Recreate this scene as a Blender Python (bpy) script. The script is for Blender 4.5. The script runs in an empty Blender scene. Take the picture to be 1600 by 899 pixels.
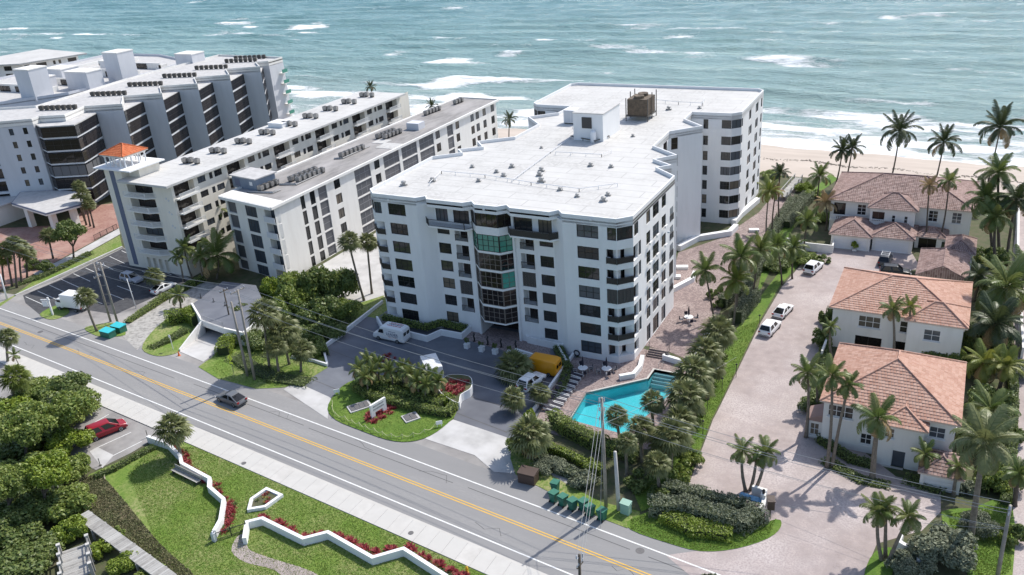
import bpy, bmesh, math, random
import numpy as np
from mathutils import Vector, Matrix
R=math.radians
random.seed(7); rng=np.random.default_rng(7)
scene=bpy.context.scene
COL=scene.collection
# ------------------------------------------------------------------ camera
CAM_H=60.0; FPX=1350.0
PITCH,ROLL,YAW=R(24.54),R(-4.35),R(-29.07)
_f=np.array([math.sin(YAW)*math.cos(PITCH),math.cos(YAW)*math.cos(PITCH),-math.sin(PITCH)])
_r=np.array([math.cos(YAW),-math.sin(YAW),0.]); _u=np.cross(_r,_f)
_r,_u=math.cos(ROLL)*_r+math.sin(ROLL)*_u,-math.sin(ROLL)*_r+math.cos(ROLL)*_u
cam=bpy.data.cameras.new('camera'); camo=bpy.data.objects.new('camera',cam); COL.objects.link(camo)
cam.sensor_fit='HORIZONTAL'; cam.sensor_width=36; cam.lens=FPX/1600*36; cam.clip_start=1; cam.clip_end=9000
camo.matrix_world=Matrix(((_r[0],_u[0],-_f[0],0),(_r[1],_u[1],-_f[1],0),(_r[2],_u[2],-_f[2],CAM_H),(0,0,0,1)))
scene.camera=camo
# ------------------------------------------------------------------ sky, sun, exposure
SUN_AZ,SUN_EL=R(69),R(50)          # direction towards the sun: from +x counter-clockwise, over the sea
world=bpy.data.worlds.new('World'); scene.world=world; world.use_nodes=True
nt=world.node_tree; nt.nodes.clear()
sky=nt.nodes.new('ShaderNodeTexSky'); sky.sky_type='NISHITA'; sky.sun_disc=False
sky.sun_elevation=SUN_EL; sky.sun_rotation=R(90)-SUN_AZ; sky.altitude=10; sky.air_density=1.0; sky.dust_density=1.5; sky.ozone_density=1.0
bg=nt.nodes.new('ShaderNodeBackground'); bg.inputs[1].default_value=0.15
wo=nt.nodes.new('ShaderNodeOutputWorld'); nt.links.new(sky.outputs[0],bg.inputs[0]); nt.links.new(bg.outputs[0],wo.inputs[0])
sun=bpy.data.lights.new('sun','SUN'); suno=bpy.data.objects.new('sun',sun); COL.objects.link(suno)
sun.energy=3.5; sun.angle=R(0.53); sun.color=(1.0,0.955,0.88)
sd=Vector((math.cos(SUN_AZ)*math.cos(SUN_EL),math.sin(SUN_AZ)*math.cos(SUN_EL),math.sin(SUN_EL)))
suno.rotation_euler=sd.to_track_quat('Z','Y').to_euler(); suno.location=(0,0,150)
scene.view_settings.view_transform='Standard'; scene.view_settings.look='None'
scene.view_settings.exposure=0.40; scene.view_settings.gamma=1.0; scene.view_settings.use_curve_mapping=False
scene.render.engine='CYCLES'
# ------------------------------------------------------------------ terrain and survey helpers
YB=[-900,76,92,260]; ZB=[0,0,-1,-1]; SEA_Z=-4.2
def hz(y): return float(np.interp(y,YB,ZB))
def ray(px,py): return _f*1.0+_r*((px-800)/FPX)-_u*((py-449.5)/FPX)
def at_z(px,py,z):
    d=ray(px,py); t=(CAM_H-z)/-d[2]; return Vector((d[0]*t,d[1]*t,z))
def G(px,py):                       # the point of the terrain surveyed at a photo position
    z=0.
    for _ in range(25):
        p=at_z(px,py,z); z=hz(p.y)
    p.z=z; return p
def above(px,py,b):                 # the point over b (any height) surveyed at a photo position
    d=ray(px,py); t=(d[0]*b[0]+d[1]*b[1])/(d[0]**2+d[1]**2); return Vector((d[0]*t,d[1]*t,CAM_H+d[2]*t))
def on_y(px,py,y):
    d=ray(px,py); t=y/d[1]; return Vector((d[0]*t,y,CAM_H+d[2]*t))
def GG(l): return [G(*q) for q in l]
# ------------------------------------------------------------------ object helpers
def tag(o,label=None,cat=None,group=None,kind=None):
    if label: o['label']=label
    if cat: o['category']=cat
    if group: o['group']=group
    if kind: o['kind']=kind
    return o
def empty(name,loc=(0,0,0),rz=0,label=None,cat=None,group=None):
    o=bpy.data.objects.new(name,None); COL.objects.link(o); o.location=loc; o.rotation_euler=(0,0,rz); o.empty_display_size=.3
    return tag(o,label,cat,group)
def inst(name,mesh,parent=None,loc=(0,0,0),rot=(0,0,0),scale=(1,1,1)):
    o=bpy.data.objects.new(name,mesh); COL.objects.link(o); o.location=loc; o.rotation_euler=rot; o.scale=scale
    if parent is not None: o.parent=parent
    return o
def children(o): return list(o.children)
def copy_tree(o,parent=None):
    c=o.copy(); COL.objects.link(c); c.parent=parent
    for ch in children(o): copy_tree(ch,c)
    return c
class MB:
    def __init__(s): s.v=[]; s.f=[]; s.m=[]; s.k=0
    def quad(s,*p):
        n=len(s.v); s.v+= [tuple(q) for q in p]; s.f.append(tuple(range(n,n+len(p)))); s.m.append(s.k)
    def box(s,x0,x1,y0,y1,z0,z1):
        n=len(s.v)
        s.v+=[(x0,y0,z0),(x1,y0,z0),(x1,y1,z0),(x0,y1,z0),(x0,y0,z1),(x1,y0,z1),(x1,y1,z1),(x0,y1,z1)]
        for f in ((3,2,1,0),(4,5,6,7),(0,1,5,4),(1,2,6,5),(2,3,7,6),(3,0,4,7)): s.f.append(tuple(n+i for i in f)); s.m.append(s.k)
    def obox(s,a,b,w,z0,z1,za=None):  # box along segment a-b (xy), width w
        a=Vector((a[0],a[1])); b=Vector((b[0],b[1])); d=(b-a).normalized(); n_=Vector((-d.y,d.x))*w/2
        s.prism([a-n_,b-n_,b+n_,a+n_],z0,z1)
    def prism(s,poly,z0,z1,cap=True):
        if isinstance(z0,(int,float)): z0=[z0]*len(poly)
        if isinstance(z1,(int,float)): z1=[z1]*len(poly)
        ar=sum(poly[i][0]*poly[(i+1)%len(poly)][1]-poly[(i+1)%len(poly)][0]*poly[i][1] for i in range(len(poly)))
        if ar<0: poly=list(reversed(poly)); z0=list(reversed(z0)); z1=list(reversed(z1))
        n=len(s.v); k=len(poly)
        s.v+=[(p[0],p[1],z) for p,z in zip(poly,z0)]+[(p[0],p[1],z) for p,z in zip(poly,z1)]
        for i in range(k): j=(i+1)%k; s.f.append((n+i,n+j,n+k+j,n+k+i)); s.m.append(s.k)
        if cap: s.f.append(tuple(n+k+i for i in range(k))); s.f.append(tuple(n+k-1-i for i in range(k))); s.m+=[s.k,s.k]
    def tube(s,pts,rad,n=8,cap=True):
        pts=[Vector(p) for p in pts]; 
        if isinstance(rad,(int,float)): rad=[rad]*len(pts)
        b=len(s.v)
        for i,p in enumerate(pts):
            d=(pts[min(i+1,len(pts)-1)]-pts[max(i-1,0)]).normalized()
            up=Vector((0,0,1)) if abs(d.z)<.95 else Vector((1,0,0))
            a=d.cross(up).normalized(); c=a.cross(d)
            for k in range(n):
                t=2*math.pi*k/n; s.v.append(tuple(p+(a*math.cos(t)+c*math.sin(t))*rad[i]))
        for i in range(len(pts)-1):
            for k in range(n):
                j=(k+1)%n; s.f.append((b+i*n+k,b+i*n+j,b+(i+1)*n+j,b+(i+1)*n+k)); s.m.append(s.k)
        if cap:
            s.f.append(tuple(b+k for k in reversed(range(n)))); s.f.append(tuple(b+(len(pts)-1)*n+k for k in range(n))); s.m+=[s.k,s.k]
    def lathe(s,prof,c=(0,0,0),n=12):  # prof: (r,z)
        b=len(s.v)
        for r,z in prof:
            for k in range(n): t=2*math.pi*k/n; s.v.append((c[0]+r*math.cos(t),c[1]+r*math.sin(t),c[2]+z))
        for i in range(len(prof)-1):
            for k in range(n): j=(k+1)%n; s.f.append((b+i*n+k,b+i*n+j,b+(i+1)*n+j,b+(i+1)*n+k)); s.m.append(s.k)
        s.f.append(tuple(b+k for k in reversed(range(n)))); s.f.append(tuple(b+(len(prof)-1)*n+k for k in range(n))); s.m+=[s.k,s.k]
    def add(s,v,f):
        n=len(s.v); s.v+=[tuple(map(float,p)) for p in v]; s.f+=[tuple(int(n+i) for i in q) for q in f]; s.m+=[s.k]*len(f)
    def mesh(s,name,mats,smooth=False):
        me=bpy.data.meshes.new(name); me.from_pydata(s.v,[],s.f)
        for m in (mats if isinstance(mats,(list,tuple)) else [mats]): me.materials.append(m)
        if isinstance(mats,(list,tuple)): me.polygons.foreach_set('material_index',s.m)
        if smooth: me.polygons.foreach_set('use_smooth',[True]*len(s.f))
        me.update(); return me
    def build(s,name,mats,parent=None,loc=(0,0,0),rot=(0,0,0),smooth=False):
        return inst(name,s.mesh(name,mats,smooth),parent,loc,rot)
def npmesh(name,v,f,mat,attr=None):
    me=bpy.data.meshes.new(name); v=np.asarray(v,np.float32); f=np.asarray(f,np.int32); k=f.shape[1]
    me.vertices.add(len(v)); me.vertices.foreach_set('co',v.ravel())
    me.loops.add(f.size); me.loops.foreach_set('vertex_index',f.ravel())
    me.polygons.add(len(f)); me.polygons.foreach_set('loop_start',np.arange(0,f.size,k,dtype=np.int32)); me.polygons.foreach_set('loop_total',np.full(len(f),k,np.int32))
    if attr is not None:
        a=me.attributes.new('foam','FLOAT','POINT'); a.data.foreach_set('value',np.asarray(attr,np.float32))
    me.materials.append(mat); me.update(calc_edges=True); return me
# ------------------------------------------------------------------ materials
def nd(t,ty,**k):
    n=t.nodes.new(ty)
    for a,b in k.items(): setattr(n,a,b)
    return n
def mat(name,col,rough=.8,var=None,scale=1.0,bump=0.,bscale=None,detail=6,metal=0.,spec=.5,island=None,objrand=None,trans=0.,thresh=(.35,.65),var2=None,scale2=.1,stretch=None,seams=None,fine=None):
    m=bpy.data.materials.new(name); m.use_nodes=True; t=m.node_tree; b=t.nodes['Principled BSDF']
    b.inputs['Roughness'].default_value=rough; b.inputs['Metallic'].default_value=metal; b.inputs['Specular IOR Level'].default_value=spec
    c4=lambda c:(c[0],c[1],c[2],1)
    b.inputs['Base Color'].default_value=c4(col); m.diffuse_color=c4(col)
    cur=None; tc=None
    def coord():
        nonlocal tc
        if tc is None:
            ge=nd(t,'ShaderNodeNewGeometry'); tc=ge.outputs['Position']
            if stretch:
                mp=nd(t,'ShaderNodeMapping'); mp.inputs['Rotation'].default_value=(0,0,stretch[3] if len(stretch)>3 else 0); mp.inputs['Scale'].default_value=stretch[:3]; t.links.new(tc,mp.inputs[0]); tc=mp.outputs[0]
        return tc
    def mixc(fac,a,bc):
        mx=nd(t,'ShaderNodeMix',data_type='RGBA'); t.links.new(fac,mx.inputs['Factor'])
        if a is None: mx.inputs['A'].default_value=c4(col)
        else: t.links.new(a,mx.inputs['A'])
        mx.inputs['B'].default_value=c4(bc); return mx.outputs['Result']
    def noise(sc,dt=detail):
        n=nd(t,'ShaderNodeTexNoise'); n.inputs['Scale'].default_value=sc; n.inputs['Detail'].default_value=dt; n.inputs['Roughness'].default_value=.6
        t.links.new(coord(),n.inputs['Vector']); return n
    def ramp(src,lo,hi):
        r=nd(t,'ShaderNodeMapRange'); r.inputs['From Min'].default_value=lo; r.inputs['From Max'].default_value=hi; t.links.new(src,r.inputs['Value']); return r.outputs['Result']
    if var is not None: cur=mixc(ramp(noise(scale).outputs['Fac'],*thresh),cur,var)
    if var2 is not None: cur=mixc(ramp(noise(scale2,3).outputs['Fac'],.42,.68),cur,var2)
    if fine is not None: cur=mixc(ramp(noise(fine[1],8).outputs['Fac'],.42,.62),cur,fine[0])
    if seams is not None:
        br=nd(t,'ShaderNodeTexBrick'); br.inputs['Scale'].default_value=seams[1]; br.inputs['Mortar Size'].default_value=seams[2]; br.inputs['Color1'].default_value=(0,0,0,1); br.inputs['Color2'].default_value=(0,0,0,1); br.inputs['Mortar'].default_value=(1,1,1,1); br.offset=.37; br.inputs['Brick Width'].default_value=seams[3]; br.inputs['Row Height'].default_value=seams[4]
        t.links.new(nd(t,'ShaderNodeNewGeometry').outputs['Position'],br.inputs['Vector']); cur=mixc(br.outputs['Color'],cur,seams[0])
    if island is not None:
        ge=nd(t,'ShaderNodeNewGeometry'); cur=mixc(ge.outputs['Random Per Island'],cur,island)
    if objrand is not None:
        oi=nd(t,'ShaderNodeObjectInfo'); cur=mixc(oi.outputs['Random'],cur,objrand)
    if cur is not None: t.links.new(cur,b.inputs['Base Color'])
    if bump:
        bp=nd(t,'ShaderNodeBump'); bp.inputs['Strength'].default_value=bump; bp.inputs['Distance'].default_value=.05
        t.links.new(noise(bscale or scale*4,4).outputs['Fac'],bp.inputs['Height']); t.links.new(bp.outputs[0],b.inputs['Normal'])
    if trans:
        tr=nd(t,'ShaderNodeBsdfTranslucent'); ms=nd(t,'ShaderNodeMixShader'); ms.inputs[0].default_value=trans
        if cur is not None: t.links.new(cur,tr.inputs[0])
        else: tr.inputs[0].default_value=c4(col)
        o=t.nodes['Material Output']; t.links.new(b.outputs[0],ms.inputs[1]); t.links.new(tr.outputs[0],ms.inputs[2]); t.links.new(ms.outputs[0],o.inputs[0])
    return m
M={}
M['soil']=mat('soil',(.105,.095,.055),.95,(.055,.075,.025),.8,.5)
M['asphalt']=mat('asphalt',(.25,.245,.243),.9,(.30,.293,.285),.5,.25,40,var2=(.225,.222,.222),scale2=.07,stretch=(.25,1.6,1,-.115),fine=((.245,.24,.238),6.))
M['asphalt_dark']=mat('asphalt_dark',(.045,.045,.05),.85,(.075,.075,.08),1.2,.25,40)
M['asphalt_old']=mat('asphalt_old',(.27,.255,.245),.9,(.19,.18,.175),.5,.25,30,var2=(.35,.335,.32),scale2=.15)
M['patch']=mat('tar',(.06,.06,.06),.8)
M['conc']=mat('concrete',(.56,.54,.505),.85,(.47,.45,.42),.7,.1,20,objrand=(.50,.485,.455))
M['conc_drive']=mat('concrete_drive',(.50,.49,.475),.85,(.39,.38,.37),.5,.15,20,var2=(.55,.54,.53),scale2=.2)
M['stamped']=mat('stamped_concrete',(.40,.385,.36),.9,(.24,.23,.215),1.6,.4,6,thresh=(.45,.62))
M['court']=mat('court_paving',(.125,.135,.16),.7,(.165,.175,.20),.35,.1,20,var2=(.10,.105,.125),scale2=.12)
M['paver']=mat('pink_pavers',(.42,.35,.325),.9,(.29,.242,.228),.8,.3,8,var2=(.52,.46,.44),scale2=.12,fine=((.345,.29,.28),5.))
M['paver_red']=mat('red_pavers',(.36,.215,.175),.9,(.25,.12,.095),2,.3,8,var2=(.42,.27,.22),scale2=.2)
M['paver_brown']=mat('brown_pavers',(.35,.27,.25),.9,(.24,.185,.175),1.3,.3,9,thresh=(.4,.6),var2=(.40,.325,.30),scale2=.2,fine=((.17,.125,.12),4.5))
M['grass']=mat('lawn',(.13,.22,.025),.95,(.19,.25,.05),.55,.9,9,var2=(.30,.29,.13),scale2=.15,fine=((.095,.17,.02),3.))
M['grass_lush']=mat('lush_lawn',(.11,.205,.018),.95,(.075,.15,.014),.7,.9,9,var2=(.17,.235,.04),scale2=.25,fine=((.08,.15,.016),3.5))
M['dune']=mat('ground_cover',(.12,.125,.05),.95,(.06,.085,.025),2.5,1.,7,thresh=(.4,.6),var2=(.20,.16,.10),scale2=.5)
M['sand']=mat('sand',(.50,.43,.37),.95,(.43,.365,.31),.25,.3,3,stretch=(.3,1,1))
M['white_line']=mat('white_paint',(.78,.78,.76),.7,(.62,.62,.6),3)
M['yellow_line']=mat('yellow_paint',(.72,.42,.05),.7,(.62,.38,.08),3)
M['white']=mat('white_stucco',(.78,.78,.78),.85,(.715,.715,.71),.8,.08,10,thresh=(.42,.8),stretch=(1.1,1.1,.2))
M['white_roof']=mat('white_roof_membrane',(.575,.565,.545),.8,(.515,.505,.48),.5,.08,10,var2=(.41,.40,.38),scale2=.13,fine=((.54,.53,.51),1.7),seams=((.39,.38,.365),1.,.07,9.,2.6))
M['cream']=mat('cream_stucco',(.75,.71,.63),.85,(.67,.63,.55),.8,.08,10,thresh=(.42,.8),stretch=(1.1,1.1,.2))
M['offwhite']=mat('offwhite_stucco',(.77,.755,.72),.85,(.69,.67,.635),.8,.08,10,thresh=(.42,.8),stretch=(1.1,1.1,.2))
M['grey_wall']=mat('pale_grey_stucco',(.60,.61,.64),.85,(.54,.55,.58),.8,.05,10,thresh=(.42,.8),stretch=(1.1,1.1,.2))
M['grey_roof']=mat('grey_gravel_roof',(.30,.285,.27),.95,(.21,.20,.195),.8,.4,12,stretch=(1.5,.5,1),var2=(.38,.36,.35),scale2=.15)
M['ledge_roof']=mat('pale_gravel_roof',(.52,.51,.50),.95,(.42,.41,.40),1,.3,12)
M['blue_grey']=mat('blue_grey_paint',(.20,.245,.31),.8,(.17,.21,.27),1)
M['stripe']=mat('slate_stripe',(.13,.15,.22),.8)
M['frame']=mat('bronze_frame',(.022,.02,.022),.5)
M['frame_light']=mat('taupe_frame',(.20,.17,.15),.5)
M['white_frame']=mat('white_frame',(.75,.75,.74),.5)
M['glass']=mat('window_glass',(.010,.012,.015),.06,objrand=(.05,.05,.05),spec=.5)
M['glass_curtain']=mat('curtained_glass',(.17,.14,.105),.15,objrand=(.09,.08,.07))
M['glass_blue']=mat('tinted_glass',(.05,.065,.085),.1,objrand=(.09,.10,.115))
M['glass_green']=mat('green_glass',(.06,.24,.18),.08,objrand=(.10,.30,.235))
M['glass_dark']=mat('dark_glass',(.01,.008,.009),.06,objrand=(.035,.028,.026))
M['screen']=mat('grey_screen',(.085,.09,.10),.6,objrand=(.13,.13,.14))
M['shutter']=mat('bronze_shutter',(.065,.06,.058),.55)
M['rail_dark']=mat('dark_rail',(.03,.028,.028),.5)
M['rail_grey']=mat('grey_rail',(.30,.30,.32),.5)
M['rail_white']=mat('white_rail',(.74,.74,.73),.5)
M['tile_rose']=mat('rose_roof_tile',(.255,.155,.13),.85,(.15,.095,.085),.9,island=(.38,.265,.235))
M['tile_salmon']=mat('salmon_roof_tile',(.46,.25,.18),.85,(.39,.205,.145),.9,island=(.55,.345,.265))
M['tile_red']=mat('orange_roof_tile',(.56,.14,.045),.8,(.48,.11,.035),3,island=(.64,.20,.08))
M['mortar']=mat('roof_mortar',(.62,.53,.46),.9)
M['metal']=mat('galvanised_metal',(.42,.42,.41),.45,(.30,.29,.28),2,metal=.6,objrand=(.33,.32,.31))
M['metal_dark']=mat('dark_metal',(.06,.058,.055),.6,(.10,.09,.08),2)
M['rust']=mat('rusty_louvre',(.16,.12,.085),.8,(.09,.07,.05),2)
M['wood_pole']=mat('weathered_pole',(.33,.30,.265),.9,(.24,.22,.195),1.5,.2,10)
M['wood']=mat('weathered_boards',(.34,.325,.30),.9,(.22,.21,.195),1.5,.3,10,objrand=(.42,.41,.385))
M['trunk']=mat('palm_trunk',(.24,.205,.165),.95,(.15,.125,.10),4,.6,14)
M['trunk_dark']=mat('dark_trunk',(.13,.105,.085),.95,(.08,.065,.05),4,.6,14)
M['leaf_fan']=mat('fan_palm_leaf',(.125,.16,.055),.5,island=(.25,.26,.115),objrand=(.19,.205,.08),trans=.25)
M['leaf_dead']=mat('dry_palm_leaf',(.27,.19,.09),.9,island=(.36,.26,.13),trans=.1)
M['leaf_coco']=mat('feather_palm_leaf',(.10,.15,.035),.45,objrand=(.19,.215,.065),trans=.28)
M['leaf_dark']=mat('dark_feather_leaf',(.045,.065,.022),.5,objrand=(.075,.095,.035),trans=.15)
M['leaf_lime']=mat('lime_feather_leaf',(.15,.19,.035),.5,objrand=(.24,.25,.05),trans=.25)
M['leaf_a']=mat('glossy_leaf',(.115,.185,.032),.5,island=(.32,.37,.095),trans=.35)
M['leaf_b']=mat('dark_leaf',(.075,.125,.028),.5,island=(.215,.26,.075),trans=.3)
M['leaf_grey']=mat('grey_green_leaf',(.125,.15,.09),.7,island=(.25,.27,.18),trans=.2)
M['leaf_bright']=mat('bright_leaf',(.15,.23,.02),.5,island=(.27,.33,.045),trans=.25)
M['leaf_yellow']=mat('yellow_leaf',(.24,.20,.03),.5,island=(.36,.27,.05),trans=.25)
M['leaf_red']=mat('red_leaf',(.20,.022,.028),.6,island=(.36,.05,.055),trans=.15)
M['leaf_brown']=mat('bare_twig',(.20,.17,.14),.9,island=(.28,.25,.21))
M['hedge_core']=mat('hedge_core_shade',(.04,.055,.02),.95)  # solid filling under the leaves, inner hedge shade put into its dark colour
M['pool_tile']=mat('pool_plaster',(.20,.55,.62),.5,(.13,.53,.58),1.5)
M['tyre']=mat('tyre',(.02,.02,.02),.85)
M['rim']=mat('wheel_rim',(.45,.45,.46),.35,metal=.8)
M['car_glass']=mat('car_glass',(.01,.011,.013),.05)
M['lamp_red']=mat('tail_lamp',(.30,.01,.01),.25)
M['lamp_white']=mat('head_lamp',(.75,.76,.78),.15)
M['plastic_black']=mat('black_plastic',(.025,.025,.027),.6)
M['fabric_navy']=mat('navy_sling',(.022,.02,.035),.8)
M['chair_white']=mat('white_enamel',(.78,.78,.78),.4)
M['bin_green']=mat('bin_green',(.02,.13,.085),.5,(.03,.16,.11),3)
M['box_green']=mat('pale_green_box',(.30,.47,.38),.6)
M['bin_brown']=mat('bin_brown',(.07,.045,.035),.6)
M['teal']=mat('turquoise_lid',(.05,.52,.58),.5,(.04,.46,.52),3)
M['sign_green']=mat('sign_lime',(.80,.90,.06),.5)
M['hydrant']=mat('hydrant_yellow',(.75,.42,.03),.5)
M['cone']=mat('cone_orange',(.75,.16,.03),.6)
M['wire']=mat('cable',(.34,.34,.335),.5)
M['porcelain']=mat('insulator',(.45,.47,.52),.3)
M['iron']=mat('iron_lid',(.10,.10,.10),.7,(.15,.14,.14),6)
M['ink']=mat('lettering_dark',(.02,.03,.12),.6)
M['ink_red']=mat('lettering_red',(.42,.05,.07),.6)
M['ink_grey']=mat('lettering_grey',(.22,.22,.24),.6)
def paint(name,c,metal=.0): return mat(name,c,.28,metal=metal)
# ------------------------------------------------------------------ flat ground sheets that follow the terrain
def sheet(name,poly,dz,m,parent=None,kind='structure',label=None,cat=None,holes=()):
    bm=bmesh.new(); es=[]
    for lp in [poly]+list(holes):
        vs=[bm.verts.new((p[0],p[1],0)) for p in lp]; es+=[bm.edges.new((vs[i],vs[(i+1)%len(vs)])) for i in range(len(vs))]
    bmesh.ops.triangle_fill(bm,edges=es,use_beauty=True,use_dissolve=False)
    for yb in YB[1:-1]:
        bmesh.ops.bisect_plane(bm,geom=bm.verts[:]+bm.edges[:]+bm.faces[:],plane_co=(0,yb,0),plane_no=(0,1,0))
    bmesh.ops.triangulate(bm,faces=bm.faces[:])
    for v in bm.verts: v.co.z=hz(v.co.y)+dz
    for f in bm.faces:
        f.normal_update()
        if f.normal.z<0: f.normal_flip()
    me=bpy.data.meshes.new(name); bm.to_mesh(me); bm.free(); me.materials.append(m)
    o=inst(name,me,parent)
    if kind and parent is None: o['kind']=kind
    return tag(o,label,cat)
def smooth_poly(pts,n=4,closed=True):
    P=[Vector((p[0],p[1],0)) for p in pts]; k=len(P); out=[]
    for i in range(k if closed else k-1):
        g=lambda j:P[j%k] if closed else P[max(0,min(k-1,j))]
        p0,p1,p2,p3=g(i-1),g(i),g(i+1),g(i+2)
        for s in range(n):
            t=s/n; out.append(.5*((2*p1)+(p2-p0)*t+(2*p0-5*p1+4*p2-p3)*t*t+(3*p1-p0-3*p2+p3)*t**3))
    if not closed: out.append(P[-1])
    return out
# ================================================================== GROUND, ROAD, BEACH, SEA
def yel(x): return 66.237-.11527*(x+70)-6.7e-5*(x+70)**2
def strip(x0,x1,o0,o1,step=6.):
    n=max(2,int((x1-x0)/step)+1); xs=np.linspace(x0,x1,n)
    return [(x,yel(x)+o0) for x in xs]+[(x,yel(x)+o1) for x in xs[::-1]]
def shore(x): return 216.3-.11*(max(x,-75)+17)+(0 if x>-75 else .03*(x+75))
Q=lambda l:[(p.x,p.y) for p in GG(l)]
POOL=[(-39.4,82.7),(-40.0,90.0),(-33.6,96.3),(-33.6,98.9),(-29.6,98.9),(-29.6,94.4),(-31.6,82.1)]
sheet('ground',[(-900,-300),(500,-300),(500,189),(-900,189)],0,M['soil'],holes=[POOL])
road=sheet('road',strip(-420,220,-5.05,6.2),.012,M['asphalt'])
GUT=sheet('gutter',strip(-420,220,-5.05,-4.72),.02,M['conc'],parent=road)
for nm,o,m in (('edge_line',3.43,'white_line'),('edge_line',-3.58,'white_line'),('centre_line',.17,'yellow_line'),('centre_line',-.17,'yellow_line')):
    w=.085 if nm=='edge_line' else .07
    sheet(nm,strip(-420,220,o-w,o+w),.022,M[m],parent=road)
sheet('road_shoulder',strip(-79,-34,5.9,9.2),.006,M['asphalt_old'])
sheet('alley',[(-104,96),(-82,96),(-80,100),(-80,187),(-103.5,187)],.01,M['conc_drive'])
sheet('alley_lawn',[(-84,99),(-80.5,99),(-80.2,125),(-84,125)],.03,M['grass'])
# tar seam and skid patches in the asphalt
for k in range(9):      # hairline cracks sealed with tar
    x0=-128+k*13+random.uniform(-4,4); o0=random.uniform(-3,3); pts=[(x0+i*.7,yel(x0+i*.7)+o0+random.uniform(-.25,.25)+i*random.choice((-.12,.12))) for i in range(7)]
    sheet('tar_crack',pts+[(x+.02,y+.045) for x,y in reversed(pts)],.017,M['patch'],parent=road)
for x0,x1,o in ((-140,-96,2.1),(-92,-70,2.35),(-69,-46,2.2),(-44,-24,2.35),(-22,40,2.3)):
    sheet('tar_seam',strip(x0,x1,o-.035,o+.035),.018,M['patch'],parent=road)
for px,py in ((63,519),(1000,861)):
    g=G(px,py); sheet('manhole_cover',[(g.x+.45*math.cos(t),g.y+.45*math.sin(t)) for t in np.linspace(0,2*math.pi,14)[:-1]],.02,M['iron'],parent=road)
# sidewalk: kerb, then slab by slab where the joints show
sw=MB(); 
for x0,x1 in ((-420,-142),(-18,220)): sw.prism(strip(x0,x1,-7.75,-5.08),-.1,.13)
swo=sw.build('sidewalk',M['conc']); swo['kind']='structure'
x=-142.
while x<-18.2:
    b=MB(); b.prism([(x+.012,yel(x)-7.75),(x+1.788,yel(x+1.8)-7.75),(x+1.788,yel(x+1.8)-5.08),(x+.012,yel(x)-5.08)],-.1,.13+random.uniform(-.004,.004)); b.build('slab',M['conc'],swo); x+=1.8
for px,py in ((381,724),(642,833),(85,600),(78,596)):
    g=at_z(px,py,.13); b=MB(); b.lathe([(.3,0),(.3,.012),(.26,.016)],(g.x,g.y,.136),14); b.build('valve_cover',M['iron'],swo)
# near side: lawn of the little park, parking bays
NS=lambda x:yel(x)-7.77
xs=np.linspace(-82,-10,14)
sheet('park_lawn',[(x,NS(x)) for x in xs]+[(0,30)]+Q([(800,990),(330,990),(262,908),(130,808),(118,770),(140,742),(200,716),(236,694)]),.05,M['grass'])
xs=np.linspace(-150,-81,12)
sheet('parking_bays',[(x,NS(x)) for x in xs]+Q([(235,690),(205,708),(150,735),(118,720),(60,660),(0,640)])+[(-150,55)],.03,M['asphalt_old'])
for a,b_ in (((135,668),(170,648)),((152,700),(205,676)),((170,716),(222,690)),((20,620),(50,607)),((32,634),(68,617))):
    A,B=G(*a),G(*b_); d=(B-A).normalized(); n=Vector((-d.y,d.x,0))*.06
    sheet('bay_line',[A-n,B-n,B+n,A+n],.04,M['white_line'],parent=bpy.data.objects['parking_bays'])
sheet('bay_apron',Q([(140,706),(152,699),(178,712),(160,732)]),.045,M['conc_drive'],parent=bpy.data.objects['parking_bays'])
sheet('dune_cover',smooth_poly(Q([(160,745),(200,790),(250,850),(330,930),(250,930),(190,860),(128,800),(118,765),(140,745)])),.06,M['dune'])
sheet('park_path',smooth_poly(Q([(372,838),(386,838),(388,858),(420,872),(490,895),(520,925),(470,925),(430,892),(385,880),(362,862)]),3),.065,M['paver'])
sheet('dry_patch',smooth_poly(Q([(118,760),(150,742),(165,748),(150,770),(128,790),(112,790)])),.055,M['sand'])
# far side: forecourts, aprons, lots
sheet('red_forecourt',Q([(-60,480),(12,448),(60,424),(108,398),(186,356),(178,318),(140,322),(100,352),(-60,360)]),.012,M['paver_red'])
sheet('concrete_path',Q([(52,428),(108,400),(186,357),(188,366),(112,409),(60,432)]),.03,M['conc_drive'])
sheet('verge_lawn',Q([(-30,490),(22,462),(60,434),(112,410),(187,368),(191,385),(118,421),(28,460),(2,478),(-30,500)]),.025,M['grass'])
b=MB(); A,B=G(24,462),G(191,386); b.obox(A,B,.35,-1.1,.28)
# old asphalt apron along the far edge of the road in front of the left buildings
xs=np.linspace(-160,-78,12)
sheet('front_apron',[(x,yel(x)+6.15) for x in xs]+Q([(500,620),(470,590),(330,520),(345,470),(300,436),(192,387),(28,461)]),.008,M['asphalt_old'])
lot=sheet('parking_lot',Q([(36,462),(192,388),(218,404),(296,440),(246,462),(180,492),(120,482),(62,492),(40,474)]),.016,M['asphalt_dark'])
for k in range(9):
    t=k/8; a=(40+t*150,464-t*72); A=G(*a); Bp=G(a[0]+29-6*t,a[1]+13-2*t); d=(Bp-A).normalized(); n=Vector((-d.y,d.x,0))*.06
    sheet('stall_line',[A-n,Bp-n,Bp+n,A+n],.024,M['white_line'],parent=lot)
for a,b_ in (((183,447),(207,456)),((170,459),(193,468)),((222,424),(246,434)),((236,416),(268,430)),((146,470),(160,475)),((250,408),(285,424))):
    A,Bp=G(*a),G(*b_); d=(Bp-A).normalized(); n=Vector((-d.y,d.x,0))*.06
    sheet('stall_line',[A-n,Bp-n,Bp+n,A+n],.024,M['white_line'],parent=lot)
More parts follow.
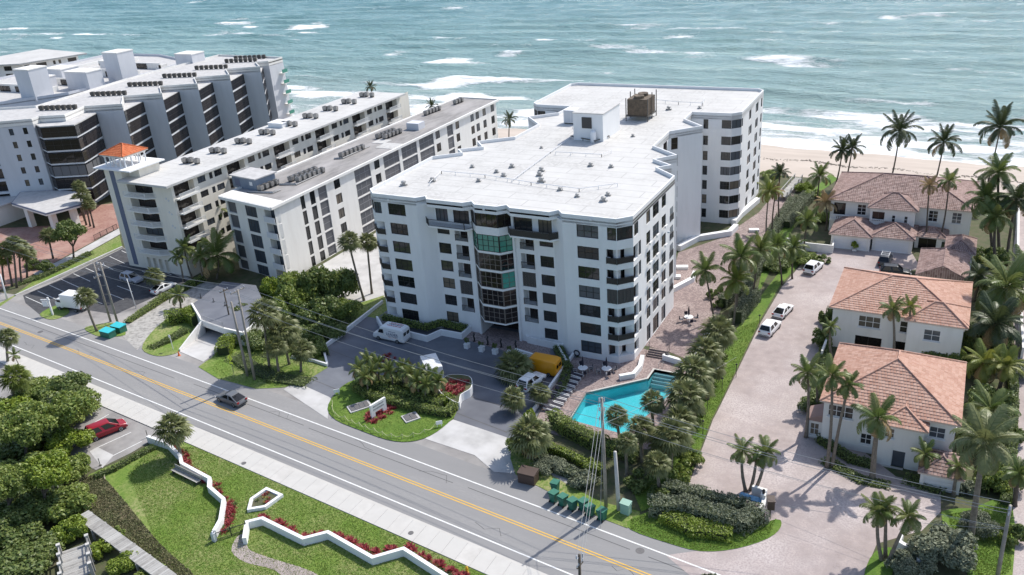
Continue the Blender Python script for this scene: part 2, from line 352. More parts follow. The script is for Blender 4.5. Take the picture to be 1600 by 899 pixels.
sheet('stamped_drive',Q([(186,520),(205,505),(268,466),(318,440),(345,446),(300,478),(262,500),(232,528),(214,548)]),.028,M['stamped'])
def kerb_lawn(name,px,m='grass',dz=.07,n=3,label=None):
    return sheet(name,smooth_poly(Q(px),n),dz,M[m])
kerb_lawn('verge_island',[(62,492),(82,480),(98,478),(109,488),(95,497),(78,500)])
kerb_lawn('verge_island',[(132,514),(150,508),(176,505),(190,512),(196,524),(168,527),(150,525)])
kerb_lawn('planted_verge',[(222,545),(235,522),(262,498),(300,478),(316,508),(300,530),(282,549),(262,556),(240,556)])
sheet('garage_ramp',Q([(279,549),(318,566),(352,540),(352,522),(318,506),(300,530)]),.05,M['conc_drive'])
sheet('verge_lawn',smooth_poly(Q([(310,574),(330,560),(345,545),(380,520),(480,500),(600,462),(600,470),(505,545),(512,575),(488,590),(445,606),(400,608),(340,592)]),1),.055,M['grass'])
# courtyard of the white tower block, its entrance aprons
sheet('courtyard',Q([(452,600),(512,572),(506,546),(598,470),(640,455),(900,500),(900,560),(858,620),(815,690),(812,735),(720,690),(705,640),(600,600),(545,600),(518,650),(448,612)]),.02,M['court'])
sheet('entrance_apron',Q([(443,609),(463,598),(517,622),(512,655)]),.035,M['conc_drive'])
sheet('entrance_apron',Q([(664,686),(708,656),(792,684),(803,740),(772,738),(742,712)]),.035,M['conc_drive'])
for a,b_ in (((463,583),(548,618)),((510,545),(556,563)),((735,620),(800,640)),((714,646),(792,676))):
    A,Bp=G(*a),G(*b_); d=(Bp-A).normalized(); n=Vector((-d.y,d.x,0))*.05
    sheet('joint',[A-n,Bp-n,Bp+n,A+n],.027,M['metal_dark'],parent=bpy.data.objects['courtyard'])
sheet('entrance_paving',Q([(722,530),(742,508),(860,528),(860,565),(800,552)]),.03,M['paver_brown'])
ISL=smooth_poly(Q([(512,640),(522,618),(545,598),(585,590),(660,600),(712,622),(713,646),(700,662),(672,682),(640,691),(605,688),(560,672),(525,657)]),3)
sheet('island_lawn',ISL,.09,M['grass_lush'])
# pool deck, terrace, side lawn, paver drive
TER=Q([(1006,540),(1040,548),(1084,566),(1098,556),(1128,480),(1140,440),(1190,385),(1228,330),(1245,296),(1215,296),(1186,332),(1128,372),(1060,395),(1030,500)])
sheet('terrace',TER,.03,M['paver_brown'])
sheet('pool_deck',Q([(832,668),(884,562),(1005,545),(1086,572),(1108,600),(1040,704),(960,700),(900,690)]),.026,M['paver_brown'],holes=[POOL])
sheet('verge_lawn',Q([(1002,800),(1062,775),(1080,740),(1112,655),(1152,575),(1188,500),(1218,448),(1262,398),(1240,396),(1195,455),(1150,515),(1105,600),(1060,700),(990,770)]),.045,M['grass_lush'])
sheet('verge_lawn',Q([(1180,470),(1215,400),(1262,320),(1282,300),(1310,280),(1296,272),(1240,330),(1196,400)]),.06,M['grass_lush'])
sheet('paver_drive',Q([(1040,868),(1110,858),(1200,820),(1180,790),(1075,762),(1114,656),(1154,576),(1190,502),(1222,448),(1262,402),(1300,384),(1420,388),(1440,420),(1320,440),(1302,500),(1282,560),(1268,640),(1400,745),(1470,760),(1470,800),(1440,830),(1370,850),(1350,899),(1400,980),(1150,960)]),.02,M['paver'])
sheet('side_road',Q([(1575,899),(1584,700),(1586,560),(1580,420),(1590,330),(1640,330),(1700,600),(1700,980),(1560,980)]),.015,M['paver'])
sheet('verge_lawn',smooth_poly(Q([(985,812),(1030,800),(1080,830),(1150,832),(1212,812),(1220,824),(1200,842),(1150,858),(1095,862),(1040,848),(985,828)]),3),.06,M['grass_lush'])
sheet('verge_lawn',smooth_poly(Q([(800,700),(860,742),(940,785),(1000,800),(980,826),(900,790),(840,760),(806,742)]),2),.05,M['grass'])
sheet('verge_lawn',smooth_poly(Q([(1352,890),(1368,862),(1392,856),(1400,875),(1380,930),(1350,930)]),2),.06,M['grass_lush'])
sheet('verge_lawn',smooth_poly(Q([(1470,800),(1520,795),(1580,780),(1582,899),(1540,930),(1490,860)]),2),.05,M['grass_lush'])
# beach
bx=np.concatenate([[-900,-500,-300],np.arange(-220,60,4.),[120,250,500]]); ts=np.linspace(0,1,26)
V=[];
zp=([0,.12,.3,.62,.8,1.0],[-1.0,-1.9,-2.3,-3.4,-4.3,-7.5])
for x in bx:
    for t in ts:
        y=186+(shore(x)+14-186)*t; V.append((x,y,np.interp(t,*zp)+.12*math.sin(x*.31+t*9)*math.sin(x*.13+5*t)*(0 if t<.05 else 1)))
nt_=len(ts); Fq=[(i*nt_+j,(i+1)*nt_+j,(i+1)*nt_+j+1,i*nt_+j+1) for i in range(len(bx)-1) for j in range(nt_-1)]
bo=inst('beach',npmesh('beach',V,Fq,M['sand'])); bo['kind']='structure'
# dark line of washed-up weed on the sand
b=MB()
for k in range(420):
    x=random.uniform(-60,40); y=shore(x)-11.5+1.2*math.sin(x*.35)+random.gauss(0,.5); t=(y-186)/(shore(x)+14-186); z=np.interp(t,*zp)
    s=random.uniform(.12,.4); a=random.uniform(0,3)
    b.lathe([(s,0),(s*.6,.12)],(x,y,z-.02),5)
wd=b.build('seaweed',M['leaf_brown']); wd['kind']='stuff'; tag(wd,'brown line of seaweed washed up along the sand','seaweed')
# sea
def lattice(seed):
    g=np.random.default_rng(seed).random((256,256)); 
    def f(u,v):
        iu=np.floor(u).astype(int); iv=np.floor(v).astype(int); a=u-iu; c=v-iv; a=a*a*(3-2*a); c=c*c*(3-2*c)
        w=lambda i,j:g[i%256,j%256]
        return (w(iu,iv)*(1-a)+w(iu+1,iv)*a)*(1-c)+(w(iu,iv+1)*(1-a)+w(iu+1,iv+1)*a)*c
    return f
N1,N2,N3,N4=lattice(1),lattice(2),lattice(3),lattice(4)
gx=np.concatenate([-np.geomspace(6000,930,10),np.arange(-900,200,1.7),np.geomspace(215,6000,12)])
gy=[198.]; st=.75
while gy[-1]<640: gy.append(gy[-1]+st); st=min(2.6,st*1.006)
gy=np.concatenate([np.array(gy),np.geomspace(655,9000,14)])
X,Y=np.meshgrid(gx,gy,indexing='ij'); S=Y-(216.3-.11*(np.maximum(X,-75)+17)+np.where(X>-75,0,.03*(X+75)))    # distance off shore
wig=6*(N1(X*.012,Y*.02)-.5)+2.2*(N2(X*.05,Y*.06)-.5)
far=np.clip(S/60,0.12,1)
H=np.zeros_like(X)
for i,(L,a,d) in enumerate(((19,.34,.02),(11,.24,-.06),(6.5,.15,.10),(28,.30,-.03),(4.2,.09,-.16))):
    ph=2*math.pi*(S+d*X+wig*(1.5 if L>9 else .8))/L+i*1.7; w=np.sin(ph); am=.25+1.5*np.clip(N3(X*.02+i*7,Y*.03+i*3)-.15,0,1)
    H+=a*am*(np.exp(1.1*(w-1))*2.2-1)
H+=.22*(N4(X*.35,Y*.5)-.5)+.35*(N2(X*.12,Y*.22)-.5)
H*=1.45*far*np.clip((9000-Y)/8000,0,1)
# foam: surf zone near the sand, breaking lines, drifting patches
surf=np.clip(1.5-S/46,0,1)*(.50+.60*N1(X*.035,S*.09+3)+.3*np.clip(1-S/14,0,1))*np.where(X>-95,1,.72)
lines=np.clip(np.sin(2*math.pi*(S+wig*2.2)/17)-.35,0,1)*np.clip(1.25-S/75,0,1)*np.clip(N2(X*.022,S*.05)*2.6-.85,0,1)
cap=np.clip(N3(X*.05+40,S*.12)-.53,0,1)*3.6*np.clip(N4(X*.012,Y*.018)*2-.45,0,1)*np.clip(1.4-S/450,0.35,1)
FO=np.clip(surf,0,1)*.95+lines*.9+cap*.7
def fpatch(px,py,rx,ry,amp):
    p=at_z(px,py,SEA_Z); c=(Y-p.y+.06*(X-p.x)+.25*wig)/ry; d=(X-p.x)/rx; return amp*np.exp(-(d*d+c*c))
for q in ((75,52,26,9,.9),(40,44,18,5,.8),(480,45,14,3.5,.8),(500,43,7,3,.6),(690,58,12,3,.9),(845,62,8,4,.8),(690,97,7,5,.9),(730,124,7,5,.9),(745,120,5,3,.6),(960,73,18,4,.9),(1010,80,16,5,.9),(1100,82,14,4,.7),(1210,93,18,6,1.0),(1260,100,10,4,.8),(950,115,12,3,.8),(1500,107,8,3,.7),(1560,55,22,2.2,.6),(1430,73,16,2.5,.5),(1300,48,10,2,.5),(1580,113,8,3,.7),(580,95,9,3,.4),(320,55,16,3,.4),(480,122,10,3,.7),(450,135,14,4,.8),(620,130,16,4,.5),(560,150,24,7,.6),(900,128,16,4,.6),(1400,160,20,3,.5)): FO+=fpatch(*q)
FO=np.clip(FO,0,1.4)
ni,nj=X.shape; V=np.stack([X,Y,SEA_Z+H],-1).reshape(-1,3); ii,jj=np.meshgrid(np.arange(ni-1),np.arange(nj-1),indexing='ij'); a=(ii*nj+jj).ravel()
m=bpy.data.materials.new('sea_water'); m.use_nodes=True; t=m.node_tree; pb=t.nodes['Principled BSDF']
ge=nd(t,'ShaderNodeNewGeometry'); sp=nd(t,'ShaderNodeSeparateXYZ'); t.links.new(ge.outputs['Position'],sp.inputs[0])
off=nd(t,'ShaderNodeMath',operation='MULTIPLY_ADD'); t.links.new(sp.outputs['X'],off.inputs[0]); off.inputs[1].default_value=.11; t.links.new(sp.outputs['Y'],off.inputs[2])
mp=nd(t,'ShaderNodeMapping'); mp.inputs['Scale'].default_value=(.35,1,1); mp.inputs['Rotation'].default_value=(0,0,.11); t.links.new(ge.outputs['Position'],mp.inputs[0])
def nz(sc,dt,vec=mp.outputs[0],ro=.62):
    n=nd(t,'ShaderNodeTexNoise'); n.inputs['Scale'].default_value=sc; n.inputs['Detail'].default_value=dt; n.inputs['Roughness'].default_value=ro; t.links.new(vec,n.inputs['Vector']); return n.outputs['Fac']
def mth(op,a,b):
    n=nd(t,'ShaderNodeMath',operation=op)
    for i,q in enumerate((a,b)):
        if isinstance(q,(int,float)): n.inputs[i].default_value=q
        else: t.links.new(q,n.inputs[i])
    return n.outputs[0]
cr=nd(t,'ShaderNodeValToRGB'); mr=nd(t,'ShaderNodeMapRange'); mr.inputs['From Min'].default_value=210; mr.inputs['From Max'].default_value=560
t.links.new(mth('ADD',off.outputs[0],mth('MULTIPLY',mth('SUBTRACT',nz(.02,3),.5),110.)),mr.inputs['Value']); t.links.new(mr.outputs[0],cr.inputs[0])
e=cr.color_ramp.elements; e[0].position=0; e[0].color=(.31,.39,.37,1); e[1].position=1; e[1].color=(.09,.22,.24,1)
q=e.new(.12); q.color=(.22,.34,.325,1); q=e.new(.4); q.color=(.165,.30,.298,1)
at=nd(t,'ShaderNodeAttribute',attribute_name='foam')
lace=mth('ADD',mth('MULTIPLY',nz(.22,9,ro=.72),1.0),mth('MULTIPLY',nz(1.3,5,ro=.7),.45))
fr=nd(t,'ShaderNodeMapRange'); fr.inputs['From Min'].default_value=1.06; fr.inputs['From Max'].default_value=1.34; fr.interpolation_type='SMOOTHSTEP'
t.links.new(mth('ADD',mth('MULTIPLY',at.outputs['Fac'],.62),lace),fr.inputs['Value'])
mx=nd(t,'ShaderNodeMix',data_type='RGBA'); t.links.new(fr.outputs[0],mx.inputs['Factor']); t.links.new(cr.outputs[0],mx.inputs['A']); mx.inputs['B'].default_value=(.86,.88,.88,1)
t.links.new(mx.outputs['Result'],pb.inputs['Base Color'])
rr=nd(t,'ShaderNodeMapRange'); rr.inputs['To Min'].default_value=.22; rr.inputs['To Max'].default_value=.9; t.links.new(fr.outputs[0],rr.inputs['Value']); t.links.new(rr.outputs[0],pb.inputs['Roughness'])
pb.inputs['Specular IOR Level'].default_value=.35
bp=nd(t,'ShaderNodeBump'); bp.inputs['Strength'].default_value=1.0; bp.inputs['Distance'].default_value=1.6
t.links.new(mth('ADD',nz(.32,9,ro=.7),mth('MULTIPLY',fr.outputs[0],.25)),bp.inputs['Height']); t.links.new(bp.outputs[0],pb.inputs['Normal'])
seao=inst('sea',npmesh('sea',V,np.stack([a,a+nj,a+nj+1,a+1],-1),m,FO.ravel())); seao['kind']='structure'
seao.data.polygons.foreach_set('use_smooth',[True]*len(seao.data.polygons))
# ================================================================== BUILDING KIT
_wc={}
def win_mesh(w,h,nx,nz,fr,gl,fw=.07,zbar=None):
    k=(round(w,2),round(h,2),nx,nz,fr,gl,zbar)
    if k not in _wc:
        b=MB(); d=.09
        b.box(0,w,-d,0,0,fw); b.box(0,w,-d,0,h-fw,h); b.box(0,fw,-d,0,fw,h-fw); b.box(w-fw,w,-d,0,fw,h-fw)
        for i in range(1,nx): x=w*i/nx; b.box(x-.035,x+.035,-d*.8,0,fw,h-fw)
        for i in range(1,nz): z=h*i/nz; b.box(fw,w-fw,-d*.7,0,z-.03,z+.03)
        g=MB(); 
        for i in range(nx):
            for j in range(nz):
                g.quad((w*i/nx+.02,-.03,h*j/nz+.02),(w*(i+1)/nx-.02,-.03,h*j/nz+.02),(w*(i+1)/nx-.02,-.03-.012*((i+j)%2),h*(j+1)/nz-.02),(w*i/nx+.02,-.03,h*(j+1)/nz-.02))
        _wc[k]=(b.mesh('window',M[fr]),g.mesh('pane',M[gl]))
    return _wc[k]
def window(root,p,rz,w,h,nx=2,nz=2,fr='frame',gl='glass',name='window'):
    a,g=win_mesh(w,h,nx,nz,fr,gl)
    o=inst(name,a,root,Vector(p)-root.location,(0,0,rz)); inst('pane',g,o); return o
def railing(root,p,rz,w,h=1.0,m='rail_dark',step=.13,name='balcony_railing',solid=None):
    k=('rail',round(w,2),h,m,step,solid)
    if k not in _wc:
        b=MB(); b.box(0,w,-.03,.03,h-.06,h); b.box(0,w,-.02,.02,.06,.1)
        n=max(2,int(w/step))
        pw=.03 if m=='rail_white' else .013
        for i in range(n+1): x=w*i/n; b.box(max(0,x-pw),min(w,x+pw),-.012,.012,.1,h-.06)
        for x in (0,w-.06): b.box(x,x+.06,-.035,.035,0,h+.02)
        if solid: b.box(.05,w-.05,-.005,.005,.12,h-.1)
        _wc[k]=b.mesh(name,M[m])
    return inst(name,_wc[k],root,Vector(p)-root.location,(0,0,rz))
def panel(root,name,m,p,rz,w,h,d=.06,slats=0):
    k=('pan',round(w,2),round(h,2),m,d,slats)
    if k not in _wc:
        b=MB()
        if slats:
            for i in range(slats): b.box(w*i/slats+.01,w*(i+1)/slats-.01,-d if i%2 else -d*.5,0,0,h)
        else: b.box(0,w,-d,0,0,h)
        _wc[k]=b.mesh(name,M[m])
    return inst(name,_wc[k],root,Vector(p)-root.location,(0,0,rz))
class Facade:
    """a flat wall from A to B (outside on its right-hand side) with rectangular openings"""
    def __init__(s,mb,A,B,z0,z1):
        s.mb=mb; s.A=Vector((A[0],A[1],0)); B=Vector((B[0],B[1],0)); s.L=(B-s.A).length; s.u=(B-s.A)/s.L; s.n=Vector((s.u.y,-s.u.x,0)); s.z0=z0; s.z1=z1; s.op=[]; s.rz=math.atan2(s.u.y,s.u.x)
    def P(s,u,z,d=0): q=s.A+s.u*u-s.n*d; return Vector((q.x,q.y,z))
    def hole(s,u0,u1,z0,z1,d=.18): s.op.append((max(u0,.02),min(u1,s.L-.02),max(z0,s.z0+.01),min(z1,s.z1-.01),d)); return s.op[-1]
    def win(s,root,u0,u1,z0,z1,nx=2,nz=2,fr='frame',gl='glass',d=.18,name='window'):
        if gl=='glass': gl=random.choices(('glass','glass_curtain','glass_blue'),(.72,.14,.14))[0]
        u0,u1,z0,z1,_=s.hole(u0,u1,z0,z1,d); return window(root,s.P(u0,z0,d-.02),s.rz,u1-u0,z1-z0,nx,nz,fr,gl,name)
    def balc(s,root,u0,u1,z0,z1,d=1.5,rail='rail_dark',door='glass',fr='frame',solid=None,rh=1.0,nx=2,proud=0.05):
        u0,u1,z0,z1,_=s.hole(u0,u1,z0,z1,d)
        window(root,s.P(u0+.25,z0+.02,d-.02),s.rz,u1-u0-.5,min(2.15,z1-z0-.2),nx,1,fr,door,'sliding_door')
        if rail: railing(root,s.P(u0,z0,-proud),s.rz,u1-u0,rh,rail,solid=solid)
    def done(s):
        us=sorted({0,s.L,*[o[0] for o in s.op],*[o[1] for o in s.op]}); zs=sorted({s.z0,s.z1,*[o[2] for o in s.op],*[o[3] for o in s.op]})
        for i in range(len(us)-1):
            if us[i+1]-us[i]<1e-4: continue
            j=0
            while j<len(zs)-1:
                um=(us[i]+us[i+1])/2
                ins=lambda jj:any(o[0]<um<o[1] and o[2]<(zs[jj]+zs[jj+1])/2<o[3] for o in s.op)
                if ins(j): j+=1; continue
                k=j
                while k+1<len(zs)-1 and not ins(k+1): k+=1
                s.mb.quad(s.P(us[i],zs[j]),s.P(us[i+1],zs[j]),s.P(us[i+1],zs[k+1]),s.P(us[i],zs[k+1])); j=k+1
        for u0,u1,z0,z1,d in s.op:
            P=s.P
            s.mb.quad(P(u0,z0),P(u1,z0),P(u1,z0,d),P(u0,z0,d)); s.mb.quad(P(u0,z1),P(u0,z1,d),P(u1,z1,d),P(u1,z1))
            s.mb.quad(P(u0,z0),P(u0,z0,d),P(u0,z1,d),P(u0,z1)); s.mb.quad(P(u1,z0),P(u1,z1),P(u1,z1,d),P(u1,z0,d))
            s.mb.quad(P(u0,z0,d),P(u1,z0,d),P(u1,z1,d),P(u0,z1,d))
def inset_poly(poly,d):
    n=len(poly); ar=sum(poly[i][0]*poly[(i+1)%n][1]-poly[(i+1)%n][0]*poly[i][1] for i in range(n)); sg=1 if ar>0 else -1; out=[]
    for i in range(n):
        a,b,c=Vector(poly[i-1][:2]),Vector(poly[i][:2]),Vector(poly[(i+1)%n][:2]); e1=(b-a).normalized(); e2=(c-b).normalized()
        n1=Vector((-e1.y,e1.x))*sg; n2=Vector((-e2.y,e2.x))*sg; m_=(n1+n2); m_=m_/max(.35,m_.length_squared)*2 if m_.length>1e-6 else n1
        out.append(b+m_*d*.5*1.0 if m_.length<3 else b+n1*d)
    return out
def roof_with_parapet(root,poly,zr,zt,th,mroof,mwall,zface=None,cap=None):
    b=MB(); b.prism(poly,zr-.25,zr); b.build('roof',M[mroof],root,-root.location)
    ip=inset_poly(poly,th); b=MB(); zf=zr-.25 if zface is None else zface; n=len(poly)
    ar=sum(poly[i][0]*poly[(i+1)%n][1]-poly[(i+1)%n][0]*poly[i][1] for i in range(n)); 
    for i in range(n):
        j=(i+1)%n; a,c=poly[i],poly[j]; ia,ic=ip[i],ip[j]
        if ar<0: a,c,ia,ic=c,a,ic,ia
        o=.012
        b.quad((a[0],a[1],zf),(c[0],c[1],zf),(c[0],c[1],zt),(a[0],a[1],zt)); b.quad((a[0],a[1],zt),(c[0],c[1],zt),(ic[0],ic[1],zt),(ia[0],ia[1],zt)); b.quad((ia[0],ia[1],zt),(ic[0],ic[1],zt),(ic[0],ic[1],zr-.1),(ia[0],ia[1],zr-.1))
    return b.build('parapet',M[mwall],root,-root.location)
# ------------------------------------------------------------------ WHITE CONDOMINIUM BLOCK
CX=-58.2
ORD='first second third fourth fifth sixth seventh eighth ninth tenth eleventh twelfth thirteenth fourteenth fifteenth sixteenth seventeenth eighteenth nineteenth twentieth'.split()
root=empty('condominium',(CX,137,-1),0,'big white seven-storey condominium with chamfered corners and faceted glass bay over the entrance','building')
mir=lambda p:(2*CX-p[0],p[1])
half=[(-56.45,98.75),(-55.4,99.8),(-54.4,98.85),(-48.4,98.85),(-47.5,99.95),(-46.5,98.85),(-38.8,98.9),(-37.1,100.6),(-37.1,118.4),(-40.9,121.7),(-39.2,123.4),(-42.7,125.8),(-40.0,128.8),(-45.3,133.0),(-45.6,142.1),(-41.1,146.9),(-45.6,151.1),(-45.8,156.3),(-38.4,156.5),(-36.9,158.0),(-37.1,176.4),(-38.4,177.7)]
RO=half+[mir(p) for p in reversed(half)]
roof_with_parapet(root,RO,20.0,20.55,.42,'white_roof','white',19.32)
wall=MB(); HE=[19.25-2.9*k for k in range(7)]; HE[1:]=[16.15,13.2,10.33,7.47,4.62,1.75]; Z0=-1.2; ZT=19.6
def rows(fac,u0,u1,h=1.75,nx=3,nz=2,ks=range(7),gl='glass',rnd=True):
    for k in ks:
        hh=min(h,HE[k]+.9) if k<6 else min(h,2.4)
        r=random.random(); g=gl
        if rnd and r<.16: g='screen'
        fac.win(root,u0,u1,HE[k]-hh,HE[k],nx,nz,'frame',g)
for side in (1,-1):
    mx=(lambda p:p) if side==1 else mir
    def F(a,b,z0=Z0,z1=ZT):
        a,b=mx(a),mx(b)
        return Facade(wall,a,b,z0,z1) if side==1 else Facade(wall,b,a,z0,z1)
    U=lambda f,u0,u1:(u0,u1) if side==1 else (f.L-u1,f.L-u0)
    # inner recessed wall beside the bay
    f=F((-55.0,100.3),(-48.6,100.3)); L0=-55.0
    for k in range(1,7):
        h=.75 if k==1 else 1.7; zt=15.5 if k==1 else HE[k]+.1
        f.win(root,*U(f,-50.85-L0,-48.75-L0),zt-h,zt,2,2,'frame','glass')
        if k<6:
            u=U(f,-53.9-L0,-51.75-L0); zb=HE[k]-2.2; 
            if (side,k) in ((-1,4),(1,3)): f.hole(*u,zb,HE[k]+.1,.2); panel(root,'roller_shutter','shutter',f.P(u[0],zb,.12),f.rz,u[1]-u[0],HE[k]+.1-zb,.05,9)
            else: f.balc(root,*u,zb,HE[k]+(.1 if k>1 else -.6),1.3,'rail_dark','glass_dark')
    for a_,b_ in ((-54.7,-51.8),(-50.85,-48.8)):
        f.win(root,*U(f,a_-L0,b_-L0),16.75,18.8,3,1,'frame','glass',d=.15,name='sliding_door')
    f.done()
    f=F((-48.6,100.3),(-46.5,98.85)); f.done()
    f=F((-46.5,98.85),(-38.8,98.9)); L0=-46.5
    for k in range(7):
        hh=1.8 if k not in (3,) else 1.85; g='screen' if (side==1 and k==3) else 'glass'
        f.win(root,*U(f,-44.45-L0,-41.35-L0),HE[k]-hh,HE[k],3,2,'frame',g)
    f.win(root,*U(f,-40.1-L0,-38.82-L0),17.45,19.25,2,2); f2=F((-38.8,98.9),(-37.1,100.6)); f2.win(root,.06,f2.L-.06,17.45,19.25,3,2)
    for k in range(1,7):      # corner loggias
        zb=HE[k]-(2.1 if k<6 else 1.7); u=U(f,-40.3-L0,7.7); f.hole(*u,zb,HE[k],1.4); f2.hole(.0,f2.L,zb,HE[k],1.6)
        if side==1 and k==3:
            panel(root,'accordion_shutter','shutter',f.P(u[0],zb,-.02),f.rz,u[1]-u[0]-.02,HE[k]-zb,.06,6); panel(root,'accordion_shutter','shutter',f2.P(0,zb,-.02),f2.rz,f2.L,HE[k]-zb,.06,9)
        elif k<6:
            railing(root,f.P(u[0],zb,-.06),f.rz,u[1]-u[0],.95,'rail_dark',solid=1); railing(root,f2.P(0,zb,-.06),f2.rz,f2.L,.95,'rail_dark',solid=1)
            panel(root,'planter_box','white',f.P(u[0]+.02,zb,.1) if side==1 else f.P(u[1]-.6,zb,.1),f.rz,.55,.95,.12)
        window(root,f.P(u[0]+.05,zb+.02,1.36),f.rz,u[1]-u[0]-.1,HE[k]-zb-.1,1,1,'frame','glass_dark','sliding_door'); dg=f2.u*4.05; q0=(f2.A+f2.u*(f2.L/2)-f2.n*1.31)-dg/2; window(root,(q0.x,q0.y,zb+.02),f2.rz,4.05,HE[k]-zb-.06,4,1,'frame','glass_dark','sliding_door')  # second, diagonal dark glazing is added to darken the loggia, not a real door
    f.done(); f2.done()
    f=F((-37.1,100.6),(-37.1,118.4)); L0=100.6
    for k in range(7):
        z1=HE[k]; hh=1.85 if k<6 else 2.6
        f.win(root,*U(f,105.8-L0,107.4-L0),z1-hh,z1,1 if k<3 else 2,2); f.win(root,*U(f,108.5-L0,111.1-L0),z1-hh-.1,z1,2,2); f.win(root,*U(f,112.4-L0,114.3-L0),z1-hh,z1,1 if k%3==0 else 2,2)
        if side==1 and k in (1,2,3,4):
            for y in (106.2,109.2,112.9): panel(root,'sill_box','white',f.P(y-L0,z1-hh,-.25),f.rz,.9,.35,.22)
        if k in (0,): f.win(root,*U(f,101.0-L0,102.6-L0),17.45,19.25,2,2)
        else: f.hole(*U(f,.0,1.8),HE[k]-(2.1 if k<6 else 1.7),HE[k],1.3)
        if k in (1,2,4,5): f.win(root,*U(f,102.6-L0,103.6-L0),z1-2.1,z1,1,1,'frame','screen')
        if k in (1,2,3,5): f.balc(root,*U(f,116.2-L0,117.8-L0),z1-2.1,z1,1.2,'rail_dark','glass_dark')
        if k==4: u=U(f,116.0-L0,117.8-L0); f.hole(*u,z1-2.2,z1,.15); panel(root,'accordion_shutter','shutter',f.P(u[0],z1-2.2,.02),f.rz,u[1]-u[0],2.2,.06,8)
    f.done()
    zig=[(-37.1,118.4),(-40.9,121.7),(-39.2,123.4),(-42.7,125.8),(-40.0,128.8),(-45.3,133.0),(-45.6,142.1),(-41.1,146.9),(-45.6,151.1),(-45.8,156.3),(-38.4,156.5),(-36.9,158.0),(-37.1,176.4),(-38.4,177.7)]
    for i in range(len(zig)-1):
        f=F(zig[i],zig[i+1]); a,b_=zig[i],zig[i+1]
        if i==9:
            for k in range(7): f.win(root,*U(f,2.2,3.1),HE[k]-1.8,HE[k],1,2)
            for k in range(7): f.win(root,*U(f,5.6,7.38),HE[k]-1.6,HE[k],3,1 if k%2 else 2,'frame','screen' if k==3 else 'glass')
        elif i==10:
            for k in range(7): f.win(root,.04,f.L-.04,HE[k]-1.6,HE[k],2,1,'frame','screen' if k==3 else 'glass')
        elif i==11:
            for k in range(7):
                hh=1.8
                f.win(root,*U(f,.05,1.0),HE[k]-1.6,HE[k],1,1); f.win(root,*U(f,5.9,8.6 if k%2 else 7.8),HE[k]-hh,HE[k],2,2); f.win(root,*U(f,11.6,14.0),HE[k]-hh,HE[k],2,2); f.win(root,*U(f,16.4,17.6),HE[k]-hh,HE[k],1,2)
        elif i in (0,2,4):
            for k in range(6):
                if f.L>3.5: f.win(root,f.L*.3,f.L*.62,HE[k]-1.9,HE[k],1,2,'frame','glass_dark')
        elif i==5:
            for k in range(0,7,2): f.win(root,*U(f,5.6,7.8),HE[k]-4.2,HE[k],2,3,'frame','glass_dark')
        elif i==6:
            for k in range(7): f.win(root,*U(f,.4,1.7),HE[k]-2.1,HE[k],1,2,'frame','glass_dark')
        f.done()
    for (x0,y0,x1,y1),zs in (((-41.8,121.2,-39.4,123.9),(16.3,13.4,10.5,7.6)),((-43.4,125.6,-40.4,129.2),(16.3,13.4,10.5)),((-46.2,152,-44.2,156.4),(16.3,13.4))):
        for z in zs:
            b=MB(); pts=[mx(p) for p in ((x0,y0),(x1,y0+.6),(x1,y1-.6),(x0,y1))]; b.prism(pts,z-.2,z); bo=b.build('balcony',M['white'],root,-root.location)
            a,c=(pts[1],pts[2]) if side==1 else (pts[2],pts[1]); d=Vector(c)-Vector(a); railing(root,(a[0],a[1],z),math.atan2(d.y,d.x),d.length,1.0,'rail_dark')
    # top-floor balcony over the recess, with slab, railing
    b=MB(); pts=[mx(p) for p in ((-54.6,100.4),(-55.3,99.6),(-54.5,98.65),(-48.4,98.65),(-47.4,99.6),(-47.9,100.4))]; b.prism(pts,16.25,16.5); b.build('balcony',M['white'],root,-root.location)
    for i in (1,2,3):
        a,c=(pts[i],pts[i+1]) if side==1 else (pts[i+1],pts[i]); d=Vector(c)-Vector(a); railing(root,(a[0],a[1],16.5),math.atan2(d.y,d.x),d.length,1.05,'rail_dark',solid=(side==1) or None)
b_=Facade(wall,mir((-38.4,177.7)),(-58.2,177.7),Z0,ZT); 
f=Facade(wall,(-38.4,177.7),mir((-38.4,177.7)),Z0,ZT)
for k in range(7):
    for q in range(6): f.win(root,2+q*6.2,5.6+q*6.2,HE[k]-2,HE[k],3,1)
f.done()
# entrance bay: faceted glazing, storey by storey
bay=[(-61.4,100.3),(-59.95,98.8),(-56.45,98.8),(-55.0,100.3)]
levels=[(17.35,19.32,'glass_dark','frame',1),(13.6,16.15,'glass_green','frame',3),(10.75,13.25,'glass_dark','frame_light',3),(7.9,10.4,'glass_dark','frame_light',3),(5.05,7.55,'glass_dark','frame_light',3),(2.25,4.7,'glass_dark','frame_light',3)]
for li,(za,zb,gl,fr,nz) in enumerate(levels):
    for i in range(3):
        a,c=Vector(bay[i]),Vector(bay[i+1]); d=c-a; nx=4 if i==1 else 2
        g2='glass_green' if (li,i) in ((3,2),) else gl
        window(root,(a.x,a.y,za),math.atan2(d.y,d.x),d.length,zb-za,nx,nz,fr,g2,'bay_window')
    zt=levels[li-1][0] if li else 19.4
    wall.prism([(-61.45,100.6),(-61.45,100.28),(-59.98,98.72),(-56.42,98.72),(-54.95,100.28),(-54.95,100.6)],zb,zt)
wall.prism([(-61.45,100.6),(-61.45,100.28),(-59.98,98.72),(-56.42,98.72),(-54.95,100.28),(-54.95,100.6)],2.0,2.25)
for x in (-61.6,-54.8): wall.box(x-.16,x+.16,100.0,100.7,-1.2,19.3)
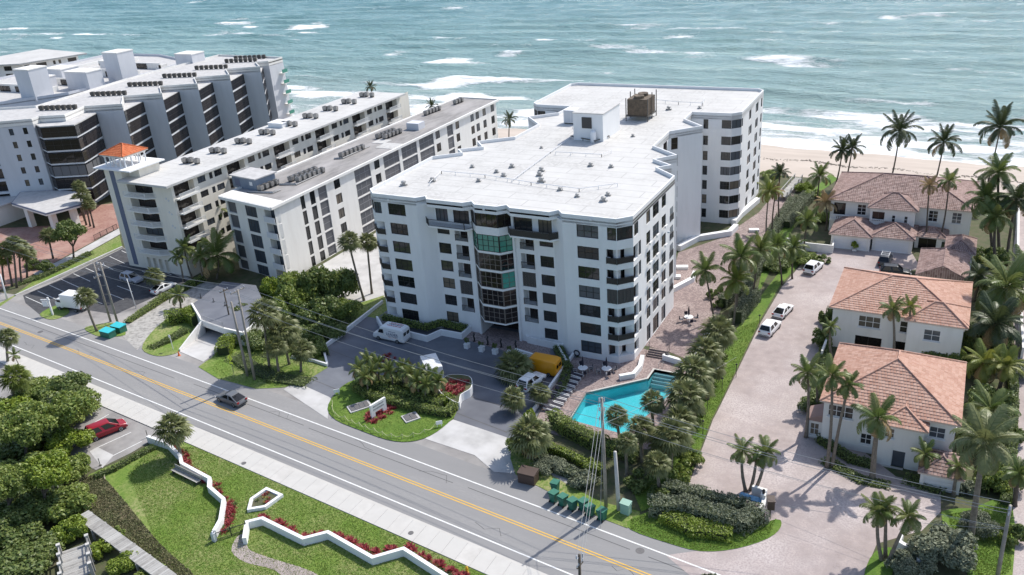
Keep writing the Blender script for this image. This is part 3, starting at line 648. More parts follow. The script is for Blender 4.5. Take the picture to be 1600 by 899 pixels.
wall.quad((-61.4,103.5,-1.2),(-55,103.5,-1.2),(-55,103.5,2),(-61.4,103.5,2)); wall.quad((-61.4,100.6,-1.2),(-61.4,103.5,-1.2),(-61.4,103.5,2),(-61.4,100.6,2)); wall.quad((-55,100.6,-1.2),(-55,100.6,2),(-55,103.5,2),(-55,103.5,-1.2))
for i in range(4): window(root,(-61.2+1.55*i,103.4,-1),0,1.5,2.7,1,1,'frame','glass_dark','entrance_door')
wall.build('wall',M['white'],root,-root.location)
for px,py in ((607,312.5),(756,327.5),(923,343.5),(1045,363)):     # little square fittings under the parapet
    p=on_y(px,py,98.75); b=MB(); b.box(-.17,.17,-.1,.02,-.12,.12); b.build('wall_light',M['chair_white'],root,p-root.location)
# front planter walls with a hedge inside are separate things (see planting)
# roof furniture of the white block
def ac_unit(p,rz,s,label,group,grp_legs=True,m='metal'):
    k=('ac',m)
    if k not in _wc:
        b=MB(); b.box(-.5,.5,-.42,.42,.35,1.15); 
        for i in range(7): b.box(-.52,.52,-.44,.44,.42+i*.1,.45+i*.1)
        lg=MB(); lg.box(-.42,.42,-.34,.34,0,.345)
        fn=MB(); fn.lathe([(.36,1.15),(.36,1.2),(.30,1.2),(.12,1.18)],n=12)
        _wc[k]=(b.mesh('casing',M[m]),lg.mesh('stand',M['metal_dark']),fn.mesh('fan_grille',M['metal_dark']))
    o=empty('ac_unit',p,rz,label,'air conditioner',group); o.scale=(s,s,s)
    for n,me in zip(('casing','stand','fan_grille'),_wc[k]): inst(n,me,o)
    return o
t=empty('roof_penthouse',(-57.8,139,20),0,'plain white box penthouse with a square grey louvre on the white condominium roof','penthouse')
b=MB(); b.box(-2.75,2.75,-3.9,4.1,0,4.7); b.build('wall',M['white'],t); b=MB(); b.box(-2.85,2.85,-4.0,4.2,4.7,4.85); b.build('roof',M['white_roof'],t)
b=MB(); b.box(-.9,.9,-.12,0,0,1.9)
for i in range(9): b.box(-.85,.85,-.17,-.12,.1+i*.2,.18+i*.2)
b.build('louvre',M['shutter'],t,(-.2,-3.9,2.2))
b=MB(); b.lathe([(.45,0),(.5,.2),(.5,1.7),(.35,2.0),(.1,2.1)]); tk=b.build('roof_tank',M['chair_white'],None,(-56.6,134.4,20),smooth=True); tag(tk,'small upright white tank against the roof penthouse','tank')
t=empty('roof_cabinet',(-65.5,146.0,20),0,'small white metal cabinet beside the penthouse on the condominium roof','cabinet')
b=MB(); b.box(-1.4,1.4,-1,1,.25,2.6); b.build('casing',M['white'],t); b=MB(); b.box(-1.2,-.05,-1.05,-1,.4,2.5); b.box(.05,1.2,-1.05,-1,.4,2.5); b.build('door',M['grey_wall'],t); b=MB(); b.box(-1.3,1.3,-.9,.9,0,.25); b.build('base',M['metal_dark'],t)
t=empty('cooling_tower',(-54.2,152.0,20),0,'brown louvred cooling tower in a steel frame on the condominium roof','cooling tower')
b=MB(); b.box(-1.9,1.9,-2.2,2.2,1.0,4.0)
for i in range(10): b.box(-1.95,1.95,-2.25,2.25,1.15+i*.28,1.24+i*.28)
b.build('casing',M['rust'],t); b=MB()
for x in (-2.1,2.1):
    for y in (-2.4,0,2.4): b.box(x-.07,x+.07,y-.07,y+.07,0,4.9 if y>-1 else 4.2)
b.box(-2.2,2.2,-2.5,2.5,.8,.95); b.build('frame',M['metal_dark'],t)
for y in (-1.1,1.1): b=MB(); b.lathe([(.95,4.0),(.95,4.5),(.8,4.5),(.3,4.35)],(0,y,0)); b.build('fan_cowl',M['rust'],t)
def pipe_run(pts,h,label,m='chair_white',r=.05,step=2.2):
    b=MB(); b.tube([(p[0],p[1],20+h) for p in pts],r,6)
    for i in range(len(pts)-1):
        a,c=Vector(pts[i]),Vector(pts[i+1]); n=max(1,int((c-a).length/step))
        for k in range(n+1): q=a+(c-a)*k/n; b.box(q.x-.04,q.x+.04,q.y-.04,q.y+.04,20.0,20+h)
    o=b.build('roof_pipe',M[m]); return tag(o,label,'pipe')
RP=lambda l:[(lambda p:(p.x,p.y))(at_z(x,y,20)) for x,y in l]
pipe_run(RP([(672,290),(690,272),(758,278),(830,290),(905,300),(965,292)]),.5,'white raised pipe run crossing the front part of the condominium roof')
pipe_run(RP([(800,285),(860,240),(905,208),(895,200)]),.3,'pipe run leading diagonally to the penthouse on the condominium roof',m='grey_wall')
pipe_run(RP([(868,242),(940,246),(955,240)]),.5,'short raised pipe run in front of the roof penthouse')
pipe_run(RP([(1020,160),(1060,164),(1098,166),(1100,158)]),.6,'raised pipe run behind the cooling tower on the roof')
pipe_run(RP([(892,216),(930,224),(952,216)]),.4,'dark pipes lying at the foot of the roof penthouse',m='metal_dark',r=.1)
k=0
for iv,(px,py) in enumerate(sorted(((631,290),(676,284),(738,262),(776,270),(748,284),(800,262),(787,276),(843,275),(846,268),(875,298),(923,260),(943,315),(950,306),(902,308),(989,214),(1045,172),(1093,170),(846,285),(955,262),(846,232)))):
    p=at_z(px,py,20); b=MB(); s=random.uniform(.25,.5)
    b.lathe([(s*.5,0),(s*.5,s*.9),(s*.9,s*1.0),(s*.8,s*1.5),(.02,s*1.7)],n=9); b.box(-s*1.2,s*1.2,-s*.5,s*.5,0,s*.5)
    o=b.build('roof_vent',M['metal'],None,p); tag(o,'small grey mushroom vent, %s from the left on the white condominium roof'%ORD[iv],'roof vent','vents scattered over the white condominium roof')
# ------------------------------------------------------------------ CREAM BALCONY BLOCK (second from left)
root=empty('balcony_block',(-130,138,-1),0,'long cream apartment block with white railings, blank end wall and flat white roof','building')
RO=[(-136.6,100.2),(-123.6,100.2),(-122.8,175),(-136.8,175)]
b=MB(); b.prism(RO,16.75,17.15); b.build('roof',M['white_roof'],root,-root.location)
wall=MB(); XR=-124.3
f=Facade(wall,(XR,101.6),(XR,173.6),-1,16.8)
flo=[16.5-2.78*k for k in range(6)]
y=101.6+.6
mod=0
while y<170:
    for k in range(6):
        zt=flo[k]; zb=zt-2.35
        if k<5:
            f.balc(root,y-101.6,y+4.7-101.6,zb,zt,1.3,None,'glass_dark','frame',nx=3)
            bb=_wc.get('b2slab')
            if bb is None: m_=MB(); m_.box(0,4.9,-1.15,.0,-.18,0); bb=_wc['b2slab']=m_.mesh('balcony',M['offwhite'])
            inst('balcony',bb,root,f.P(y-101.7,zb)-root.location,(0,0,f.rz)); railing(root,f.P(y-101.6,zb,-1.1),f.rz,4.7,.95,'rail_white',.16)
        for q,(ua,ub) in enumerate(((5.7,7.6),(8.6,9.4),(9.9,11.8))):
            if k<5: f.win(root,y+ua-101.6,y+ub-101.6,zt-1.35,zt-.15,2,2)
    y+=13.2
f.done()
f=Facade(wall,(-136.4,101.6),(XR,101.6),-1,16.8)
for k in range(5):
    zb=flo[k]-2.35
    f.balc(root,.6,7.3,zb,flo[k],1.6,None,'glass_blue' if k==3 else 'glass_dark','frame',nx=4)
    m_=MB(); m_.prism([(-136.3,101.6),(-136.0,100.5),(-130.3,100.5),(-128.6,101.6)],zb-.2,zb); m_.build('balcony',M['offwhite'],root,-root.location)
    railing(root,(-136.0,100.55,zb),0,5.7,.95,'rail_white',.16); d=Vector((1.7,1.05)); railing(root,(-130.3,100.55,zb),math.atan2(d.y,d.x),d.length,.95,'rail_white',.16)
for k in range(4): f.hole(.8+1.6*k,1.9+1.6*k,-.9,1.6,.5)
f.done()
for q in range(5):       # round openings up the blank end wall
    for dx in (0,.55): b=MB(); b.lathe([(.2,0),(.2,.05)],n=10); b.build('vent_disc',M['grey_wall'],root,Vector((-126.1+dx*.9,101.58,14.2-2.6*q-dx*.6))-root.location,(R(90),0,0))
Facade(wall,(-136.4,173.6),(-136.4,101.6),-1,16.8).done()
f=Facade(wall,(XR,173.6),(-136.4,173.6),-1,16.8)
for k in range(5): f.win(root,1,4.5,flo[k]-2,flo[k],3,1); f.win(root,6,10,flo[k]-2,flo[k],3,1)
f.done()
# corner stair tower with blue stripe
wall.box(-141.4,-136.7,101.8,108.0,-1,18.8); wall.box(-136.68,-133.6,103.2,108.0,16.8,18.6)
wall.build('wall',M['cream'],root,-root.location)
b=MB(); b.box(-139.9,-138.7,101.74,101.81,-.5,18.75); b.build('stripe',M['stripe'],root,-root.location)
b=MB(); b.box(-142.6,-132.8,100.6,108.8,18.8,19.05); b.build('tower_roof',M['white'],root,-root.location)
t=empty('roof_cupola',(-138.2,104.6,19.05),0,'small open cupola with white arches and an orange tiled hip roof','cupola')
cols=[(x,y) for x in (-2.6,-1.3,0,1.3,2.6) for y in (-2.3,2.3)]+[(x,y) for x in (-2.6,2.6) for y in (-.8,.8)]
for x,y in cols: b=MB(); b.lathe([(.2,0),(.16,.15),(.14,1.5),(.22,1.7),(.22,1.8)],n=10); b.build('column',M['white'],t,(x,y,0))
b=MB(); b.box(-2.85,2.85,-2.55,-2.1,1.8,2.2); b.box(-2.85,2.85,2.1,2.55,1.8,2.2); b.box(-2.85,-2.4,-2.1,2.1,1.8,2.2); b.box(2.4,2.85,-2.1,2.1,1.8,2.2); b.build('beam',M['white'],t)
def tile_plane(b,base,u,v,L,slope_len,edge_l,edge_r,tw=.33,tl=.42,th=.05):
    """rows of flat tiles on a plane: base corner, unit along eave u, unit up slope v; edge_l/edge_r give left/right limits at height s"""
    n=u.cross(v).normalized(); s=0; r=0
    while s<slope_len-.05:
        x0=edge_l(s+.2); x1=edge_r(s+.2); x=x0-(.5*tw if r%2 else 0)
        while x<x1:
            a=max(x,x0)+.022; c=min(x+tw,x1)-.022
            if c-a>.06:
                p=base+u*a+v*s; q=base+u*c+v*s; e=min(tl*1.08,slope_len-s+.05)
                j=random.uniform(.9,1.25); t0=n*th*1.35*j; t1=n*th*.35
                k=len(b.v); P=[p+t0,q+t0,q+v*e+t1,p+v*e+t1,p+n*.004,q+n*.004]
                b.v+=[tuple(w) for w in P]; b.f+=[(k,k+1,k+2,k+3),(k+4,k+5,k+1,k)]; b.m+=[b.k]*2
            x+=tw
        s+=tl; r+=1
def hip(root,x0,x1,y0,y1,z,rise,over,tm,ridge=None,tiles=True,mort='mortar',tw=.33,tl=.42,gable=()):
    """hip roof with tiles over a rectangle"""
    x0-=over; x1+=over; y0-=over; y1+=over; w,d=x1-x0,y1-y0
    if ridge is None:
        if w>=d: ra,rb=(x0+(0 if 'w' in gable else d/2),(y0+y1)/2),(x1-(0 if 'e' in gable else d/2),(y0+y1)/2)
        else: ra,rb=((x0+x1)/2,y0+(0 if 's' in gable else w/2)),((x0+x1)/2,y1-(0 if 'n' in gable else w/2))
    else: ra,rb=ridge
    A,B,C,D=[Vector(p) for p in ((x0,y0,z),(x1,y0,z),(x1,y1,z),(x0,y1,z))]; Ra,Rb=Vector((*ra,z+rise)),Vector((*rb,z+rise))
    if w>=d: planes=[(A,B,Rb,Ra),(C,D,Ra,Rb),(B,C,Rb,Rb),(D,A,Ra,Ra)]
    else: planes=[(A,B,Ra,Ra),(C,D,Rb,Rb),(B,C,Rb,Ra),(D,A,Ra,Rb)]
    base=MB(); tl_=MB()
    for P in planes:
        a,b2,c,d2=P
        base.quad(*( (a,b2,c) if (c-d2).length<1e-3 else P))
        u=(b2-a).normalized(); nn=u.cross((c+d2)/2-a).normalized(); v=nn.cross(u); 
        if v.z<0: v=-v
        S=(c-a).dot(v); 
        if S<.1: continue
        dl=(d2-a).dot(u); dr=(c-a).dot(u); L=(b2-a).length
        if tiles: tile_plane(tl_,a,u,v,L,S,lambda s:dl*s/S,lambda s:L+(dr-L)*s/S,tw,tl)
    base.box(x0+.02,x1-.02,y0+.02,y1-.02,z-.18,z-.02)
    ro=base.build('roof',M[mort],root,-root.location)
    if tiles: o=tl_.build('roof_tiles',M[tm],root,-root.location); o['kind']='stuff'
    rd=MB()
    for a,c in ((A,Ra),(B,Rb if w>=d else Ra),(C,Rb),(D,Ra if w>=d else Rb),(Ra,Rb)):
        if (c-a).length<.2: continue
        n=max(1,int((c-a).length/.45))
        for i in range(n): p=a+(c-a)*i/n; q=a+(c-a)*(i+1)/n; e=Vector((0,0,.06)); rd.tube([p+e,q+e+Vector((0,0,.03))],[.13,.10],6)
    rd.build('ridge_tiles',M[tm],root,-root.location); return ro
hip(t,t.location.x-2.75,t.location.x+2.75,t.location.y-2.45,t.location.y+2.45,t.location.z+2.2,1.5,.45,'tile_red')
k=0
for i in range(9):
    y=112.5+i*7.1
    for nm_,dx,dy in (('left',-1.6,0),('middle',-.6,.5),('right',1.2,.3)): ac_unit((-130.2+dx,y+dy,17.15),R(4),.95,'%s air conditioner of the %s trio from the cupola on the white roof'%(nm_,ORD[i]),'ac units in a row on the cream block roof')
b=MB(); b.box(-2,2,-1.6,1.6,0,.9); b.box(-2.1,2.1,-1.7,1.7,.9,1.0); hb=b.build('roof_hatch',M['white'],None,(-133,141,17.15)); tag(hb,'low white hatch box on the cream block roof','roof hatch')
# ------------------------------------------------------------------ GREY-ROOFED BLOCK (third from left)
root=empty('grey_roof_block',(-110,146,-1),0,'long off-white apartment block with grey gravel roof and recessed grey screened balconies','building')
RO=[(-118.9,107.2),(-104.6,104.9),(-104.3,188),(-116,188.5)]
b=MB(); b.prism(RO,13.0,13.3); b.build('roof',M['grey_roof'],root,-root.location)
b=MB(); 
for i in range(4): b.obox(RO[i],RO[(i+1)%4],.5,13.02,13.55) if i!=1 else b.obox(RO[1],RO[2],.4,13.02,13.5)
b.prism([(-118.9,107.2),(-104.6,104.9),(-104.6,108.2),(-118.6,110.5)],13.305,13.6); b.build('roof_edge',M['offwhite'],root,-root.location)
wall=MB(); rw=[12.9-2.98*k for k in range(5)]
A,B=(-104.9,105.9),(-104.7,187.2); f=Facade(wall,A,B,-1,13.1)
lay=[(6.9,8.0,'w'),(9.5,10.9,'w'),(11.9,14.3,'b'),(16.6,18.4,'w'),(23.0,28.2,'b'),(29.6,31.4,'w'),(32.8,38.4,'b'),(39.4,45.2,'b'),(46.2,52.0,'b'),(52.9,54.7,'w'),(57.8,60.4,'b'),(61.6,63.2,'w'),(68.5,70.1,'w'),(71,72.6,'w'),(74.4,76,'w'),(78.5,80.2,'w')]
for u0,u1,kd in lay:
    for k in range(5):
        if kd=='w': f.win(root,u0,u1,rw[k]-(2.6 if u0<11 else 1.9),rw[k],1 if u0<11 else 2,1,'frame','glass')
        else:
            f.hole(u0,u1,rw[k]-2.7,rw[k],.35); window(root,f.P(u0,rw[k]-2.7,.2),f.rz,u1-u0,2.7,1 if u1-u0<4 else 3,2,'rail_grey','screen','screened_balcony')
f.done()
f=Facade(wall,(-118.5,108.0),(-104.9,105.9),-1,13.1)
for k in range(5):
    f.win(root,5.6,8.7,rw[k]-2.5,rw[k]-.05,4,1,'frame','glass_blue'); f.hole(.4,2.9,rw[k]-2.6,rw[k],.4); window(root,f.P(.4,rw[k]-2.6,.3),f.rz,2.5,2.6,1,1,'rail_grey','screen','screened_balcony')
    f.balc(root,11.0,13.7,rw[k]-2.6,rw[k]-.1,1.2,None,'glass_blue','frame'); panel(root,'balcony_parapet','grey_wall',f.P(10.9,rw[k]-2.7,-.25),f.rz,2.85,1.05,.12)
f.done()
Facade(wall,(-116,187.4),(-118.5,108.0),-1,13.1).done(); Facade(wall,(-104.7,187.2),(-116,187.4),-1,13.1).done()
wall.build('wall',M['offwhite'],root,-root.location)
t=empty('roof_shed',(-117.2,114.6,13.3),R(-8),'blue-grey plant shed with a pale flat top on the gravel roof','roof shed')
b=MB(); b.box(-3.4,3.4,-2.2,2.4,0,2.2); b.build('wall',M['blue_grey'],t); b=MB(); b.box(-3.7,3.7,-2.5,2.7,2.2,2.4); b.build('roof',M['ledge_roof'],t); b=MB(); b.box(1.6,2.4,-2.25,-2.2,.9,1.6); b.build('window',M['white_frame'],t); b=MB(); b.box(-2.6,-1.2,-2.26,-2.2,.4,1.8); b.build('louvre',M['stripe'],t)
for x0,y0,n,rws in ((-111.6,118.5,6,2),(-112.0,134.5,6,1),(-113.2,149.0,5,2),(-114.2,170.0,5,1),(-112.9,181.5,3,1),(-113.4,112.2,4,1)):
    for r_ in range(rws):
        for i in range(n): ac_unit((x0+r_*1.8+i*.12,y0+i*1.25,13.3),R(3),.95,'%s air conditioner from the road, %s, gravel roof'%(ORD[i],{118.5:('first double rack, left line','first double rack, right line'),134.5:('single middle rack',),149.0:('left line by white patches','right line by white patches'),170.0:('rack past the hatch',),181.5:('seaward-end rack',),112.2:('rack beside the plant shed',)}[y0][r_]),'ac units on the grey gravel roof')
for x,y,w,d,h in ((-109.6,158.5,3.2,2.6,1.5),(-107,144.5,5,4,.06),(-111,147.2,3.2,3,.07)):
    b=MB(); b.box(-w/2,w/2,-d/2,d/2,0,h); o=b.build('roof_hatch' if h>1 else 'roof_patch',M['grey_wall'] if h>1 else M['white_roof'],None,(x,y,13.31)); tag(o,('grey hatch box on the grey gravel roof' if h>1 else ('large' if w>4 else 'small')+' bright white patch on the grey gravel roof'),'roof hatch' if h>1 else 'roof patch')
for x0,y0,x1,y1 in ((-112.4,116,-109,125),(-112.8,133,-111.2,143),(-115.5,110.8,-110,113.6)):
    b=MB(); b.tube([(x0,y0,13.45),(x1,y0+.8,13.5),(x1,y1,13.45)],.14,6); b.tube([(x0-.4,y0+.5,13.4),(x1-.6,y0+1.3,13.45),(x1-.6,y1,13.4)],.11,6); o=b.build('roof_duct',M['metal']); tag(o,'bundle of metal ducts among air conditioners at y %d m on the gravel roof'%y0 if False else {116:'silver ducts beside the double row of air conditioners on the gravel roof',133:'silver ducts at the single middle row of air conditioners on the gravel roof',110.8:'tangle of silver ducts beside the blue-grey roof shed'}[y0],'duct')
# ------------------------------------------------------------------ SAWTOOTH BLOCK (left)
root=empty('sawtooth_block',(-195,150,-1),0,'large grey-white sawtooth condominium with blank angled panels and dark balcony strips','building')
TIP=[(-177.3,137.1),(-176.7,148.6),(-176.3,159.9),(-176.1,171.2),(-175.6,182.4)]; VAL=[(-185.6,133.2),(-185.3,144.2),(-185.1,155.6),(-184.4,166.7),(-184.0,178.0),(-182.5,188.2)]
RO=[(-200.5,112.5),(-193.2,116.9),(-187.4,120.6),(-187.9,122.8),(-182.3,125.3)]
for i in range(5): RO+=[VAL[i],TIP[i]]
RO+=[VAL[5],(-179.4,190.0),(-179.4,196),(-206,197.5),(-206,172),(-205,160),(-202.5,146),(-200.5,131),(-222,121)]
roof_with_parapet(root,RO,20.6,21.1,.35,'ledge_roof','offwhite',19.6)
wall=MB(); fl6=[19.3-3.0*k for k in range(6)]
def FW(a,b,z1=19.7): return Facade(wall,a,b,-1,z1)
f=FW((-200.5,112.5),(-193.2,116.9)); 
for k in range(6): f.hole(.4,5.5,fl6[k]-2.5,fl6[k],1); window(root,f.P(.4,fl6[k]-2.5,.9),f.rz,5.1,2.5,3,1,'frame','glass_dark','glazed_balcony')
f.done()
f=FW((-193.2,116.9),(-187.4,120.6))                # stair tower with paired small windows
for k in range(6):
    for u in (1.2,4.3): f.win(root,u,u+.95,fl6[k]-1.6,fl6[k]-.1,1,2,'frame','glass')
f.done(); FW((-187.4,120.6),(-187.9,122.8)).done()
BD=[(-187.6,121.3),(-184.3,120.0),(-177.2,123.4),(-178.6,126.3),(-182.6,133.6),(-185.6,133.2)]   # projecting corner of dark balconies
for k in range(6):
    wall.prism(BD,fl6[k]-2.75,fl6[k]-2.35)
    for i in range(4):
        a,c=Vector(BD[i]),Vector(BD[i+1]); d=c-a; window(root,(a.x,a.y,fl6[k]-2.35),math.atan2(d.y,d.x),d.length,2.35,max(1,int(d.length/1.8)),1 if k in (3,) else 2,'frame','glass_dark' if k!=3 else 'screen','glazed_balcony')
b=MB(); b.prism(BD,19.3,19.55); b.build('balcony_roof',M['ledge_roof'],root,-root.location)
FW((-187.9,122.8),(-182.3,125.3)).done(); FW((-182.3,125.3),VAL[0]).done()
for i in range(5):
    FW(VAL[i],TIP[i],20.0).done()
    if i<5:
        a=Vector(TIP[i]); v=Vector(VAL[i+1]); t2=Vector(TIP[i+1]) if i<4 else Vector((-179.4,190.0)); m_=v+(t2-v)*.47
        # glazed strip from the tip back to the middle of the next panel
        d=m_-a; L=d.length
        for k in range(6):
            zb=fl6[k]-2.75; window(root,(a.x,a.y,zb+.25),math.atan2(d.y,d.x),L,2.5,3,2,'frame','glass_dark','glazed_balcony')
            wall.prism([a,m_,m_+(v-m_)*.06,a+(v-a)*.06],zb-.25,zb+.25)
        b=MB(); b.prism([a,m_,v],19.2,19.45); b.build('balcony_roof',M['ledge_roof'],root,-root.location)
        FW(TIP[i],VAL[i+1],20.0).done()
FW(VAL[5],(-179.4,190.0)).done(); 
f=FW((-179.4,190.0),(-179.4,196)); f.done()
for k in range(5):
    b=MB(); b.box(0,1.3,-2.2,0,-.15,0); b.build('balcony',M['offwhite'],root,Vector((-179.4,195.8,fl6[k]-2.4))-root.location); b=MB(); b.box(1.2,1.3,-2.2,0,0,1); b.build('balcony_railing',M['glass_green'],root,Vector((-179.4,195.8,fl6[k]-2.4))-root.location)
FW((-179.4,196),(-206,197.5)).done(); FW((-206,197.5),(-206,172)).done(); FW((-206,172),(-205,160)).done(); FW((-205,160),(-202.5,146)).done(); FW((-202.5,146),(-200.5,131)).done(); FW((-200.5,131),(-222,121)).done(); FW((-222,121),(-200.5,112.5)).done()
wall.build('wall',M['grey_wall'],root,-root.location)
# its second wing with stair towers, seen over the roof
root=empty('rear_wing',(-225,160,-1),0,'rear wing of the sawtooth condominium with tall plain stair towers','building')
W2=[(-262,128),(-226,134),(-214,150),(-214,182),(-219,196),(-238,203),(-262,203)]
roof_with_parapet(root,W2,19.0,19.7,.4,'ledge_roof','grey_wall',-1)
for n,(x0,x1,y0,y1,z1) in enumerate(((-217,-211,165.5,171,27.0),(-224.5,-218.5,143.5,149,26.5),(-222,-213,156,161,23.5),(-212,-205,186,191,23),(-233,-227,176,181,22.5),(-236,-229,152,158,22),(-244,-236,165,171,22),(-250,-243,143,148,23))):
    b=MB(); b.box(x0,x1,y0,y1,18.5,z1); b.build('stair_tower',M['grey_wall'],root,-root.location); b=MB(); b.box(x0-.1,x1+.1,y0-.1,y1+.1,z1,z1+.3); b.build('tower_cap',M['offwhite'],root,-root.location)
for x0,x1,y0,y1,z in ((-214.2,-206,172,184,16.0),(-214.2,-205.5,150,160,15.5),(-213,-207,196,200,17.5)):
    b=MB(); b.box(x0,x1,y0,y1,-1,z); b.build('link_block',M['offwhite'],root,-root.location)
    for k in range(3): window(root,(x0+.3+k*2.5,y0-.05,z-2.6),0,2.2,2,1,1,'frame','glass_dark')
for k,(x0,y0,x1,y1,h) in enumerate(((-258,135,-230,139,1.2),(-246,150,-222,153,1.5),(-240,160,-216,163,1.3),(-236,172,-215,175,1.6),(-244,184,-217,187,1.2),(-250,172,-240,196,1.1))):
    b=MB(); b.box(x0,x1,y0,y0+.4,19.0,19.0+h+.6); b.box(x0,x0+.4,y0,y1,19.0,19.0+h); b.box(x1-.4,x1,y0,y1,19.0,19.0+h); b.build('terrace_parapet',M['offwhite'],root,-root.location)
    for q in range(3): window(root,(x0+3+q*7,y0-.08,19.05),0,4.5,1.5,3,1,'frame','glass_dark')
for i in range(7):
    for j in range(7): 
        a=Vector(VAL[min(i,5)]) if i<6 else Vector((-183.5,193)); p=a+Vector((-3.5-1.75*(6-j)*.8+1,1.0+(6-j)*-.45+1.5)); 
        if i==0: p+=Vector((1,-4))
        ac_unit((p.x,p.y,20.6),R(25),.95,'%s air conditioner from the left in the %s stepped sawtooth roof row'%(ORD[j],ORD[i]),'ac units in stepped rows on the sawtooth roof',m='metal_dark')
t=empty('entrance_canopy',(-178,112,-1),0,'flat pointed white entrance canopy on square pillars before the sawtooth block','canopy')
pts=[(-187.6,110.2),(-172.2,107.6),(-169.6,114.5),(-176,121),(-184.3,120.2),(-193.5,116.5)]; b=MB(); b.prism(pts,3.9,4.5); b.build('slab',M['offwhite'],t,-t.location); b=MB(); b.prism(inset_poly(pts,-.08),4.25,4.52); b.build('fascia',M['stripe'],t,-t.location); b=MB(); b.prism(inset_poly(pts,.3),4.521,4.56); b.build('roof',M['ledge_roof'],t,-t.location)
for x,y in ((-184,111.2),(-174,110),(-171.8,113.6)): b=MB(); b.box(x-.6,x+.6,y-.6,y+.6,-1,3.9); b.build('pillar',M['offwhite'],t,-t.location)
t=empty('podium',(-205,106,-1),0,'low flat-roofed podium building beside the entrance canopy','building'); b=MB(); b.box(-222,-192,106,117,-1,3.2); b.build('wall',M['offwhite'],t,-t.location); b=MB(); b.box(-222.3,-191.5,105.6,117.2,3.2,3.6); b.build('roof',M['ledge_roof'],t,-t.location)
for k in range(4): window(t,(-204+k*3,105.95,0),0,2.6,2,2,1,'frame','glass_dark')
# ------------------------------------------------------------------ far white hotel, top left
root=empty('far_hotel',(-330,215,-2),0,'far-off low white hotel with flat overhanging white roof by the sea','building')
wall=MB(); b=MB(); b.prism([(-352,196),(-318.5,206.5),(-309.5,229.5),(-346,236)],13.8,14.3); b.build('roof',M['white_roof'],root,-root.location)
f=Facade(wall,(-350,198.5),(-320,208.5),-3,13.9)
for k in range(5):
    for q in range(4): f.win(root,1.5+q*7.4,4.8+q*7.4,13.2-2.8*k-1.7,13.2-2.8*k,3,1,'frame','glass'); 
    if k: railing(root,f.P(1,13.2-2.8*(k-1)-2.6,-.9),f.rz,7,1,'rail_white'); 
f.done(); f=Facade(wall,(-320,208.5),(-312.6,227.5),-3,13.9)
for k in range(5):
    for u0,u1,n in ((.8,2.6,2),(5,8.6,3),(11,11.9,1),(13,13.9,1),(16.4,19.6,3)): f.win(root,u0,u1,13.2-2.8*k-1.4,13.2-2.8*k,n,2)
f.done(); Facade(wall,(-312.6,227.5),(-345,234),-3,13.9).done(); Facade(wall,(-345,234),(-350,198.5),-3,13.9).done(); wall.build('wall',M['white'],root,-root.location)
# ------------------------------------------------------------------ HOUSES ON THE RIGHT
def house_wall(root,x0,x1,y0,y1,z1,front=(),left=(),right=(),mw='offwhite',z0=-1.1,back=()):
    w=MB()
    for (A,B),ops in ((((x0,y0),(x1,y0)),front),(((x1,y0),(x1,y1)),right),(((x1,y1),(x0,y1)),back),(((x0,y1),(x0,y0)),left)):
        f=Facade(w,A,B,z0,z1)
        for o in ops:
            u0,u1,za,zb,kd=o[:5]
            if kd=='w': f.win(root,u0,u1,za,zb,o[5],o[6],'white_frame','glass',d=.14); panel(root,'sill','white',f.P(u0-.1,za-.12,-.1),f.rz,u1-u0+.2,.12,.12)
            elif kd=='d': f.hole(u0,u1,za,zb,.3); window(root,f.P(u0,za,.25),f.rz,u1-u0,zb-za,1,1,'white_frame','glass_blue','door')
            elif kd=='g':
                f.hole(u0,u1,za,zb,.25); b=MB()
                for i in range(4): b.box(0,u1-u0,-.05,0,(zb-za)*i/4+.01,(zb-za)*(i+1)/4-.015)
                b.build('garage_door',M['white'],root,f.P(u0,za,.2)-root.location,(0,0,f.rz))
            elif kd=='b': f.balc(root,u0,u1,za,zb,1.2,None,'glass_dark','frame'); balustrade(root,f.P(u0,za,-.08),f.rz,u1-u0)
            elif kd=='s': f.hole(u0,u1,za,zb,.2); window(root,f.P(u0,za,.15),f.rz,u1-u0,zb-za,2,1,'frame','glass_dark','sliding_door')
        f.done()
    return w.build('wall',M[mw],root,-root.location)
def balustrade(root,p,rz,w):
    b=MB(); b.box(0,w,-.1,.1,.85,.98); b.box(0,w,-.1,.1,0,.12); n=int(w/.28)
    for i in range(n): b.lathe([(.07,.12),(.09,.3),(.045,.6),(.06,.85)],((i+.5)*w/n,0,0),6)
    return b.build('balustrade',M['white'],root,Vector(p)-root.location,(0,0,rz))
L_=empty('villa',(-3.4,96,-1),0,'nearest white villa with salmon tiled hip roof and blue arched front door','house')
house_wall(L_,-10.2,3.3,89.3,102.8,5.2,front=[(.5,3.2,3.2,4.7,'w',3,2),(4.2,5.4,.3,1.7,'w',2,2),(11,12.6,2.9,4.3,'w',2,2)],left=[(2,4,2.8,4.4,'w',2,2),(9,11,2.8,4.4,'w',2,2),(11.4,12.6,-.4,1.4,'w',1,2)],right=[(3,5,2.8,4.4,'w',2,2),(8,10,2.8,4.4,'w',2,2)])
hip(L_,-10.2,3.3,89.3,102.8,5.2,3.2,.45,'tile_salmon',ridge=((-3.4,95.6),(-3.4,97.6)))
house_wall(L_,-4.0,.4,87.6,89.29,4.6,front=[(.5,1.5,2.9,4.1,'w',2,2),(1.5,2.9,-1,1.4,'d')]); hip(L_,-4.0,.4,87.6,92.5,4.62,1.2,.35,'tile_salmon')
house_wall(L_,.6,4.4,84.6,88.9,1.5,front=[(.4,3.4,-.95,1.1,'g')]); hip(L_,.6,4.4,84.6,88.9,1.5,1.1,.3,'tile_rose')
house_wall(L_,-11.9,-10.21,90.2,92.8,1.6,front=[(.3,1.3,-.4,1.2,'w',2,2)],left=[(.5,2,-.4,1.2,'w',2,2)])
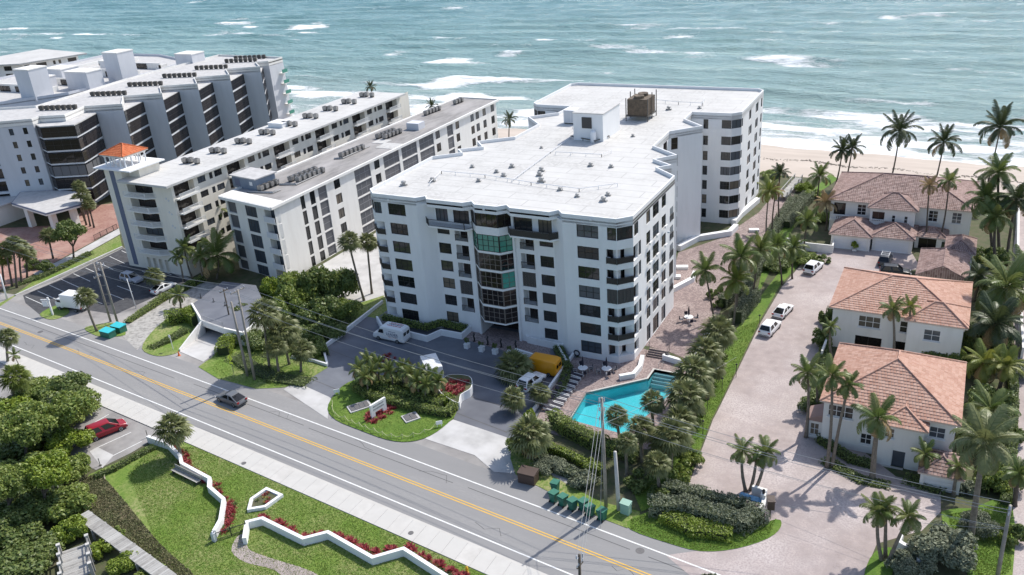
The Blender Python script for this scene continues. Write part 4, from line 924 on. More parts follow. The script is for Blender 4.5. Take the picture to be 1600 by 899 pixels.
b=MB(); b.prism([(-12.1,90),(-10.2,90),(-10.2,93),(-12.1,93)],1.6,[1.7,2.6,2.6,1.7]); b.build('bay_roof',M['tile_rose'],L_,-L_.location)
b=MB(); b.prism([(-4.9,86.2),(-1.2,86.2),(-1.2,87.6),(-4.9,87.6)],-1.1,-.7); b.prism([(-4.5,85.8),(-1.6,85.8),(-1.6,86.2),(-4.5,86.2)],-1.1,-.88); b.build('doorstep',M['conc'],L_,-L_.location)
for px,py in ((1386,561),(1382,566),(1448,570),(1440,605),(1399,545)): p=above(px,py,(-3.4,98)); 
Mh=empty('villa',(-5,120,-1),0,'middle white villa with salmon tiled hip roof and two upper three-pane windows','house')
house_wall(Mh,-13.0,3.2,113.8,127.0,5.2,front=[(3.4,6.2,2.7,4.4,'w',3,2),(8.6,11.4,2.7,4.4,'w',3,2),(3.2,6.6,-1,1.3,'s'),(8.2,11.6,-1,1.3,'s')],left=[(2,4,2.8,4.4,'w',2,2),(8,10,2.8,4.4,'w',2,2)],right=[(3,5,2.8,4.4,'w',2,2)])
hip(Mh,-13.0,3.2,113.8,127.0,5.2,2.7,.5,'tile_salmon')
house_wall(Mh,-3.4,3.15,112.6,113.79,5.0,front=[(2,4,2.7,4.3,'w',2,2)]); hip(Mh,-3.4,3.2,112.9,118.5,5.21,1.7,.45,'tile_salmon')
U_=empty('villa',(-8.5,165,-1),0,'seafront villa with dark rose tiled roofs, twin garage doors and a balustraded balcony','house')
house_wall(U_,-20.2,2.8,158.4,174.2,5.2,front=[(.6,2.6,2.2,4.6,'s'),(4.6,6.1,2.6,4.6,'w',2,3),(16.3,17.8,2.6,4.6,'w',2,3),(20,21.5,2.6,4.6,'w',2,3),(15,19,-1,1.4,'s')],left=[(3,5,2.6,4.4,'w',2,2),(9,11,2.6,4.4,'w',2,2)],back=[(2,6,2.2,4.6,'s'),(10,14,2.2,4.6,'s')])
hip(U_,-20.2,2.8,158.4,174.2,5.2,3.0,.55,'tile_rose')
house_wall(U_,-13.2,-5.9,156.2,158.39,5.0,front=[(.4,2.4,2.6,4.3,'s'),(3.6,4.2,2.6,3.9,'w',1,2),(5.6,6.2,2.6,3.9,'w',1,2)]); hip(U_,-13.2,-5.9,156.2,162.5,5.05,1.9,.45,'tile_rose'); balustrade(U_,(-13.0,156.1,1.95),0,2.4); balustrade(U_,(-20.0,157.3,1.75),0,3.2)
b=MB(); b.box(-20.1,-16.8,157.3,158.39,1.5,1.75); b.build('balcony',M['white'],U_,-U_.location)
house_wall(U_,-18.6,-12.2,150.2,158.38,1.7,front=[(.5,5.9,-.95,1.25,'g')]); hip(U_,-18.6,-12.2,150.2,158.0,1.7,1.7,.4,'tile_rose')
house_wall(U_,-11.9,-5.6,151.0,156.19,1.7,front=[(.5,5.8,-.95,1.25,'g')]); hip(U_,-11.9,-5.6,151.0,157.5,1.72,1.5,.4,'tile_rose')
house_wall(U_,-5.4,-1.2,154.4,158.38,1.2,front=[(.6,3.4,-1,1,'s')]); hip(U_,-5.4,-.6,154.4,158.3,1.2,1.1,.3,'tile_rose')
C_=empty('garden_pavilion',(-.4,141,-1),0,'low outbuilding with rose tiled gabled roof and shingled gable end behind the middle villa','outbuilding')
house_wall(C_,-3.6,2.9,135.6,145.9,2.1,front=[(2,4.4,-1,1.2,'s')]); hip(C_,-3.6,2.9,135.6,145.9,2.1,1.9,.4,'tile_rose',gable=('s',))
house_wall(C_,-.2,3.6,145.91,152.0,2.3); hip(C_,-.2,3.6,146.0,152.4,2.3,1.3,.4,'tile_rose')
# ------------------------------------------------------------------ raised parking deck with garage under it
t=empty('parking_deck',(-103,92,-1),0,'raised grey concrete parking deck with railing over a dark garage entrance','parking deck')
dk=[(p.x,p.y) for p in (at_z(316,503,1.6),at_z(350,515,1.6),at_z(380,522,1.6),at_z(420,490,1.6),at_z(400,446,1.6),at_z(348,440,1.6),at_z(300,476,1.6))]
b=MB(); b.prism(dk,1.25,1.6); b.build('slab',M['court'],t,-t.location)
b=MB(); b.obox(dk[0],dk[1],.3,.9,1.9); b.obox(dk[0],dk[6],.3,-1,1.9); b.obox(dk[1],dk[2],.3,-1,1.9); b.obox(dk[2],dk[3],.3,-1,1.9); b.build('edge_wall',M['offwhite'],t,-t.location)
d=Vector(dk[1])-Vector(dk[0]); railing(t,(dk[0][0],dk[0][1],1.9),math.atan2(d.y,d.x),d.length,.9,'rail_grey',.3)
inw=Vector((-d.y,d.x)).normalized()*3.4; a=Vector(dk[0])+inw; c=Vector(dk[1])+inw; window(t,(a.x,a.y,-1),math.atan2(d.y,d.x),d.length,2.25,5,2,'frame','glass_dark','garage_opening_shade')  # dark panes stand in for the shade of the open garage mouth
A=G(281,549); b=MB(); b.prism([(A.x-.12,A.y),(A.x+.12,A.y),(dk[0][0]+.12,dk[0][1]),(dk[0][0]-.12,dk[0][1])],-1.2,[.25,.25,1.88,1.88]); b.build('ramp_wall',M['offwhite'],t,-t.location)
# ------------------------------------------------------------------ low walls and planters
def low_wall(name,pts,h,w,label,m='white',cat='wall',cap=None,dz=-.3,close=False,world=False):
    P=[Vector((p[0],p[1],0)) for p in (pts if world else GG(pts))]; b=MB(); n=len(P)
    if close: P=P+[P[0]]
    # mitred ribbon
    L=[];Rr=[]
    for i,p in enumerate(P):
        if close: a=P[i-1] if 0<i else P[-2]; c=P[i+1] if i<len(P)-1 else P[1]
        else: a=P[max(0,i-1)]; c=P[min(len(P)-1,i+1)]
        d1=(p-a).normalized() if (p-a).length>1e-6 else (c-p).normalized(); d2=(c-p).normalized() if (c-p).length>1e-6 else d1
        n1=Vector((-d1.y,d1.x,0)); n2=Vector((-d2.y,d2.x,0)); mm=n1+n2; mm=mm/max(.5,mm.length_squared)*2*(w/2)
        L.append(p+mm); Rr.append(p-mm)
    def z(p,h): return hz(p.y)+h
    for i in range(len(P)-1):
        a,c,e,g=L[i],L[i+1],Rr[i+1],Rr[i]
        lo=[(q.x,q.y,z(q,dz)) for q in (a,c,e,g)]; hi=[(q.x,q.y,z(q,h)) for q in (a,c,e,g)]
        b.quad(hi[3],hi[2],hi[1],hi[0]); b.quad(lo[1],lo[0],hi[0],hi[1]); b.quad(lo[3],lo[2],hi[2],hi[3])
        if i==0 and not close: b.quad(lo[0],lo[3],hi[3],hi[0])
        if i==len(P)-2 and not close: b.quad(lo[2],lo[1],hi[1],hi[2])
    o=b.build(name,M[m]); return tag(o,label,cat)
low_wall('zigzag_wall',[(233,691),(265,702),(284,722),(286,733),(330,757),(329,770),(352,790),(347,822),(337,840)],.95,.4,'long white zigzag garden wall nearest the lone fan palm')
low_wall('zigzag_wall',[(384,852),(388,826),(412,820),(476,852),(514,842),(584,882),(632,868),(700,912)],.95,.4,'white zigzag garden wall beside the paver path at the bottom edge')
low_wall('planter_ring',[(390,800),(394,784),(417,768),(440,778),(415,796)],.45,.35,'small white five-sided planter kerb on the park lawn','white','planter',close=True)
sheet('planter_soil',[p for p in Q([(394,796),(397,785),(417,772),(434,779),(413,793)])],.3,M['soil'],kind='structure')
low_wall('courtyard_wall',[(598,474),(505,546),(512,572)],.55,.3,'low white wall along the left edge of the courtyard')
low_wall('lot_kerb',[(24,462),(191,386)],.15,.35,'white concrete kerb along the upper edge of the dark parking lot',m='conc_drive',cat='kerb')
low_wall('planter_wall',[(590,503),(598,517),(668,534),(690,524),(722,530),(736,518)],1.0,.3,'white planter wall below the condominium front left of the entrance',cat='planter')
low_wall('planter_wall',[(812,520),(826,536),(880,548),(890,540)],1.1,.3,'white planter wall below the condominium front right of the entrance',cat='planter')
low_wall('ramp_wall',[(806,556),(858,572),(868,580)],1.2,.3,'white parapet wall behind the orange van')
low_wall('ramp_wall',[(868,541),(886,572)],.9,.3,'white sloping wall between the orange van and the pool deck')
low_wall('pool_wall',[(826,655),(890,565),(897,555)],.55,.3,'low white wall behind the row of loungers')
low_wall('terrace_wall',[(968,594),(990,590),(1000,578),(1004,562)],.75,.55,'stepped white buttress wall at the pool corner of the condominium')
low_wall('terrace_wall',[(1036,562),(1076,574),(1100,536),(1116,505)],.85,.5,'wide white wall between the terrace and the pool deck palms')
low_wall('terrace_wall',[(1060,392),(1090,376),(1140,368),(1150,358)],1.0,.9,'white terrace wall at the waist of the condominium')
low_wall('terrace_wall',[(1146,352),(1156,340),(1184,316)],1.0,.9,'white sloping wall by the seaward wing of the condominium')
low_wall('terrace_wall',[(1052,456),(1082,440),(1086,430)],.8,.7,'white planter wall on the terrace by the right facade')
low_wall('house_wall',[(1283,563),(1290,545),(1296,520)],1.5,.25,'white garden wall between the two nearer villas',m='offwhite')
low_wall('house_wall',[(1228,384),(1262,392),(1300,396),(1306,372)],1.5,.25,'white garden wall beside the twin garages',m='offwhite')
low_wall('gate_wall',[(1175,772),(1195,778),(1192,800),(1186,808)],1.1,.4,'pale gate wall by the mailbox at the villa drive',m='offwhite')
low_wall('gate_wall',[(1408,843),(1402,860),(1412,866),(1432,872),(1434,890)],1.2,.4,'white stepped gate wall at the lower right palms')
low_wall('side_wall',[(1590,300),(1588,420),(1596,560)],1.6,.3,'pale boundary wall along the far right lane',m='offwhite')
low_wall('drive_wall',[(455,560),(490,566),(512,573)],.5,.25,'low white wall by the hedge left of the courtyard')
# raised red flower bed at the island corner: white curved trough
tp=empty('flower_trough',G(705,618),0,'curved white raised trough filled with red plants at the courtyard island','planter')
pts=smooth_poly([G(686,620),G(700,600),G(735,602),G(738,618),G(722,628),G(716,640)],4)
b=MB(); b.prism([(p.x-tp.location.x,p.y-tp.location.y) for p in pts],-.2,1.2); b.build('trough',M['white'],tp); b=MB(); b.prism([(p.x-tp.location.x,p.y-tp.location.y) for p in inset_poly([(p.x,p.y) for p in pts],.2)],1.0,1.22); b.build('soil',M['soil'],tp)
# ------------------------------------------------------------------ POOL
DK=-1.0
po=empty('swimming_pool',(-35,90,DK),0,'angular turquoise swimming pool with white coping and corner steps','pool')
b=MB(); n=len(POOL)
for i in range(n): a,c=POOL[i],POOL[(i+1)%n]; b.quad((a[0],a[1],DK-1.7),(c[0],c[1],DK-1.7),(c[0],c[1],DK+.1),(a[0],a[1],DK+.1)) 
b.f.append(tuple(reversed(range(len(b.v),len(b.v)+n)))); b.v+=[(p[0],p[1],DK-1.65) for p in POOL]; b.m.append(0); b.build('basin',M['pool_tile'],po,-po.location)
for i in range(4): b=MB(); b.box(-33.5,-29.7,98.8-.5*(i+1),98.8-.5*i,DK-1.6,DK-.28-.26*i); b.build('step',M['conc_drive'],po,-po.location); b=MB(); b.box(-33.5,-29.7,98.8-.5*(i+1)-.01,98.8-.5*(i+1)+.16,DK-.28-.26*i,DK-.26-.26*i); b.build('step_tile',M['stripe'],po,-po.location)
b=MB(); ip=inset_poly(POOL,-.55)
for i in range(n):
    j=(i+1)%n; a,c,e,g=POOL[i],POOL[j],ip[j],ip[i]; z=DK+.12
    b.quad((a[0],a[1],z),(c[0],c[1],z),(e[0],e[1],z),(g[0],g[1],z)); b.quad((g[0],g[1],z),(e[0],e[1],z),(e[0],e[1],DK-.05),(g[0],g[1],DK-.05)); b.quad((c[0],c[1],z),(a[0],a[1],z),(a[0],a[1],DK-.3),(c[0],c[1],DK-.3))
b.build('coping',M['conc'],po,-po.location)
m=bpy.data.materials.new('pool_water'); m.use_nodes=True; t=m.node_tree; t.nodes.clear(); o_=nd(t,'ShaderNodeOutputMaterial'); tr=nd(t,'ShaderNodeBsdfTransparent'); tr.inputs[0].default_value=(.60,.93,.95,1); gl=nd(t,'ShaderNodeBsdfGlossy'); gl.inputs['Roughness'].default_value=.06; fz=nd(t,'ShaderNodeFresnel'); fz.inputs[0].default_value=1.33; ms=nd(t,'ShaderNodeMixShader')
nz_=nd(t,'ShaderNodeTexNoise'); nz_.inputs['Scale'].default_value=2.2; bp=nd(t,'ShaderNodeBump'); bp.inputs['Strength'].default_value=.25; bp.inputs['Distance'].default_value=.1; ge=nd(t,'ShaderNodeNewGeometry'); t.links.new(ge.outputs['Position'],nz_.inputs['Vector']); t.links.new(nz_.outputs['Fac'],bp.inputs['Height']); t.links.new(bp.outputs[0],gl.inputs['Normal']); t.links.new(bp.outputs[0],fz.inputs['Normal'])
t.links.new(fz.outputs[0],ms.inputs[0]); t.links.new(tr.outputs[0],ms.inputs[1]); t.links.new(gl.outputs[0],ms.inputs[2]); t.links.new(ms.outputs[0],o_.inputs[0])
b=MB(); b.f.append(tuple(reversed(range(n)))); b.v+=[(p[0],p[1],DK-.1) for p in POOL]; b.m.append(0); b.build('water',m,po,-po.location)
for px,py in ((886,655),(1030,575)):
    p=G(px,py); b=MB()
    for dx in (0,.5): b.tube([(dx,-.3,0),(dx,-.3,.8),(dx,0,.95),(dx,.4,.8),(dx,.4,-.2)],.03,6)
    o=b.build('pool_ladder',M['metal'],None,p); tag(o,'chrome pool handrail at the '+('road end of the pool' if px<900 else 'corner steps of the pool'),'handrail')
# steps from deck to terrace
st=empty('garden_steps',G(1025,560),R(0),'flight of dark-edged steps with railings from pool deck up to the terrace','steps')
for i in range(4): b=MB(); b.box(-1.4,1.4,i*.35,i*.35+.4,0,.18*(i+1)); b.build('step',M['paver_brown'],st); b=MB(); b.box(-1.42,1.42,i*.35-.02,i*.35+.06,.18*(i+1)-.03,.18*(i+1)+.01); b.build('nosing',M['plastic_black'],st)
for x in (-1.45,1.45): b=MB(); b.tube([(x,0,0),(x,0,1.0),(x,1.5,1.6),(x,1.5,.6)],.035,6); b.build('handrail',M['metal_dark'],st)
# ================================================================== PLANTS
def leaf_quads(C,Nrm,size,aspect=.55,r=rng):
    """one bent diamond leaf per point: C (n,3) centres, Nrm rough facing"""
    n=len(C); d=r.normal(size=(n,3)); d/=np.linalg.norm(d,axis=1)[:,None]
    nn=Nrm*.8+r.normal(size=(n,3))*.55; nn/=np.linalg.norm(nn,axis=1)[:,None]
    u=np.cross(nn,d); u/=np.linalg.norm(u,axis=1)[:,None]+1e-9; v=np.cross(nn,u); s=(size*r.uniform(.65,1.35,n))[:,None]
    P=np.stack([C-u*s,C-v*s*aspect+nn*s*.12,C+u*s-nn*s*.15,C+v*s*aspect+nn*s*.12],1).reshape(-1,3)
    F=np.arange(4*n).reshape(n,4); return P,F
def blob_points(n,blobs,r=rng,shell=.25):
    w=np.array([b[3]**2 for b in blobs]); idx=r.choice(len(blobs),n,p=w/w.sum()); B=np.array([b[:4] for b in blobs])[idx]
    d=r.normal(size=(n,3)); d/=np.linalg.norm(d,axis=1)[:,None]; d[:,2]=np.where(d[:,2]<-.35,-d[:,2]*.6,d[:,2])
    rad=B[:,3]*(1-shell*r.random(n)**1.5)*(1+.12*np.sin(d[:,0]*7+B[:,0]*5)*np.cos(d[:,1]*6)); return B[:,:3]+d*rad[:,None],d
def crown_blobs(rx,rz,k,r):
    out=[]
    for i in range(k):
        a=r.uniform(0,2*math.pi); q=math.sqrt(r.random())*.68; z=r.uniform(-.25,.55)*(1-q*.5)
        out.append((q*math.cos(a)*rx*1.08,q*math.sin(a)*rx*1.08,z*rz*r.uniform(.9,1.35),rx*r.uniform(.20,.40)))
    return out
_cr={}
def crown_mesh(kind,R0,leaf,n,k,var,flat=.7):
    key=(kind,R0,var)
    if key not in _cr:
        r=np.random.default_rng(hash(key)%9999 if False else int(R0*100)+var*17+len(kind)); bl=crown_blobs(R0,R0*flat,k,r); C,D=blob_points(n,bl,r)
        P,F=leaf_quads(C,D,leaf,r=r); _cr[key]=npmesh('crown',P,F,M[kind])
    return _cr[key]
_tk={}
def trunk_obj(root,a,b,r0,r1,m='trunk',bend=.0,n=7,rings=True):
    a,b=Vector(a),Vector(b); mb=MB(); pts=[]; rad=[]; L=(b-a).length; k=9; s=Vector((random.uniform(-1,1),random.uniform(-1,1),0))*bend
    for i in range(k):
        t=i/(k-1); pts.append(a+(b-a)*t+s*math.sin(t*math.pi)); rad.append((r0*(1-t)+r1*t)*(1.35 if i==0 else 1+.06*(i%2)))
    mb.tube(pts,rad,n); return mb.build('trunk',M[m],root,smooth=True)
# ---- fan palm (sabal) crowns
def fan_leaf(b,org,dirv,L,blade,droop,r):
    """petiole from org along dirv, then a pleated round blade"""
    up=Vector((0,0,1)); d=dirv.normalized(); tip=org+d*L*.5+Vector((0,0,-droop*.2)); side=d.cross(up); side=side.normalized() if side.length>1e-3 else Vector((1,0,0)); nrm=side.cross(d).normalized()
    w=.025; b.quad(org-side*w,org+side*w,tip+side*w*.6,tip-side*w*.6)
    n=13; 
    for i in range(n):
        a0=-1.9+3.8*i/n; a1=-1.9+3.8*(i+.86)/n; am=(a0+a1)/2; rr=blade*(1-.22*abs(am)/1.9)*r.uniform(.85,1.1)
        e=lambda a,q,z:tip+d*math.cos(a)*q+side*math.sin(a)*q+nrm*z-up*droop*(q/blade)**2*.9*blade
        b.quad(tip,e(a0,rr*.6,.03),e(am,rr,-.1*blade),e(a1,rr*.6,-.03))
_fan={}
def fan_crown(var,lush=1.0,kind='leaf_fan'):
    key=(var,kind)
    if key not in _fan:
        r=random.Random(100+var); b=MB(); n=int(46*lush)
        for i in range(n):
            z=1-1.5*(i+.5)/n; a=i*2.39996+r.uniform(-.3,.3); q=math.sqrt(max(0,1-z*z)); d=Vector((math.cos(a)*q,math.sin(a)*q,z+r.uniform(-.1,.1)))
            fan_leaf(b,Vector((0,0,-.05+.05*z)),d,.95*r.uniform(.85,1.1),.52*r.uniform(.85,1.1),.25+.35*(1-z)*.5,r)
        g=MB()
        for i in range(9):
            a=r.uniform(0,6.28); fan_leaf(g,Vector((0,0,-.1)),Vector((math.cos(a)*.75,math.sin(a)*.75,-.75)),.8,.4,.5,r)
        _fan[key]=(b.mesh('crown',M[kind]),g.mesh('dry_leaves',M['leaf_dead']))
    return _fan[key]
def pxscale(p):            # metres per photo pixel at a point
    return (np.dot(np.array(p)-np.array([0,0,CAM_H]),_f))/FPX
FAN_G={}
def fan_palm(base,crown,rpx,label,group,basew=None,skirt=True,kind='leaf_fan',trunkm='trunk'):
    b=Vector(basew) if basew else G(*base); c=above(crown[0],crown[1],b); Rm=rpx*pxscale(c); c.z=max(c.z,b.z+.8)
    o=empty('fan_palm',b,0,label,'palm tree',group); l=c-b
    trunk_obj(o,(0,0,-.2),l,.2,.15,trunkm,.1)
    v=random.randrange(4); me=fan_crown(v,kind=kind); rz=random.uniform(0,6.28); s=Rm/.92
    inst('crown',me[0],o,l,(random.uniform(-.1,.1),random.uniform(-.1,.1),rz),(s,s,s*.95))
    if skirt: inst('dry_leaves',me[1],o,l,(0,0,rz),(s*.9,s*.9,s*.9))
    return o
# ---- feather palms: every frond its own part
_fr={}
def frond_mesh(kind,shape):
    key=(kind,shape)
    if key not in _fr:
        r=random.Random(5+shape); b=MB(); arc=(.55,1.1,1.75,2.2)[shape]; n=12; pts=[]; x=z=0; a=.25 if shape<2 else .15
        for i in range(n+1):
            pts.append(Vector((x,0,z))); x+=math.cos(a)/n; z+=math.sin(a)/n; a-=arc/n*(.4+1.2*i/n)
        b.tube(pts,[.016*(1-.8*i/n) for i in range(n+1)],4,False)
        m=26
        for i in range(m):
            t=.1+.9*(i+.5)/m; k=min(n-1,int(t*n)); p=pts[k]+(pts[k+1]-pts[k])*(t*n-k); d=(pts[k+1]-pts[k]).normalized(); up=Vector((-d.z,0,d.x)); ll=.31*math.sin(math.pi*min(1,t*.88+.1))**.6*r.uniform(.85,1.1)
            for s in (-1,1):
                tip=p+Vector((0,s,0))*ll*.82+d*ll*.5-up*ll*(.30+.2*r.random()); mid=p+(tip-p)*.5+up*ll*.13; w=d*.016
                b.quad(p-w,p+w,mid+w*1.1,mid-w*1.1); b.quad(mid-w*1.1,mid+w*1.1,tip+w*.2,tip-w*.2)
        _fr[key]=b.mesh('frond',M[kind])
    return _fr[key]
def feather_palm(base,crown,rpx,label,group,nf=19,kind='leaf_coco',basew=None,crownw=None,tr=.15,trunkm='trunk',droop=.0,dead=2,name='feather_palm',r0=None):
    b=Vector(basew) if basew else G(*base); c=Vector(crownw) if crownw else above(crown[0],crown[1],b); Rm=rpx*pxscale(c); c.z=max(c.z,b.z+.6)
    o=empty(name,b,0,label,'palm tree',group); l=c-b
    trunk_obj(o,(0,0,-.2),l,r0 or tr*1.35,tr*.8,trunkm,.25)
    nf+=3; droop+=random.uniform(-.06,.14); dead=random.randrange(dead+2)
    for i in range(nf):
        t=(i+.5)/nf; el=1.25-1.75*t+random.uniform(-.12,.12)-droop; az=i*2.39996+random.uniform(-.25,.25); sh=0 if t<.25 else 1 if t<.6 else 2
        if droop and t>.4: sh=3 if t>.7 else 2
        s=Rm*1.12*random.uniform(.88,1.12)
        inst('frond',frond_mesh(kind if i<nf-dead else 'leaf_dead',sh),o,l+Vector((0,0,.05)),(random.uniform(-.2,.2),-el,az),(s,s*random.uniform(.72,1.0)*(.68 if name=='coconut_palm' else 1),s))
    return o
# ---- shrubs, trees and hedges
def shrub(px,py,rpx,label,group,kind='leaf_a',h=None,flat=.75,w=None,name='shrub',leaf=.14,dens=1.0,cat='shrub'):
    p=Vector(w) if w else G(px,py); Rm=rpx*pxscale(p); base=2.5 if Rm>1.8 else 1.2
    o=empty(name,p,random.uniform(0,6.28),label,cat,group)
    n=int((7600 if base==2.5 else 1900)*dens); me=crown_mesh(kind,base,leaf*(.92 if base==2.5 else .8),n,26 if base==2.5 else 12,random.randrange(3),flat); s=Rm/base; zs=s if h is None else h/(base*flat*1.5)
    inst('foliage',me,o,(0,0,base*flat*.55*zs),(0,0,0),(s,s,zs))
    mb=MB()
    for k in range(4): a=k*1.6; mb.tube([(0,0,-.1),(math.cos(a)*Rm*.25,math.sin(a)*Rm*.25,base*flat*.4*zs),(math.cos(a)*Rm*.5,math.sin(a)*Rm*.5,base*flat*.8*zs)],[.06,.04,.015],5)
    mb.build('stem',M['trunk_dark'],o); return o
def tree(base,crown,rpx,label,kind='leaf_b',group=None,flat=.75,leaf=.16,dens=1.0):
    b=G(*base); c=above(*crown,b); Rm=rpx*pxscale(c); o=empty('broadleaf_tree',b,0,label,'tree',group); l=c-b
    trunk_obj(o,(0,0,-.2),Vector((l.x*.6,l.y*.6,l.z*.6)),.22,.14,'trunk_dark',.2)
    mb=MB()
    for k in range(7): a=k*.9; q=Rm*random.uniform(.4,.7); mb.tube([(l.x*.5,l.y*.5,l.z*.5),(l.x*.8+math.cos(a)*q*.4,l.y*.8+math.sin(a)*q*.4,l.z*.85),(l.x+math.cos(a)*q,l.y+math.sin(a)*q,l.z+random.uniform(-.2,.6))],[.11,.07,.02],5)
    mb.build('limb',M['trunk_dark'],o); me=crown_mesh(kind,2.5,leaf,int(5200*dens),14,random.randrange(3),flat); s=Rm/2.5; inst('crown',me,o,l,(0,0,random.uniform(0,6)),(s,s,s)); return o
def hedge(pts,w,h,label,kind='leaf_a',dens=46,leaf=.11,group=None,world=False,name='hedge',round_=.25,uneven=.12,z0=0.):
    P=[Vector((p[0],p[1],0)) for p in (pts if world else GG(pts))]; c=sum(P,Vector())/len(P); zz=hz(c.y)+z0
    o=empty(name,(c.x,c.y,zz),0,label,'hedge',group); C=[];D=[]; core=MB()
    for i in range(len(P)-1):
        a,b=P[i],P[i+1]; L=(b-a).length; d=(b-a)/L; n=Vector((-d.y,d.x,0)); e=w*.25
        core.obox((a.x-c.x,a.y-c.y),(b.x-c.x,b.y-c.y),w*.72,-.1,h*.84)
        k=int(dens*(L+w)*(w+2*h)); u=rng.uniform(-e,L+e,k); per=rng.uniform(0,w+2*h,k)
        y=np.where(per<h,-w/2,np.where(per<h+w,per-h-w/2,w/2)); z=np.where(per<h,per,np.where(per<h+w,h,2*h+w-per))
        ny=np.where(per<h,-1.,np.where(per<h+w,0,1.)); nz_=np.where((per>=h)&(per<h+w),1.,.15)
        top=z>h-round_; y=np.where(top,y*(1-.12*((z-h+round_)/round_)),y)
        bump=uneven*(np.sin(u*2.1+i)+np.sin(u*5.3+y*4)+np.sin(y*3+u*.7))*.5
        q=np.stack([a.x-c.x+d.x*u+n.x*y*(1+bump*.3),a.y-c.y+d.y*u+n.y*y*(1+bump*.3),z+bump*h*.35*(z>h*.5)+rng.normal(0,.04,k)],1); C.append(q); D.append(np.stack([n.x*ny,n.y*ny,nz_],1))
    C=np.concatenate(C); D=np.concatenate(D); Pv,F=leaf_quads(C,D,leaf); inst('foliage',npmesh('foliage',Pv,F,M[kind]),o); core.build('shade_core',M['hedge_core'],o); return o
def rosette_mesh(kind,n=16,L=.45):
    key=('ros',kind,n)
    if key not in _fr:
        r=random.Random(3); b=MB()
        for i in range(n):
            a=i*2.4; el=r.uniform(.25,1.2); d=Vector((math.cos(a)*math.cos(el),math.sin(a)*math.cos(el),math.sin(el))); s=Vector((-d.y,d.x,0)).normalized()*.05; m_=d*L*.6; e=d*L+Vector((0,0,-.08*L))
            b.quad(-s*.6,s*.6,m_+s,m_-s); b.quad(m_-s,m_+s,e+s*.1,e-s*.1)
        _fr[key]=b.mesh('leaf_rosette',M[kind])
    return _fr[key]
def bed(poly_px,n,label,kinds=('leaf_red',),size=.9,cat='flower bed',name='flower_bed',z=0.,world=False,group=None):
    P=[(p[0],p[1]) for p in (poly_px if world else GG(poly_px))]; cx=sum(p[0] for p in P)/len(P); cy=sum(p[1] for p in P)/len(P)
    o=empty(name,(cx,cy,hz(cy)+z),0,label,cat,group)
    def inside(x,y):
        c=False
        for i in range(len(P)):
            (x1,y1),(x2,y2)=P[i],P[i-1]
            if (y1>y)!=(y2>y) and x<(x2-x1)*(y-y1)/(y2-y1)+x1: c=not c
        return c
    xs=[p[0] for p in P]; ys=[p[1] for p in P]; k=0
    for _ in range(n*12):
        x=random.uniform(min(xs),max(xs)); y=random.uniform(min(ys),max(ys))
        if inside(x,y):
            s=size*random.uniform(.75,1.25); inst('plant',rosette_mesh(kinds[k%len(kinds)]),o,(x-cx,y-cy,0),(0,0,random.uniform(0,6)),(s,s,s)); k+=1
            if k>=n: break
    return o
# ------------------------------------------------------------------ placing the palms
FG='fan palms'
fan_palm((152,518),(131,463),19,'lone fan palm on the verge beside the turquoise bins',FG)
fan_palm((12,566),(10,526),18,'fan palm at the left edge on the near sidewalk',FG)
fan_palm((284,716),(267,668),31,'fan palm standing against the zigzag garden wall',FG)
fan_palm((246,456),(239,430),17,'fan palm between the white sedan and silver SUV',FG)
for i,(b,c) in enumerate((((19,448),(8,388)),((26,450),(20,380)),((34,444),(30,385)),((42,434),(40,394)),((6,446),(2,402)))):
    fan_palm(b,c,16,('leftmost','second','third','rightmost','lowest')[i]+' palm of the fan palm cluster left of the red forecourt','fan palm cluster on the left edge',trunkm='trunk_dark',kind='leaf_lime' if i==4 else 'leaf_fan')
fan_palm((83,404),(75,367),16,'single fan palm with short trunk beside the round tree',FG,trunkm='trunk_dark')
for i,(b,c) in enumerate((((135,352),(122,290)),((141,354),(129,302)),((147,356),(137,318)),((133,345),(120,312)))):
    fan_palm(b,c,12,('tallest','second tallest','shortest','left-hand')[i]+' fan palm of the clump at the entrance canopy','fan palm clump at the entrance canopy',trunkm='trunk_dark')
fan_palm((569,470),(544,376),20,'tall fan palm left of the white condominium, nearer the road',FG)
fan_palm((581,459),(573,377),18,'tall fan palm closest to the white condominium left corner',FG)
for i,(b,c,r_) in enumerate((((421,576),(410,488),29),((452,570),(440,514),30),((470,582),(470,546),22),((436,585),(430,540),20))):
    fan_palm(b,c,r_,('tallest fan palm in the grove left of the courtyard','broad fan palm in the middle of the grove left of the courtyard','short fan palm at the courtyard side of the grove','low fan palm at the foot of the grove left of the courtyard')[i],'fan palm grove left of the courtyard')
PG='fan palms round the pool'
